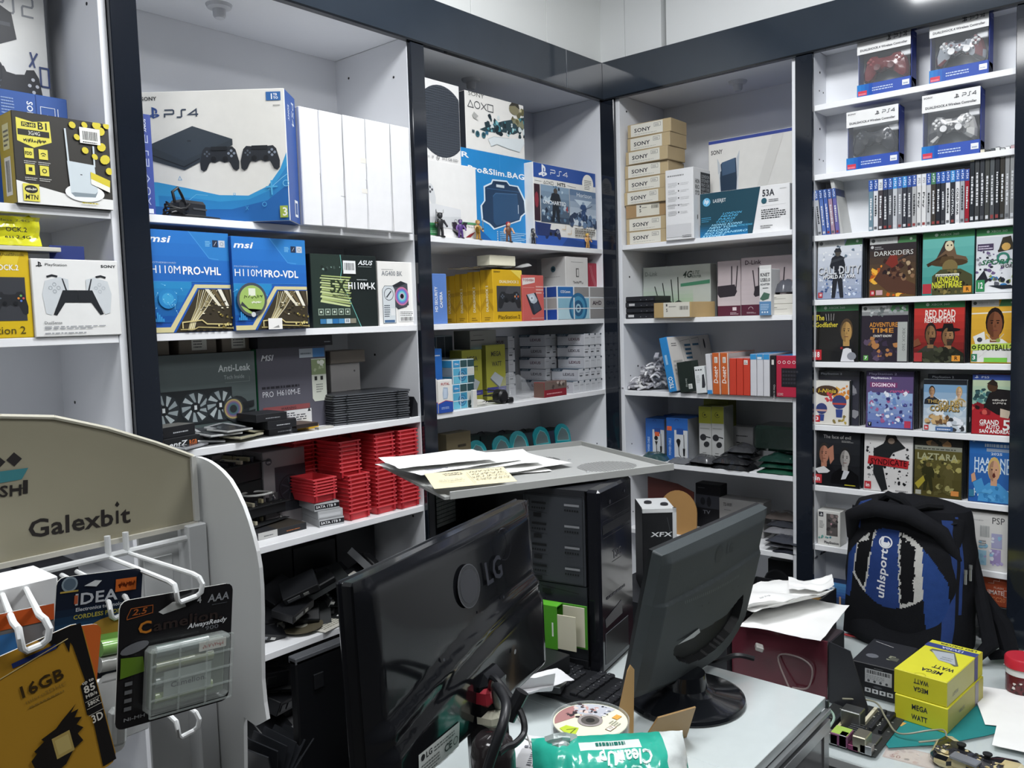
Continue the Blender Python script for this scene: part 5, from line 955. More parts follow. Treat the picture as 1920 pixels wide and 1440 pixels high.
for k, (pl, pr, pt) in enumerate(((1346, 1389, 489), (1390, 1500, 480))):
    o = boxB('router_box', ('pink-grey router box with maroon foot, half hidden behind the green one', 'wide pink-grey router box with maroon foot, against the post')[k], 'box', pl, pr, 589, pt, y2, .14+.0*k, .06, 'b5a9ab', faces={'t': '93888a', 'l': 'a89c9e'})
    a = face(o); a.rect(0, 0, 1, .19, '552034'); w2 = DIM[o.name][0]; u = .03/w2
    a.grad(0, .19, 1, .6, 'c4b8ba', 'b5a9ab', 5)
    if k: a.text('D-Link', .07, .88, .07, '4a3a3e', w=.28, bold=1); a.poly([(.22, .36), (.25, .5), (.34, .52), (.34, .34), (.25, .32)], '2f2a30'); a.line([(.21, .78), (.25, .42)], .004, '2f2a30'); a.line([(.31, .82), (.31, .5)], .004, '2f2a30'); a.line([(.75, .8), (.72, .4)], .004, '2f2a30'); a.ring(.17, .11, .04, .0014, 'd8c8cc', a0=0, a1=180, n=8); a.small(.1, .04, .26, .07, 2, 'c8b4ba'); a.text('D-L', .93, .8, .05, '3a2a30', rot=0, w=.09, bold=1)
    else: a.poly([(0, .4), (.0, .55), (.75, .57), (.85, .44), (.75, .36), (.1, .34)], '2f2a30'); a.line([(.63, .9), (.62, .5)], .004, '2f2a30'); a.line([(.88, .9), (.8, .48)], .004, '2f2a30'); a.rect(.65, .1, .82, .16, 'd8c8cc'); a.small(.55, .03, .9, .08, 2, 'c8b4ba')
    a.done(o)
for k in range(4):
    A_, B_ = onX(1160, 595, .05), onX(1228, 595, .05)
    t = crate('disc_drive', 'slim black disc drive, %s from the bottom of the pile by the corner' % ORD[k+1], 'drive', (.05+.003*(k % 2), A_.y-.002*(k % 3), y2+k*.0215), A_.y-B_.y, .13, .0205, '1c1d21', yaw=HB, material='plastic')
    M().box(.004, -.0015, .003, A_.y-B_.y-.004, 0, .016, '26272c', .0006).build('tray_door', 'plastic', t)
    a = Art((0, -.0015, 0), (1, 0, 0), (0, 0, 1), (0, -1, 0), A_.y-B_.y, .0205); a.ell(.62, .35, .01, None, '9a9ca0', 6); a.ell(.77, .35, .01, None, '9a9ca0', 6); a.rect(.88, .25, .95, .5, '3a3c42')
    if k % 2 == 0: a.rect(.28, .3, .44, .75, 'c4c4c4')
    a.done(t, 'door_print')
o = boxB('tan_carton', 'long flat tan carton lying at the front of the router shelf', 'box', 1226, 1299.5, 594, 567, y2, .015, .16, 'b79c6c', faces={'t': 'a68c60', 'r': 'bea374'}, yaw=-.09)
a = face(o); a.rect(.27, .05, .97, 1, 'd9d6ca'); a.small(.42, .7, .62, .8, 1, '4a4a4a'); a.bars(.7, .5, .93, .75, seed=8); a.text('S', .34, .4, .2, '3a3a3a', bold=1); a.rect(.34, .75, .38, .9, '4a4a4a'); a.done(o)
for k in range(2): o = boxB('white_carton', ('lower flat white carton under the bag of cables', 'upper flat white carton under the bag of cables')[k], 'box', 1444, 1490-k*4, 588-k*19, 570-k*18, y2+k*.0375, .045, .09, 'd6d3ca', faces={'t': 'c4c1b8', 'r': 'b9b6ae'}); a = face(o); a.line([(.05, .5), (.7, .55)], .0008, '7a7a74'); a.small(.08, .65, .3, .78, 1, '6a6a64'); a.done(o)
o = boxB('adapter_box', 'slim white upright box with blue foot and dark lettering', 'box', 1424, 1446, 588, 504, y2, .02, .075, 'dcdcda', faces={'r': 'c9cacb', 't': 'c4c4c4'})
w_, d_, h_ = DIM[o.name]; a = face(o); a.rect(0, 0, 1, .3, '5f8ab4'); a.small(.1, .12, .8, .26, 4, 'b8d0e4', 2)
for k in range(3): a.ell(.25+.22*k, .07, .07, None, 'e4ecf2', 8)
a.text('KNET', .1, .84, .07, '3a3c40', w=.8, bold=1); a.text('USB3.0', .08, .73, .07, '3a3c40', w=.84, bold=1); a.text('ADAPTER', .1, .65, .04, '5a5c60', w=.8, bold=1); a.small(.3, .58, .8, .62, 1, '5a5c60'); a.poly([(.05, .36), (.4, .5), (.9, .46), (.8, .36), (.3, .32)], '4a6a5a'); a.done(o)
M().box(0, .001, 0, w_, .003, .012, 'd2d2d0', .0005).build('hanging_tab', 'card', o, (0, 0, h_))
c = onX(1446, 553, .06); m = M(); pillow(m, .12, .08, .035, .02, 8, '54565e', 16, 12); e = m.build('cable_bag', 'bag', None, (.05, c.y, y2+.0752), HB, smooth=True); tag(e, 'grey see-through bag of cables on the flat white cartons', 'bag')

# third shelf: heap of leads, keyboard boxes
r = random.Random(21); m = M()
A_ = onX(1166, 728, .05)
for k in range(150):
    u, v = r.random(), r.random(); yy = A_.y-.15*u-.012; xx = .05+.12*v; hmax = .008+.14*u**1.2; z = y3+.004+hmax*r.random(); an = r.uniform(0, 6.3); q = r.random(); L = r.uniform(.025, .06); col = r.choice(('d9d9dc', 'c9c9ce', 'b9b9c0', 'e6e6e6', '9a9aa2'))
    if q < .5: m.tube([(xx+L*(s-.5)*cos(an), yy+L*(s-.5)*sin(an)*.8, z+.012*sin(pi*s)+(.01*(s-.5) if q < .2 else 0)) for s in (0, .25, .5, .75, 1)], .0042, col, 6)
    else: b = M().box(-.018, -.008, -.004, .018, .008, .004, col, .0015).xf(Matrix.Translation((xx, yy, z+.003)) @ Matrix.Rotation(an, 4, 'Z') @ Matrix.Rotation(r.uniform(-.5, .5), 4, 'Y')); m.add(b.v, b.f, col)
e = m.build('lead_heap', 'plastic', None, smooth=True); tag(e, 'heap of loose white leads and plugs in the corner of the shelf', 'cables', None, 'stuff')
def spine(lb, pl, pr, pt, col, art=None, x=.016, d=.2, pb=745, lean=0, hh=None, name='keyboard_box', top=None, sidec=None, z=y3):
    A_, B_ = onX(pl, pb, x), onX(pr, pb, x); h = hh or onX((pl+pr)/2, pt, x).z-z; w = A_.y-B_.y-.0008
    o = crate(name, lb, 'box', (x, A_.y, z+(w*sin(lean) if lean > 0 else 0)+.0004), w, d, h, col, faces={'t': top or col, 'r': sidec or col}, rot=(0, -lean if 0 else lean*-1, HB) if 0 else (0, 0, HB))
    if lean: o.rotation_euler = (Matrix.Rotation(HB, 4, 'Z') @ Matrix.Rotation(-lean, 4, 'Y')).to_euler(); o.location.z = z+.0004+(w*sin(-lean) if lean < 0 else 0)
    if art: a = face(o); art(a); a.done(o)
    return o
o = spine('long blue and white keyboard box leaning to the left', 1255, 1270, 650, '2d86c8', lambda a: (a.text('TSCO', .75, .06, .5, 'eef4f8', rot=90, w=.22, bold=1), a.small(.3, .5, .6, .9, 1, 'a8d0ec'), a.rect(0, .3, .0, .3, 'ffffff')), lean=.2, d=.33, top='26303a', sidec='e4e1dc', hh=.205)
a = face(o, 'r'); a.small(.07, .82, .2, .9, 2, '5a5a5c', 3); a.line([(.27, .9), (.5, .93), (.5, .5), (.3, .52)], .001, '3a3c40', True)
for k in range(4): a.rect(.36, .8-.08*k, .5, .84-.08*k, '3a6a8a')
a.line([(.54, .93), (.72, .95), (.72, .6)], .001, '3a3c40'); a.rect(.55, .8, .7, .84, '3a6a8a'); a.ell(.84, .82, .02, .1, '2a2c30', 10); a.small(.05, .3, .25, .6, 4, 'b4b4b0', 6); a.done(o, 'side_print')
spine('dark green-black box leaning to the left before the blue and white one', 1276, 1305, 680, '1d2823', lambda a: (a.text('One to range', .45, .45, .12, 'c0c8c2', rot=-90, w=.28), a.rect(.6, .1, .85, .26, 'd4d8d4'), a.small(.63, .13, .82, .23, 3, '3a4240')), lean=.14, d=.05, sidec='26332d', top='121a16')
spine('white box with black remote picture, among the leaning boxes', 1306, 1325, 688, 'dfe3e3', lambda a: (a.poly([(.62, .2), (.75, .68), (.95, .7), (1, .3), (.9, .2)], '34363c'), [a.ell(.2+.25*k, .87, .09, .025, '4a4c50', 8) for k in range(3)], a.small(.15, .4, .55, .7, 5, 'b4b8b8')), lean=.1, d=.12, top='c9cccc')
spine('slim white box with a blue foot', 1327, 1336.5, 664, 'd6d6da', lambda a: (a.rect(0, 0, 1, .1, '3a8ac8'),), d=.2, lean=.06)
def dnet(a): a.text('D-net+', .68, .26, .5, 'f2e8e0', rot=90, w=.42, bold=1, sh=.15); a.rect(.3, .76, .7, .9, 'e4ddd4'); a.small(.35, .78, .65, .88, 3, '4a3a30'); a.rect(.9, 0, 1, 1, 'e6ddd2')
for k in range(2): spine('orange box with white vertical lettering, %s of the pair' % ('left', 'right')[k], 1337+k*15.5, 1352+k*15.5, 662, 'c4602c', dnet, d=.22, top='b9b2b0', sidec='c9c2be', lean=.02)
for k in range(3): spine('plain red-orange box, %s of the three' % ('left', 'middle', 'right')[k], 1368+k*13, 1380.5+k*13, 672, 'c8402e', (lambda a: (a.rect(.1, .83, .7, .95, 'e6e0dc'), a.small(.15, .85, .65, .93, 2, '4a3a38'))) if k == 2 else None, d=.2, top='b8aeb2')
for k in range(3): spine('white box with blue top, %s of the three by the red box' % ('left', 'middle', 'right')[k], 1407+k*12.3, 1418.8+k*12.3, 664, 'cfcfd4', lambda a: (a.rect(0, .87, 1, 1, '3a92cc'), a.rect(.1, .88, .8, .93, 'd8e4ec') if k == 1 else None), d=.22, top='3a92cc')
o = spine('red keyboard box with black spine and keyboard picture, by the post', 1444, 1455, 667, '1f1c20', lambda a: (a.text('One to range', .62, .3, .3, 'c9c4c4', rot=-90, w=.4), a.rect(.3, .78, .7, .9, 'd8d4d0')), d=.02)
spine('red front of a keyboard box with four white icons', 1455.5, 1502, 667, 'b02440', lambda a: ([a.ring(.13+.2*k, .84, .055, .0016, 'e8d8d8', n=12) for k in range(4)], a.rect(.22, .25, 1, .7, '1d1c20'), [[a.rect(.27+.11*i, .32+.09*j, .35+.11*i, .37+.09*j, '34333a') for i in range(6)] for j in range(4)], a.text('LE2082', .06, .04, .06, 'd8b8b8', w=.24)), d=.2, top='3a86c0')
# fourth shelf
for k, (pl, pr, pt) in enumerate(((1211, 1246, 785), (1250, 1290, 784))):
    o = boxB('cord_box', ('blue power cord box, left of the pair', 'blue power cord box, right of the pair')[k], 'box', pl, pr, 851+k*8, pt, y4, .13-.03*k, .09, '2a62b0', faces={'t': '1f4c8c', 'r': '8f9296'})
    a = face(o); a.rect(.38, 0, 1, .72, 'cfd2d4'); a.rect(.48, .62, .8, .76, '2a5098'); a.text('POWER CABLE', .22, .12, .1, 'b4ccec', rot=90, w=.4, bold=1); a.rect(.5 if not k else .04, .55 if not k else .7, .75 if not k else .26, .66 if not k else .8, 'd8643c')
    a.ell(.57, .46 if k else .5, .1, .06, '17181b', 12); a.poly([(.5, .42), (.66, .42), (.6, .32), (.56, .32)], '17181b'); a.line([(.58, .36), (.6, .15), (.7, .08)], .003, '17181b'); a.line([(.82, .62), (.83, .3)], .0025, '17181b'); a.poly([(.77, .3), (.88, .3), (.86, .12), (.79, .12)], '17181b'); a.ring(.5, .93, .08, .0016, '1a3a70', a0=0, a1=180, n=8); a.done(o)
o = boxB('cord_box', 'blue power cord box standing behind the front pair', 'box', 1245, 1309, 850, 780, y4, .24, .07, '2458a4', faces={'t': '1f4c8c', 'r': '8f9296'})
for k in range(2):
    o = boxB('cord_box', ('white and yellow plug box, left of the pair', 'white and yellow plug box, right of the pair')[k], 'box', 1311+23.5*k, 1334+23.5*k, 852, 762, y4, .12, .08, 'b4b5b4', faces={'t': '6a6e22', 'r': '9a9c98'})
    a = face(o); a.rect(0, .7, 1, 1, '9a9c30'); a.ring(.5, .85, .2, .0016, '4a4c1c', a0=90, a1=330, n=12); a.ell(.5, .85, .08, None, '4a4c1c', 8); a.small(.1, .6, .9, .64, 1, '8a8c88'); a.ell(.35, .45, .26, .06, '2a2b2e', 12, .3); a.line([(.5, .47), (.95, .45)], .004, '2a2b2e'); a.ell(.62, .33, .24, .05, '2a2b2e', 12, .5); a.small(.3, .17, .6, .2, 1, '6a6c6a'); a.rect(.2, .02, .7, .14, '3a3c3e'); a.done(o)
o = boxB('cord_box', 'olive box standing behind the white and yellow plug boxes', 'box', 1320, 1366, 850, 746, y4, .21, .07, '7a7c2c', faces={'t': '66681f', 'r': '6e7028'}); a = face(o); a.line([(.48, .6), (.48, 1)], .001, '4a4c1c'); a.small(.6, .93, .85, .95, 1, '4a4c1c'); a.done(o)
o = boxB('white_carton', 'white box with faint print behind the black pouches', 'box', 1368, 1412, 850, 800, y4, .25, .06, 'a6a6a8')
a = face(o); a.small(.3, .7, .8, .78, 1, '3a3a3c'); a.rect(.3, .5, .45, .53, '2a2a2c'); a.done(o)
def pouch(name, lb, px, py, z, w, d, t, col, an, seed, x=None, amp=.012, material='bag', cat='pouch', zoff=0, rx=0):
    c = onZ(px, py, z+.01) if x is None else onX(px, py, x); m = M(); pillow(m, w, d, t, amp, seed, col)
    e = m.build(name, material, None, (max(c.x, .03 if py < 1060 and px > 1150 else -9), c.y, z+.0008+zoff), rot=(rx, 0, an), smooth=True); return tag(e, lb, cat)
pouch('cable_pouch', 'teal striped cables in a clear pouch beside the blue cord boxes', 1195, 858, y4, .11, .1, .022, '2e4a4c', -1.5, 4)
pouch('cable_pouch', 'grey clear pouch before the blue cord boxes', 1235, 868, y4, .12, .07, .016, '6a6c70', -1.5, 7)
for k, (px, py, w, d, an, col, zo) in enumerate(((1268, 872, .13, .08, -1.45, '1a1b1e', 0), (1290, 868, .1, .08, -1.7, '4a4b4e', .014), (1320, 876, .15, .1, -1.6, '17181a', 0), (1330, 872, .14, .1, -1.5, '1f2023', .018), (1350, 868, .12, .09, -1.65, '16171a', .036), (1360, 870, .1, .1, -1.5, '3a3b3e', .054))):
    pouch('black_pouch', 'crumpled %s plastic pouch, %s from the left in the loose pile' % ('grey' if col[0] in '34' else 'black', ORD[k+1]), px, py, y4, w, d, .02, col, an, k*3+1, zoff=zo)
for k in range(3): pouch('green_pouch', 'dark green glossy pouch, %s from the bottom of the green pile' % ORD[k+1], 1410+2*k, 884, y4, .16-.02*k, .13, .02, ('1a4a36', '153a2e', '14322a')[k], -1.57+.04*k, 30+k, zoff=.02*k)
o = boxB('dark_carton', 'dark green wrapped block on top of the green pouches', 'box', 1412, 1498, 838, 800, y4+.068, .09, .14, '16241f', material='bag', bev=.01)
# fifth shelf
o = boxB('gadget_box', 'black gadget box with grey window picture, behind the tan board', 'box', 1305, 1351, 1005, 908, y5, .2, .06, '1d1d22', faces={'t': '2a2a2e'})
a = face(o); a.rect(0, .45, 1, .75, '44464e'); a.ell(.3, .6, .1, .09, '26272c', 10); a.ell(.55, .6, .09, .12, '26272c', 10); a.text('TV', .3, .32, .08, '8a8c94', w=.3, bold=1); a.small(.1, .9, .4, .93, 1, '6a6c70'); a.done(o)
o = boxB('gadget_box', 'white box with thin grey lettering behind the grey monitor', 'box', 1349, 1432, 1010, 938, y5, .17, .07, '9f9e9c', faces={'t': '8a8988'})
a = face(o); a.text('TS-WiFi', .1, .78, .09, '4a4a4c', w=.2, bold=1); a.small(.12, .66, .28, .7, 1, '6a6a6a'); a.ring(.62, .6, .05, .0014, '4a4a4c', n=12); a.text('TWOE', .8, .62, .1, '6a6a6c', w=.18); a.small(.15, .3, .4, .5, 4, '7a7a7a', 4); a.done(o)
e = M().prism([(0, 0), (.155, 0), (.155, .09)]+[(.0775+.0775*cos(pi*k/14), .09+.0775*sin(pi*k/14)) for k in range(1, 14)]+[(0, .09)], (0, 0, 0), (0, -1, 0), (0, 0, 1), (1, 0, 0), .004, 'b98e58', 'a07a48').build('cardboard_piece', 'card', None, (.05, onX(1238, 1010, .05).y, y5), rot=(0, .05, 0)); tag(e, 'tan cardboard with a rounded top standing behind the black tower', 'cardboard')
e = M().prism([(0, 0), (.2, 0), (.2, .16), (.13, .185), (0, .2)], (0, 0, 0), (0, -1, 0), (0, 0, 1), (1, 0, 0), .004, '4a2420', '3a1c18').build('maroon_board', 'card', None, (.09, onX(1216, 990, .09).y, y5)); tag(e, 'dark maroon board behind the tan rounded cardboard', 'board')
for k, (px, py, w, d, an, col, zo) in enumerate(((1428, 1040, .15, .13, -1.57, '2b2d36', 0), (1424, 1032, .14, .12, -1.5, '6b6c72', .016), (1432, 1028, .13, .12, -1.65, '3c3e46', .034), (1430, 1020, .13, .11, -1.5, '7a7a7e', .052), (1436, 1016, .12, .12, -1.6, '34363c', .07), (1428, 1012, .14, .11, -1.5, '5c5450', .088))):
    pouch('cable_pouch', '%s flat packet, %s from the bottom of the pile beside the dark post' % (('dark', 'grey', 'dark', 'silver', 'dark', 'brown-grey')[k], ORD[k+1]), px, py, y5, w, d, .016, col, an, k+50, zoff=zo)
pouch('blue_pouch', 'navy blue wrinkled packet hanging over the shelf edge by the post', 1470, 1050, y5, .06, .09, .05, '26345c', -1.6, 71, amp=.03, rx=0)
o = boxB('speaker', 'black speaker in the dark bay under the packet pile', 'speaker', 1440, 1500, 1100, 1052, .55, .1, .12, '17181b', material='plastic'); w_, d_, h_ = DIM[o.name]
M().lathe([(.05, 0), (.045, -.006), (.02, -.001), (0, -.002)], '222327', n=20).xf(Matrix.Translation((w_*.3, 0, h_*.5)) @ Matrix.Rotation(-pi/2, 4, 'X')).build('speaker_cone', 'plastic', o, smooth=True)
# ================================================================ right run, game shelves
g1, g2, g3, g4, g5, g6, g7, g8 = ZB2[1:9]
def pad_mesh(parent, w, body, btn, stick, speck=None):
    """gamepad, face towards -y: body, sticks, buttons"""
    m = M(); nu, nv = 20, 6
    P = [(p[0]*w, p[1]*w*.66) for p in PADH]+[(-p[0]*w, p[1]*w*.66) for p in PADH[-1:0:-1]]
    K = len(P); cx = [(x, y-.36*w) for x, y in P]
    rings = [(.86, .012), (1, .004), (1, -.006), (.9, -.016), (.6, -.02)]
    vs = [(x*s, d, y*s+(.36*w)) for s, d in rings for x, y in cx]; fs = []
    for i in range(len(rings)-1):
        for k in range(K): fs.append((i*K+k, i*K+(k+1) % K, (i+1)*K+(k+1) % K, (i+1)*K+k))
    fs += [tuple(range(K))[::-1], tuple((len(rings)-1)*K+k for k in range(K))]
    cols = None
    if speck: r = random.Random(speck[0]); cols = [lin(r.choice(speck[1:])) for _ in fs]; m.v = [tuple(q) for q in vs]; m.f = fs; m.c = cols
    else: m.add(vs, fs, body)
    b = m.build('gamepad', 'gloss', parent, smooth=True)
    s = M()
    for k in (-1, 1): s.lathe([(.008, 0), (.006, .006), (.0085, .009), (.0085, .012), (0, .0115)], stick, n=12).v
    s = M()
    for k in (-1, 1): q = M().lathe([(.007, 0), (.006, .006), (.0095, .009), (.0095, .012), (0, .0115)], stick, n=14).xf(Matrix.Translation((k*.15*w, -.019, .3*w)) @ Matrix.Rotation(pi/2, 4, 'X')); s.add(q.v, q.f, stick)
    s.build('thumb_stick', 'plastic', b, smooth=True)
    s = M()
    for k in (-1, 1):
        for dx, dz in ((0, .07), (.07, 0), (0, -.07), (-.07, 0)): s.ball((k*.31*w+dx*w*.8, -.018, .45*w+dz*w*.8), (.0052, .004, .0052), btn, 8, 5)
    s.build('button', 'plastic', b, smooth=True)
    if speck:
        a = Art((-.5*w, -.0203, 0), (1, 0, 0), (0, 0, 1), (0, -1, 0), w, .66*w); a.spots(.14, .42, .86, .86, 40, speck[1:], .01, .04, speck[0]); a.done(b, 'shell_pattern')
    return b
for (lb, pl, pr, pb0, pb1, pt0, zz, xx, body, btn, stick, speck) in (
    ('gamepad display box with a clear dark red gamepad, top shelf left', 1607, 1707, 181, 163, 64, g1, .035, '6a2226', '8a3a3c', '5a2024', None),
    ('gamepad display box with a red and black gamepad with white buttons, top shelf right', 1742, 1853, 153, 130, 29, g1, .035, '22252b', 'e4e4e4', 'e8e8e8', (3, '22252b', '1c1e24', '6a3438', '9aa0a8', '2c3038')),
    ('gamepad display box with a black gamepad, second shelf left', 1587, 1684, 313, 298, 203, g2, .035, '2e3136', '4a4e54', '26282c', None),
    ('gamepad display box with a grey skull patterned gamepad, second shelf right', 1728, 1837, 291, 275, 171, g2, .035, '7a7c7e', 'e8e8e8', 'e8e8e8', (9, '8a8c8c', 'c9c9c6', '3a3c40', 'b0b0ae', '5a5c5e'))):
    A_, B_ = onX(pl, pb0, xx), onX(pr, pb1, xx); w = A_.y-B_.y; h = onX((pl+pr)/2, pt0, xx).z-zz; d = .062
    t = thing('gamepad_display_box', lb, 'box', (xx, A_.y, zz), HB, 'gamepad display boxes')
    M().box(0, d-.002, 0, w, d, h, '26357a', .0005).box(0, .012, h-.002, w, d, h, '2c3f8c', .0005).box(w-.002, .012, 0, w, d, h, '2a3c88', .0005).box(0, .012, 0, .002, d, h, '2a3c88', .0005).box(.002, d-.004, .002, w-.002, d-.002, h-.002, '8f9496').build('box_shell', 'card', t)
    M().box(0, 0, 0, w, d-.002, h*.21, '2a4fae', .001, {'t': '8f9496'}).build('box_base', 'card', t)
    a = Art((0, 0, 0), (1, 0, 0), (0, 0, 1), (0, -1, 0), w, h); a.grad(0, 0, .3, .21, '2f86d0', '2a4fae', 4, False); a.rect(.02, .02, .19, .1, 'd8475a'); a.small(.03, .03, .18, .09, 1, 'e890a0'); a.small(.29, .07, .7, .15, 2, 'c8d8f0', 4); a.rect(.85, .07, .98, .16, 'eef0f2'); a.small(.87, .09, .96, .14, 1, '8a9aba'); a.done(t, 'base_print', 'glossprint')
    hd = M().box(0, -.001, h*.73, w, .0, h, 'ebebea', .0003).build('header_card', 'card', t)
    a = Art((0, -.001, 0), (1, 0, 0), (0, 0, 1), (0, -1, 0), w, h); a.text('SONY', .03, .94, .025, '2a2c30', w=.16, bold=1); pslogo(a, .6, .91, .075, '2f3138'); strokes(a, 'PS4', .7, .885, .065, .055, .0016, '3a3c44', .3); a.text('DUALSHOCK.4 Wireless Controller', .06, .78, .035, '3a3c44', w=.88, bold=1); a.done(t, 'header_print')
    M().box(.001, .001, h*.2, w-.001, .0016, h*.735, 'e4e8ec').build('window', 'window', t)
    e = pad_mesh(t, w*.86, body, btn, stick, speck); e.location = (w*.5, .034, h*.24)
    M().box(w*.78, .02, h*.6, w*.97, .03, h*.7, 'e0e2e4', .002).build('inner_tray', 'plastic', t)
    a = Art((w, 0, 0), (0, 1, 0), (0, 0, 1), (1, 0, 0), d, h)
    for k in range(3): a.line([(.3, .14-.04*k), (.95, .06-.03*k)], .001, 'aab8e0')
    a.text('SONY', .5, .9, .02, 'aab8e0', w=.4); a.done(t, 'side_print')
# ---- row of upright game cases
r = random.Random(3)
def gspine(lb, pl, pr, pb, pt, head, body, x=.04, grp='upright game cases', txt=None, hh=None, lean=0, d=.085, alt=None):
    A_, B_ = onX(pl, pb, x), onX(pr, pb, x); h = hh or onX((pl+pr)/2, pt, x).z-g3
    o = crate('game_case', lb, 'game case', (x, A_.y, g3+.0003), A_.y-B_.y-.0006, d, h, body, yaw=HB, faces={'t': '34363c', 'r': '2c3a6a' if head else '3a3c40'}, group=grp, bev=.001, material='glossprint')
    if lean: o.rotation_euler = (Matrix.Rotation(HB, 4, 'Z') @ Matrix.Rotation(-lean, 4, 'Y')).to_euler()
    a = face(o)
    if head: a.rect(0, .78, 1, 1, head); a.poly([(.3, .95), (.7, .95), (.5, .985)], 'dfe8f4'); a.text(alt or 'PS4', .28, .93, .5, 'eef2f8' if head != 'd8dade' else '5a5c60', rot=-90, w=.11)
    lum = sum(lin(body)[:3])
    ink = '2c2e32' if lum > 1 else 'd6d8dc'
    if txt: a.text(txt, .3, .66, .42, ink, rot=-90, w=.5 if len(txt) > 6 else .3, bold=1)
    else:
        y = r.uniform(.62, .7)
        while y > r.uniform(.2, .3): q = r.uniform(.015, .05); a.rect(.32, y-q, r.choice((.62, .68, .74)), y, ink); y -= q+.012
    a.rect(.2, .03, .8, .08, r.choice(('c9ccd0', '8a3a3a', '5a5c60')))
    a.done(o, 'spine_print'); return o
bl = ('2a56a8', '2a4f9e', '2e62b4', '3a8acc'); B20 = [('6f8a98', 0), ('d9dade', 1), ('4a4448', 9), ('383a40', 1), ('54565c', 0), ('c4c7cc', 3), ('8a8c92', 2), ('3c3e46', 3), ('4c4e54', 1), ('b4b5b6', 1), ('d6d6d6', 9), ('dcdcdc', 9), ('bfc1c4', 1), ('46413c', 8), ('2e3036', 1), ('3a3c42', 2), ('dfe0e2', 0), ('33353b', 3), ('e0e0e2', 2), ('a9aeb4', 0)]
for k in range(20):
    pl = 1628.5+k*9.0; body, hc = B20[k]; head = '3f7a58' if hc == 8 else 'd8dade' if hc == 9 else bl[hc]
    gspine('game case with %s header and %s spine, %s from the left of the long row' % ('green' if hc == 8 else 'white' if hc == 9 else 'blue', 'pale' if sum(lin(body)[:3]) > 1 else 'dark', ORD[k+1]), pl, pl+8.7, 433-k*1.05, 338-k*1.1, head, body, txt={10: 'Prey', 11: 'Prey', 17: 'CONTROL', 18: 'COLD WAR'}.get(k), alt='PS5' if hc == 9 else None)
gspine('red game case with blue header between the blue and the dark cases', 1808.5, 1817, 412, 317, bl[1], '9c2836', txt=None)
for k, (body, tp) in enumerate((('2f3338', 'd8d4b0'), ('46484a', None), ('3c3f44', 'd0ccb8'), ('4a4c4a', None), ('55595c', None), ('303236', 'd8dad8'), ('3c3a36', 'b4b8b8'), ('8c8e90', 'e4e4e4'), ('9a9c9c', 'c8a8ac'))):
    pl = 1817.5+k*9.4
    o = gspine('taller dark game case, %s from the left of the group by the right post' % ORD[k+1], pl, pl+8.9, 412-k*.9, 309-k*1.6, None, body, hh=.202+.002*(k % 3))
    if tp: a = face(o); a.L += .0012; a.rect(.05, .86, .95, .99, tp); a.rect(.3, .89, .7, .95, '6a6450'); a.done(o, 'top_label')
for k in range(5): gspine('leaning blue game case, %s from the left wall' % ORD[k+1], 1534+k*8.3, 1541.5+k*8.3, 441-k, 356-k, '3a5a9c', ('b4b6bc', '5a74b4', '4a66b0', 'a88a9c', '6a64a4')[k], lean=.1)
A_ = onX(1577, 436, .045)
o = crate('game_case', 'white game case leaning against the blue ones', 'game case', (.045, A_.y+.006, g3), .012, .09, .185, 'b9bab8', yaw=HB, faces={'r': 'd0cfcb'}); o.rotation_euler = (Matrix.Rotation(HB, 4, 'Z') @ Matrix.Rotation(-.17, 4, 'Y')).to_euler()

# ---- cases shown face on: front case plus the stack behind it
def cover(lb, pl, pr, pb, pt, zz, x, base, draw, nb=4, bcol='2c3034', head=None, skew=.004, pr_mat='glossprint'):
    A_, B_ = onX(pl, pb, x), onX(pr, pb, x); h = onX((pl+pr)/2, pt, x).z-zz; w = A_.y-B_.y; n = Vector((1, 0, 0))
    o = crate('game_case', lb, 'game case', (x, A_.y, zz+.0004), w, .0135, h, base, yaw=HB, bev=.001, material='glossprint', faces={'r': bcol, 't': '4a4c50', 'l': bcol}, group='game cases shown face on')
    o.rotation_euler = (Matrix.Rotation(HB, 4, 'Z') @ Matrix.Rotation(-.045, 4, 'X')).to_euler()
    a = face(o)
    if head == 'g': a.rect(0, .885, 1, 1, '3f7d4e'); a.ell(.27, .943, .035, None, 'b8d0bc', 10); a.text('XBOX 360', .34, .925, .034, 'b8d0bc', w=.36)
    elif head == 's': a.rect(0, .885, .6, 1, 'b8bab8'); a.poly([(.6, .885), (1, .885), (1, 1), (.66, 1)], '4a7a50'); a.ell(.08, .943, .042, None, '4a4e4c', 10); a.text('XBOX 360', .16, .925, .033, '8a8c8a', w=.34); a.ell(.88, .943, .03, None, 'c8d8c8', 8)
    elif head == 'p': a.rect(0, .9, 1, 1, '1c1e24'); a.text('PlayStation.2', .08, .93, .033, 'b4b8c0', w=.5)
    draw(a); a.line([(.004, .004), (.996, .004), (.996, .996), (.004, .996)], .001, '1e2024', True); a.done(o, 'cover_print', pr_mat)
    for k in range(nb):
        e = crate('game_case', '%s case edge behind the %s' % (ORD[k+1], lb.replace('game case ', '').split(',')[0]), 'game case', (x+.0185+k*.0105, A_.y-skew*(1+(k*7 % 3)*.6), zz+.0004), w-.001, .0098, h-.001-.003*(k % 2), ('2c3034', '3a3c40', '34302e', '2a3a30')[k % 4], yaw=HB, bev=.0008, material='glossprint', group='cases stacked behind %s' % lb.split(',')[0])
    return o
def age(a, x, y, c='b8323c', t='18', s=.1): a.rect(x, y, x+s, y+s*.9, c); a.text(t, x+s*.2, y+s*.25, s*.45, 'f2f2f2', w=s*.6, bold=1)
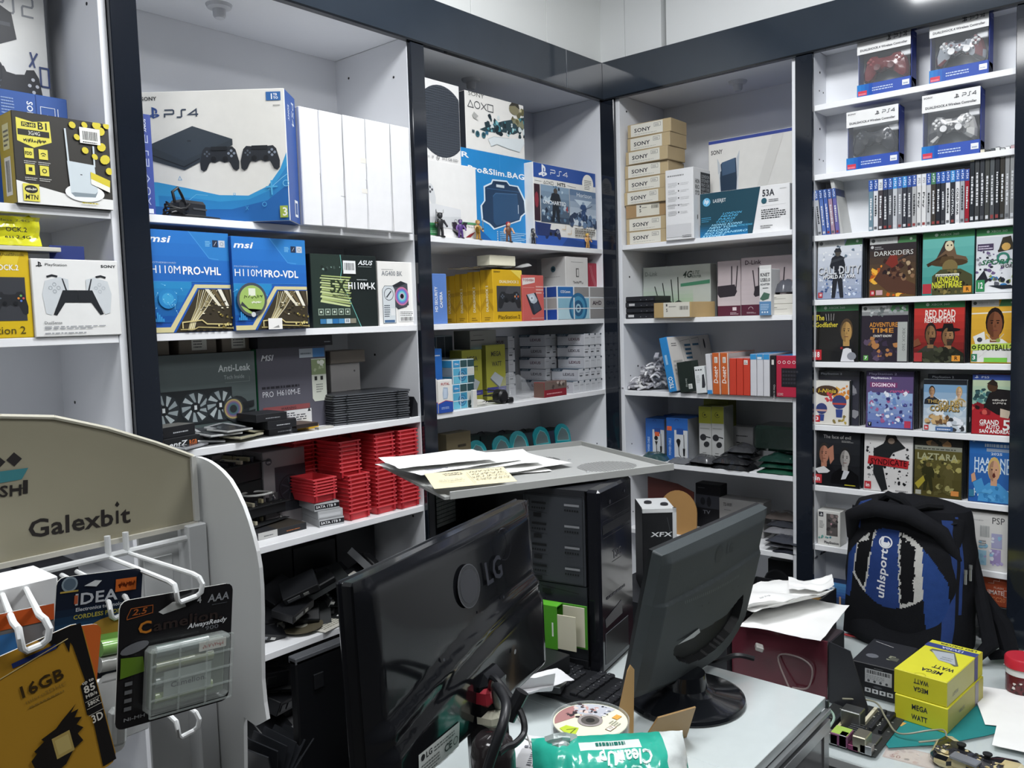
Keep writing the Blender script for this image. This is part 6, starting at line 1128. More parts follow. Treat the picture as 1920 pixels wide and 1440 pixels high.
def f1_(a):
    a.grad(0, 0, 1, .885, '8a98b4', 'd4d8de', 8); a.spots(0, .6, 1, .88, 26, ('3a4a5a', '6a7a8a', 'e4e6e8'), .01, .04, 2); a.spots(.05, .05, .95, .4, 60, ('c8d4e8', '5a74a4', 'e8ecf2', '3a5080'), .01, .04, 5)
    figure(a, .46, .02, .5, .82, '191d26', '4a4640', '23262c'); a.poly([(.3, .6), (.6, .66), (.62, .7), (.34, .66)], '2e3238')
    for t, y, hh, w in (('CALL DUTY', .42, .125, .94), ('WORLD AT WAR', .345, .06, .72)): a.text(t, .5, y-.012, hh, '1c1e24', w=w, bold=1, al='c'); a.text(t, .49, y, hh, 'c9ccd0' if hh > .1 else 'f0f2f4', w=w, bold=1, al='c')
    a.text('OF', .475, .47, .03, 'e8e8ea', w=.05, bold=1); age(a, .03, .03, 'b02a34')
def f2_(a):
    a.grad(0, 0, 1, .885, '6a5030', '2c2a30', 8); a.ell(.06, .84, .035, None, 'c0c0c0', 8); a.small(.12, .8, .3, .86, 2, 'a0a0a0')
    a.spots(.02, .25, .3, .6, 26, ('d8862c', 'e8b040', 'b0541c'), .03, .07, 3); a.spots(.4, .02, .8, .3, 26, ('e08a2c', 'c05a20', 'f0b850'), .02, .06, 6)
    a.poly([(.1, .3), (.4, .62), (.62, .68), (.9, .74), (.62, .55), (.7, .3), (.98, .2), (1, .02), (.4, .1)], '54382c'); a.spots(.3, .3, .98, .62, 34, ('6a4a38', '3a2622', '8a6a50', 'b09878', '2a2022'), .03, .07, 8); a.poly([(.35, .56), (.46, .7), (.6, .68), (.62, .54), (.5, .48)], '7a3028'); a.line([(.62, .6), (.96, .76)], .006, '3a3432')
    a.text('DARKSIDERS', .1, .69, .075, 'd8d8d4', w=.84); age(a, .03, .03, 'b02a34'); a.rect(.16, .04, .3, .12, 'c8a0a4')
def f3_(a):
    a.grad(0, 0, 1, .885, '3a8a84', '68b0a8', 6); a.poly([(.3, .6), (.46, .8), (.6, .8), (.66, .62), (.84, .58), (.88, .52), (.66, .5), (.2, .52)], '6a5440'); a.poly([(.28, .58), (.44, .84), (.62, .84), (.6, .72), (.46, .7)], '3c3430'); a.ell(.52, .76, .085, .08, 'cfc4a4', 14); a.ell(.49, .77, .018, None, '2c2420', 6); a.ell(.56, .77, .018, None, '2c2420', 6); a.line([(.1, .47), (.48, .62)], .01, '3a2c20')
    a.ell(.52, .5, .36, .06, '4a3a28', 16); a.poly([(.34, .5), (.38, .6), (.6, .6), (.66, .5)], '54422c'); a.ell(.54, .43, .15, .12, '7a6a44', 14); a.poly([(.2, .3), (.36, .4), (.74, .4), (.96, .3), (.98, .0), (.2, 0)], '4a4a30'); a.spots(.2, .02, .9, .38, 30, ('6a6038', '2c2a20', '8a7a48'), .03, .06, 4)
    a.rect(.27, .29, .72, .33, 'd8d8cc'); a.small(.28, .295, .71, .325, 1, '4a4a44'); a.text('UNDEAD', .3, .2, .085, 'd2d23e', w=.42, bold=1); a.text('NIGHTMARE', .2, .115, .085, 'd2d23e', w=.58, bold=1); age(a, .02, .03, 'b03a44', '', .17); a.rect(.8, .03, .95, .13, 'd8923a'); a.text('R', .85, .055, .05, '2a2018', bold=1)
def f4_(a):
    a.grad(0, 0, 1, .86, 'e4e6e8', 'c9ccd2', 4); a.spots(.02, .3, 1, .84, 50, ('4a4458', '2a2c34', '6a5a80', '8a8c94', 'c8c8d0'), .02, .06, 3); a.rect(.04, .66, .4, .76, '4a4058'); a.small(.06, .68, .38, .75, 2, 'd8d0e0'); a.poly([(.5, .62), (.6, .84), (.78, .86), (.86, .66)], '3a352c'); a.ell(.68, .7, .1, .06, 'c8a05a', 10)
    a.ring(.62, .53, .12, .006, '3a7a6a'); a.text('SPORTS', .12, .44, .07, '2f6a4c', w=.76, bold=1, sh=.3); a.text('WORLD', .55, .38, .05, '3a3c40', w=.4, bold=1, sh=.3); a.poly([(.02, .2), (.2, .36), (.3, .2), (.18, .12)], '2c2c34'); a.spots(.3, .12, .95, .34, 20, ('3a78b0', '2a2c34', '8a9c5a', 'b06a8a', '5a5c64'), .04, .08, 9); a.poly([(.3, .12), (.6, .06), (.9, .07), (.8, .12)], '2a2e34'); age(a, .02, .03, '3a8a58', '12', .2)
def f5_(a):
    a.rect(0, 0, 1, .885, '1c1b19'); a.text('The', .05, .73, .09, 'c8b83a', w=.2, bold=1); a.text('Godfather', .05, .61, .08, 'c8b83a', w=.5, bold=1)
    for k in range(4): a.line([(.28+.06*k, .84), (.3+.05*k, .72)], .0008, 'd8d8d4')
    bust(a, .74, .0, .7, .76, 'b08a50', '4a3a28', '121214'); a.poly([(.62, 0), (.68, .24), (.84, .24), (.92, 0)], 'd8d8dc'); a.poly([(.68, .28), (.76, .25), (.68, .22)], '08080a'); a.poly([(.84, .28), (.76, .25), (.84, .22)], '08080a'); a.ell(.64, .24, .03, None, '8a1c22', 8); a.ell(.86, .1, .1, .07, '8a8c94', 10); age(a, .0, .03, 'b82c34', '18', .2)
def f6_(a):
    a.rect(0, 0, 1, .82, '2c2630'); a.spots(.1, .8, .95, .98, 20, ('d0d2d2', '6a7070', '9aa0a0'), .03, .06, 2); a.text('ADVENTURE', .18, .62, .075, 'c8883a', w=.6, bold=1); a.text('TIME', .2, .52, .075, 'c8883a', w=.5, bold=1); a.text("I DON'T KNOW!", .26, .44, .04, 'e0dcd4', w=.4, bold=1)
    a.spots(.05, .05, .8, .42, 24, ('4a3a50', '7a5a3c', '3a3044', 'b07a4a', '5a4a60'), .04, .09, 5); a.rect(.78, .02, .98, .7, 'a9aca8'); a.text('XBOX 360', .88, .6, .06, '6a6e6a', rot=-90, w=.4); age(a, .06, .03, '5a9a4a', '7', .1)
def f7_(a):
    a.grad(0, 0, 1, .885, '3a1c1c', 'c03a34', 8); a.text('RED DEAD', .22, .73, .12, 'e6dcd4', w=.6, bold=1); a.text('REDEMPTION', .21, .65, .075, 'e6dcd4', w=.6, bold=1)
    bust(a, .34, .0, .6, .66, '8a6848', '2a2020', '3a3a34', beard='2c2220'); bust(a, .68, .0, .66, .62, '9a7450', '2a2422', '26281f', hat='1d1a1a', beard='3a3028'); a.spots(0, .0, 1, .22, 30, ('4a4c3a', '34362a', '23241d'), .05, .1, 4); a.poly([(0, .36), (.1, .4), (.16, .3), (0, .25)], '7a4a34'); age(a, .02, .02, 'a83a3c', '', .16); a.rect(.76, .03, .92, .12, 'd8923a'); a.text('R', .81, .05, .055, '2a2018', bold=1)
def f8_(a):
    a.grad(0, 0, 1, .885, 'c0922c', 'd8a83c', 5); a.line([(0, .78), (1, .8)], .004, 'e0d8c4'); bust(a, .52, .02, 1.0, .86, '7a4c34', '241a16', 'dcdcd8'); a.poly([(.2, .1), (.05, .42), (.3, .5), (.36, .2)], 'dcdcd8'); a.line([(.34, .46), (.46, .36), (.6, .36), (.72, .46)], .003, 'c8b48c'); a.ell(.2, .37, .06, None, '3a3c40', 10); a.ell(.6, .36, .05, None, '8a9c4a', 8); a.poly([(.02, .2), (.96, .24), (.98, .32), (.02, .3)], 'b6cc58'); a.text('FOOTBALL20', .16, .205, .085, '26301a', w=.82, bold=1); a.ring(.08, .25, .035, .003, '26301a'); a.rect(.3, .02, .8, .09, '7ac050'); age(a, .02, .03, '3a7a5a', '3', .13)
def f9_(a):
    a.rect(0, 0, 1, 1, 'dcd8d0'); a.spots(.55, .6, .98, .95, 16, ('d88a3a', 'e0a84a', 'c87a34'), .04, .09, 3); a.ell(.36, .76, .32, .12, '4a3222', 18); a.text('I-Ninja', .1, .72, .08, 'd8b83a', w=.52, bold=1, sh=.2); a.spots(.3, .55, .5, .7, 8, ('c8444c',), .03, .06, 2)
    for x, y, s in ((.72, .52, .2), (.22, .36, .16)): a.ell(x, y, s, None, '3a4474', 16); a.poly([(x-s, y-.02), (x+s, y-.02), (x+s*.95, y-.06), (x-s*.95, y-.06)], 'b8433a' if s > .18 else 'c8a098'); a.poly([(x-s*.5, y-s*.8), (x+s*.5, y-s*.8), (x+s*.4, y-s*1.7), (x-s*.4, y-s*1.7)], '3a4a88')
    a.spots(.5, .05, .9, .2, 8, ('b09a4a', '8a7a4a'), .03, .06, 4); age(a, .02, .06, 'b83038', '3', .16)
def f10_(a):
    a.rect(0, .85, 1, 1, '2c2440'); a.text('PlayStation 2', .05, .93, .035, '9a94b0', w=.6); a.rect(0, 0, 1, .9, '5a4a72'); a.text('PlayStation.2', .1, .86, .03, 'e4e4ea', w=.44, bold=1); a.rect(.08, .71, .66, .8, '7a3a68'); a.text('DIGIMON', .12, .725, .06, 'f0dcec', w=.5, bold=1); a.text('rumble', .5, .63, .05, 'c05a8a', w=.4, bold=1, sh=.3)
    a.grad(.04, .02, .98, .62, '5a6ab0', '9ab4d4', 5); a.spots(.05, .08, .96, .62, 90, ('8a9cd0', 'c8d4e8', '4a4a88', '6a8ac0', 'a4608c', '3a3a70', 'e4e8f2'), .02, .06, 7); age(a, .05, .03, '202028', 'T', .08); age(a, .82, .03, 'b8405a', '', .13)
def f11_(a):
    a.rect(0, .86, 1, 1, '25282c'); a.grad(0, 0, 1, .9, 'd4dce0', '6a94b8', 6); a.spots(.1, .35, .9, .75, 20, ('c4d0d8', 'e4e8ea', '9ab4c8'), .08, .14, 3)
    bust(a, .2, .52, .36, .36, 'b08a6a', '2c2622', '2c3038'); bust(a, .82, .5, .36, .38, 'd0ac8a', 'b8985a', 'c8c4b8')
    for t, x, y, hh, w in (('THE', .1, .55, .06, .24), ('GOLDEN', .34, .5, .1, .56), ('COMPASS', .16, .4, .1, .68)): a.text(t, x+.01, y-.008, hh, '3a3020', w=w, bold=1); a.text(t, x, y, hh, 'b4985a', w=w, bold=1)
    a.ring(.86, .56, .1, .004, 'b4985a', a0=20, a1=200); a.spots(.1, .14, .6, .32, 18, ('a88458', 'c8a878', '6a5038'), .05, .09, 5); a.spots(.6, .04, .98, .26, 18, ('e4e8ee', '3a3c40', 'c0c8d0'), .05, .09, 6); a.rect(.3, .02, .7, .1, '4a6a9a'); a.small(.34, .04, .66, .09, 1, 'd4dce8'); age(a, .04, .03, 'b83a40', 'in', .1)
def f12_(a):
    a.rect(0, .9, 1, 1, '34488a'); pslogo(a, .1, .95, .08, 'c8d0e4'); a.text('PS5', .22, .93, .035, 'c8d0e4', w=.2); a.grad(0, .4, 1, .9, '7ab0a4', 'b8c4a4', 5); a.spots(.05, .55, .4, .85, 12, ('3a5a5c', '5a8a88', '2c4448'), .05, .1, 3); a.poly([(0, .0), (1, .0), (1, .3), (.6, .36), (.3, .46), (0, .5)], 'a82830'); a.spots(0, .34, .4, .5, 10, ('7a2028', 'c85a50', '2c1c1c'), .05, .1, 6)
    a.poly([(.3, .46), (.42, .68), (.6, .76), (.98, .74), (1, .28), (.62, .34)], '201d1e'); a.ell(.5, .8, .13, .09, '4a3426', 14); a.poly([(.36, .84), (.5, .92), (.62, .86), (.6, .8)], '2c2420'); a.poly([(.7, .44), (.95, .4), (.9, .28), (.7, .3)], 'c8b8a4'); scribble(a, .5, .5, .85, .6, 2, 'c8c4bc', .0014)
    a.text('GRAND', .2, .17, .075, 'f0ecea', w=.48, bold=1); a.text('AUTO', .36, .095, .065, 'f0ecea', w=.34, bold=1); a.text('5', .76, .09, .16, 'f0ecea', bold=1); a.text('SAN ANDREAS', .2, .03, .055, 'f0ecea', w=.78, bold=1); a.text('THEFT', .2, .14, .025, 'f0ecea', w=.14)
def f13_(a):
    a.grad(0, 0, 1, 1, '16171a', '2c2e32', 5); a.text('The face of evil', .2, .88, .06, 'd4d4d2', w=.6); a.small(.6, .82, .85, .86, 2, 'a0a09c')
    bust(a, .22, .1, .62, .7, 'b07a64', '33302e', '1a1a1e'); a.poly([(.02, .3), (.22, .36), (.36, .28), (.3, .24), (.1, .22)], 'd4d4d4'); a.poly([(.3, .68), (.42, .76), (.44, .5), (.36, .4)], 'b07a64'); bust(a, .68, .06, .62, .68, 'a8a4a0', '2a2a2a', '101012'); a.poly([(.6, .14), (.66, .32), (.78, .3), (.7, .16)], 'c8c8cc'); age(a, .0, .04, 'b83a40', 'in', .18); a.small(.68, .04, .92, .08, 1, 'c4b83a')
def f14_(a):
    a.rect(0, 0, 1, 1, 'd6d4d2'); a.spots(.05, .1, .95, .8, 90, ('1c1c1e', '3a3a3c', '26262a', '8a8a8a'), .006, .04, 5); a.poly([(.2, .7), (.4, .8), (.5, .96), (.66, .9), (.85, .75), (.6, .66), (.4, .4), (.5, .05), (.38, .0), (.2, .3)], '26282a'); a.ell(.56, .88, .12, .09, '2a2624', 14); a.ell(.56, .85, .07, .05, '8a7a6c', 10); a.poly([(.08, .45), (.9, .41), (.92, .54), (.1, .59)], 'b02c30'); a.text('SYNDICATE', .14, .45, .09, '3a1418', w=.74, bold=1); age(a, .02, .03, 'b83a40', 'in', .14); a.small(.66, .03, .92, .07, 1, '8a8a8a')
def f15_(a):
    a.rect(0, .8, 1, 1, '2a2a26'); a.spots(.2, .85, .7, .98, 8, ('8a6a48', '54483a'), .06, .1, 2); a.rect(0, .76, 1, .83, '8a8c80'); a.small(.06, .775, .9, .815, 1, '4a4c44'); a.grad(0, 0, 1, .76, '4a4424', '5c562e', 5); a.spots(.1, .35, .95, .64, 40, ('8a8448', 'a8a060', '3a3820', '6a6434'), .03, .08, 3); a.text('LAZTARA', .06, .61, .1, 'a8a884', w=.84, bold=1); figure(a, .3, .1, .4, .46, '33321c', '6a5c34'); figure(a, .72, .1, .36, .44, '5a5430', '8a7c48'); a.poly([(.02, .2), (.2, .34), (.24, .26), (.1, .12)], 'a89a3a'); a.spots(.3, .04, .8, .2, 14, ('9a9460', '5a5632'), .04, .08, 7); a.rect(.78, .05, .94, .13, 'd08a4a'); a.rect(.04, .03, .16, .1, 'a8a89c')
def f16_(a):
    a.grad(0, 0, 1, 1, '2c5aa0', '2f6ab0', 4); pslogo(a, .1, .94, .06, '9ac0e4'); a.small(.36, .86, .95, .92, 1, 'a8b8c8', 4, .8); a.rect(.4, .79, .98, .84, '8a9ab0'); a.text('2025', .5, .74, .035, 'c8d4e0', w=.26, bold=1)
    for y, t in ((.58, 'HAALAND'), (.46, 'HAALAND'), (.1, 'HAALAND')): a.text(t, .12, y, .11, 'c8dcec', w=.86, bold=1)
    bust(a, .58, .02, .72, .7, 'c89a7c', 'c8aa68', '4a94cc'); a.poly([(.1, .3), (.3, .38), (.4, .2), (.2, .12)], '4a94cc'); a.poly([(.06, .42), (.14, .46), (.18, .34), (.08, .3)], 'c89a7c'); a.ell(.58, .43, .03, .04, '5a2c28', 8); a.spots(.3, .05, .85, .25, 16, ('3f84bc', '5aa4d8', '3578b0'), .04, .08, 4); age(a, .02, .08, '3a7a9a', '', .12)
CV = [('game case cover with a soldier in a snowy grey scene', 1532, 1616, 560, 448, g4, '8a98b4', f1_, 's'), ('game case cover with fire and an armoured rider', 1629, 1717, 556, 443, g4, '4a3a34', f2_, 's'), ('teal game case cover with yellow title and two riflemen', 1728, 1826, 552, 432, g4, '3a8a84', f3_, 'g'), ('white sports game case cover by the right post', 1828, 1912, 548, 426, g4, 'dcdee0', f4_, 'g'),
      ('black game case cover with a man in a bow tie', 1524, 1609, 680, 571, g5, '1c1b19', f5_, 'g'), ('game case cover with orange title and a grey side strip', 1614, 1702, 680, 572, g5, '8a8c8c', f6_, 's'), ('red game case cover with two bearded men', 1712, 1808, 680, 564, g5, '8a2c2c', f7_, 'g'), ('yellow football game case cover with a player', 1819, 1906, 680, 561, g5, 'c89a34', f8_, 's'),
      ('white game sleeve with round headed cartoon fighters', 1526, 1592, 798, 713, g6, 'dcd8d0', f9_, None), ('purple and silver monster game case cover', 1623, 1712, 801, 696, g6, '5a4a72', f10_, None), ('pale blue game case cover with two faces and gold title', 1730, 1812, 807, 712, g6, 'c4d0d8', f11_, None), ('red crime game sleeve with a man in black, hanging over the shelf edge', 1821, 1898, 815, 702, g6, 'a82830', f12_, None),
      ('black game case cover with two facing men', 1526, 1612, 912, 811, g7, '1c1d20', f13_, None), ('white splattered game case cover with a red title', 1619, 1711, 922, 810, g7, 'd6d4d2', f14_, None), ('olive game case cover with rocky battle scene', 1713, 1803, 930, 818, g7, '4a4628', f15_, None), ('blue football game case cover with a fair haired player', 1815, 1898, 940, 822, g7, '2c5aa0', f16_, None)]
for i, (lb, pl, pr, pb, pt, zz, base, fn, hd) in enumerate(CV): cover(lb, pl, pr, pb, pt, zz, .042, base, fn, 4 if i not in (8, 11) else 3, head=hd, bcol=('2c3034', '3a4a34', '2c2a28')[i % 3])
def f17_(a): a.rect(0, .9, 1, 1, '26282e'); a.text('PlayStation 2', .1, .93, .035, 'b4b8c0', w=.5); a.spots(.1, .1, .9, .85, 20, ('3a3a48', '6a6a74', '8a8a90'), .06, .12, 5)
cover('dark game case behind the cartoon fighters sleeve', 1530, 1610, 798, 696, g6, .061, '34343e', f17_, 2)
cover('dark game case behind the pale blue cover', 1738, 1820, 800, 702, g6, .061, '2c2e34', f17_, 2)
o = boxB('console_box', 'small white box with grey photo at the left end behind the backpack', 'box', 1533, 1575, 1025, 958, g8, .04, .06, 'd6d5d0', faces={'t': 'b4b4b0', 'r': 'b4b4b0'})
a = face(o); a.rect(.06, .82, .26, .95, '2a2c34'); pslogo(a, .16, .88, .12, 'd8d8d8'); a.small(.08, .5, .3, .72, 5, '8a8a8a'); a.rect(.4, .3, .9, .92, '5a5654'); a.spots(.42, .35, .88, .9, 12, ('b48a94', '8a7a78', '3a3638'), .06, .12, 2); a.spots(.06, .16, .6, .26, 6, ('4a8a94', '6aa49c'), .04, .07, 3); a.text('PlayStation', .3, .06, .07, '2a2c34', w=.66, bold=1); a.done(o)
o = boxB('console_box', 'white console box with pale blue screens behind the backpack, right end', 'box', 1800, 1889, 1068, 962, g8, .042, .06, 'd4d3d0', faces={'t': 'b4b4b0'})
a = face(o); a.text('PSP', .66, .83, .11, '4a4a4e', w=.27); a.small(.1, .86, .5, .9, 1, 'b4b4b4'); a.bars(.42, .58, .62, .78, 'a0a4a4', 7); a.rect(.66, .4, .88, .66, 'a4a4c4'); a.rect(.64, .12, .86, .38, '9a8cb8'); a.rect(.36, .08, .56, .34, '9cc4d8'); a.spots(.36, .08, .88, .6, 18, ('c4d4e4', 'b0a4cc', '8ab8d0', 'd8dce4'), .03, .06, 4); a.small(.4, .42, .6, .54, 3, '8a8a8c'); a.small(.14, .3, .3, .8, 8, 'b4b4b4', 5); a.done(o)
# base under the game shelves
s = M().box(0, 0, .0, .79, .33, ZD-.001, 'd8dadc', .001).build('base_cabinet', 'melamine', None, (.034, -.78, 0), HB); tag(s, 'white base cabinet below the game shelves', 'cabinet')
for (lb, pl, pr, pb, pt, cols, tx) in (('blue box with a small white window mark, standing left of the backpack', 1536, 1590, 1168, 1092, ('3a6ab0', '22304e'), None), ('orange boxed software with white lettering, right of the backpack', 1836, 1889, 1160, 1083, ('a84c2e', '8a3c26'), 1), ('green boxed software lying lower right of the backpack', 1850, 1889, 1215, 1158, ('3f8a48', '2c3a30'), 2)):
    zz = ZD+(.0 if tx != 1 else .105); o = boxB('software_box', lb, 'box', pl, pr, pb, pt, zz, .045 if tx != 2 else .036, .05, cols[0], faces={'t': cols[1], 'r': cols[1]})
    a = face(o)
    if tx is None: a.grad(0, .45, 1, 1, '2a4a94', '5a9ad0', 5); a.grad(0, 0, 1, .45, '1c2844', '24406a', 4); [a.rect(.3+.13*i, .66+.1*j, .41+.13*i, .74+.1*j, 'e4ecf4') for i in range(2) for j in range(2)]; a.small(.1, .08, .6, .14, 1, '9ab0d0'); [a.rect(.3+.2*k, .2, .36+.2*k, .5, 'b08a6a') for k in range(3)]
    elif tx == 1: a.line([(.3, .8), (.5, .8), (.5, .9), (.7, .9), (.7, .98)], .0012, 'e8c8b8'); a.text('ANIMATE', .06, .42, .14, 'f0dcd4', w=.78, bold=1); a.text('FLASH', .5, .62, .07, 'e0c0b0', w=.35); a.text('CC20', .42, .18, .15, 'd8845a', w=.5, bold=1); a.line([(.86, .38), (.98, .38), (.98, .6), (.86, .6)], .0012, 'f0dcd4', True)
    else: a.ell(.5, .5, .6, .5, '5aa85a', 20); a.text('TWE', .3, .66, .17, 'e8f0e4', w=.55, bold=1); a.text('CC', .42, .36, .2, 'd8e8d4', w=.4, bold=1)
    a.done(o)
    if tx == 1: q = crate('dark_carton', 'dark carton under the orange boxed software', 'box', (o.location.x, o.location.y, ZD), DIM[o.name][0], .05, .104, '26282c', yaw=HB)
# ================================================================ counter and desk
ZC = .80
t = thing('counter', 'white topped counter with metal edging and a dark glass side panel', 'counter', (0, 0, 0))
M().box(-1.4, -1.24, ZC-.022, -1.02, -.35, ZC, 'c6cece', .001).box(-2.05, -1.24, ZC-.022, -1.4, -.72, ZC, 'c6cece', .001).build('counter_top', 'gloss', t)
m = M()
for z0, z1_, x_ in ((ZC-.034, ZC-.023, .004), (ZC-.07, ZC-.046, .003)): m.box(-2.05, -1.246-x_, z0, -1.016, -1.24, z1_, 'b4b6b8', .001)
m.box(-1.022, -1.246, ZC-.024, -1.014, -.35, ZC-.006, '54585a', .001).box(-1.045, -1.246, 0, -1.016, -1.236, ZC-.07, 'a4a6a8', .001).build('metal_edging', 'metal', t)
M().box(-2.05, -1.243, .0, -1.045, -1.239, ZC-.07, '6a6a6c').build('side_glass', 'gloss', t)
M().box(-1.4, -1.235, 0, -1.03, -.36, ZC-.023, '8a8c8e').box(-2.04, -1.235, 0, -1.4, -.73, ZC-.023, '8a8c8e').build('body', 'melamine', t)
t = thing('desk', 'low glass topped desk before the game shelves, notes under its glass', 'desk', (0, 0, 0))
M().box(-.88, -2.3, ZD-.03, .032, -.79, ZD-.0085, 'd3d6d6', .001).build('desk_top', 'melamine', t)
M().box(-.885, -2.3, ZD-.007, .032, -.79, ZD-.001, 'd9e6e6', .001, {'l': '3f8a84', 'f': '3f8a84'}).build('glass_top', 'film', t)
M().box(-.86, -2.28, 0, -.82, -.8, ZD-.03, 'b4b6b8').box(-.82, -.84, 0, .0, -.8, ZD-.03, 'b4b6b8').build('desk_legs', 'melamine', t)
ZD_ = ZD
def flatpoly(name, lb, cat, pts, z, th, col, material='paper', edge=None, group=None):
    P = [onZ(x, y, z) for x, y in pts]; a = sum(P[i].x*P[(i+1) % len(P)].y-P[(i+1) % len(P)].x*P[i].y for i in range(len(P)))
    if a < 0: P = P[::-1]
    o = Vector((P[0].x, P[0].y, z)); e = M().prism([(p.x-o.x, p.y-o.y) for p in P], (0, 0, 0), (1, 0, 0), (0, 1, 0), (0, 0, 1), th, col, edge).build(name, material, None, o); return tag(e, lb, cat, group)
for k, (x0, y0, an) in enumerate(((-.81, -1.29, .1), (-.79, -1.46, -.12))):
    e = M().box(0, -.15, 0, .068, 0, .0008, ('c9a89a', 'b9bcae')[k]).build('banknote', 'paper', None, (x0, y0, ZD-.0083), an); tag(e, ('pinkish banknote lying under the desk glass', 'grey-green banknote lying under the desk glass, right of the pink one')[k], 'banknote')
    a = Art((0, -.15, .0008), (0, 1, 0), (-1, 0, 0), (0, 0, 1), .15, .068, eps=.00002); a.v = Vector((1, 0, 0)); a.u = Vector((0, -1, 0)); a.o = Vector((0, 0, .0008)); a.rect(.03, .06, .97, .94, 'd8bcae'); a.ell(.7, .5, .1, None, 'b4948a', 14); a.spots(.1, .1, .5, .9, 20, ('c0a094', 'd8c4b8'), .02, .05, k); a.text('50', .1, .12, .2, '9a6a60', bold=1); a.done(e, 'note_print')
def paper(lb, loc, w, d, yaw, seed, amp=.006, col='f4f4f2', curl=0, rot=None, name='paper_sheet', cu=0):
    m = M(); sheet(m, w, d, lambda u, v: amp*(1+noise.noise(Vector((u*3+seed, v*2.4, seed))))+amp*.35*noise.noise(Vector((u*8, v*7+seed, 3)))+curl*max(0, u-.6)**2/.16+cu*max(0, .35-v)**2/.12, col, .0004, 18, 14)
    e = m.build(name, 'paper', None, loc, yaw, rot, smooth=True); return tag(e, lb, 'paper')
# ---------------------------------------------------------------- black tower with its side off
TY = .188
t = thing('computer_tower', 'tall black computer tower with its side open, standing on the counter', 'computer', (-1.218, -.819, ZC), TY)
w_, d_, h_ = .19, .46, .418
M().box(0, .035, .012, .004, d_, .03, '26272b').box(0, .035, h_-.02, .004, d_, h_-.002, '26272b').box(0, d_-.02, .02, .004, d_, h_-.02, '26272b').box(w_-.003, .03, .012, w_, d_, h_, '1b1c20', .001).box(0, .03, h_-.003, w_, d_, h_, '1f2024', .001).box(0, .03, .012, w_, d_, .015, '1f2024').box(.0, d_-.003, .012, w_, d_, h_, '2a2b2f').box(w_-.03, .15, .02, w_-.026, d_-.01, h_-.01, '1a1b1e').build('case_frame', 'paintmetal', t)
fb = M().box(0, 0, .004, w_, .034, h_+.002, '1a1b20', .006).build('front_bezel', 'gloss', t)
a = face(t, 'f', (w_, d_, h_))
for z in (.9, .83, .74): a.line([(.08, z), (.92, z)], .0014, '2c2d33')
a.rect(.08, .76, .92, .81, '14151a'); a.text('TSC', .36, .6, .045, '4a4c52', w=.26, bold=1); a.line([(.34, .585), (.64, .585)], .001, '4a4c52'); a.small(.15, .4, .85, .43, 1, '3a3b42', 5); a.poly([(.1, .30), (.6, .34), (.62, .26), (.12, .25)], '5a5a5c'); a.rect(.1, .05, .8, .22, '101115'); a.line([(.1, .05), (.1, .22), (.8, .22)], .0012, '9a9ca2'); a.ell(.3, .92, .03, None, '2c2d33', 10); a.ell(.75, .94, .02, None, '3a3b42', 8); a.done(fb, 'bezel_print')
cg = M().box(0, .036, .2, .006, .19, h_-.012, '3b3e43', .001).box(.004, .036, .03, .008, .165, .198, '34373c', .001).build('drive_cage', 'paintmetal', t)
a = Art((0, .19, 0), (0, -1, 0), (0, 0, 1), (-1, 0, 0), .154, h_, z0=.0006)
a.line([(.03, .485), (.97, .485), (.97, .965), (.03, .965), (.03, .485)], .0014, '1d1e22')
for k in range(4):
    z = .92-.115*k
    for x0 in (.14, .68): a.rect(x0, z-.012, x0+.24, z, '0e0f12' if x0 < .5 else '8a8c90'); [a.rect(x0+.04*q, z-.04, x0+.025+.04*q, z-.03, '0e0f12') for q in range(6)]
    a.line([(.1, z+.02), (.1, z-.05), (.4, z-.06)], .001, '1d1e22'); a.rect(.17, z-.085, .3, z-.062, '0e0f12')
for k in range(4): a.rect(.3, .42-.095*k, .44, .445-.095*k, '0e0f12'); a.ell(.34, .39-.095*k, .012, None, '0e0f12', 6)
a.line([(.28, .46), (.9, .44)], .002, '0e0f12'); a.line([(.28, .37), (.9, .35)], .002, '0e0f12'); a.done(t, 'cage_print', 'matte')
m = M()
for i in range(8):
    for j in range(8): m.box(.03+.0105*i, d_-.0052, .285+.0105*j, .0385+.0105*i, d_-.0035, .2935+.0105*j, 'b4b6b8')  # pale squares stand for light coming through the rear vent holes
m.build('vent_light_grid', 'plastic', t)['kind'] = 'stuff'
M().box(.03, .2, .05, w_-.035, d_-.03, .056, '303338').box(.06, .26, .2, .14, d_-.02, .28, '4a4c50', .003).build('power_unit', 'paintmetal', t)
M().box(.02, .2, .15, .06, .24, .175, 'b9b9b6', .002).build('wire_plug', 'plastic', t)
m = M(); r = random.Random(4)
for k in range(7): m.tube([(.03+.01*k, .4, .27), (.02+.008*k, .34-.01*k, .2-.01*k), (.03, .26, .16+.005*k), (.04+.01*k, .2, .17)], .0022, ('1a1a1c', '3a2020', '2a2a2c', '4a4634')[k % 4], 5)
m.build('wire_bundle', 'plastic', t, smooth=True)
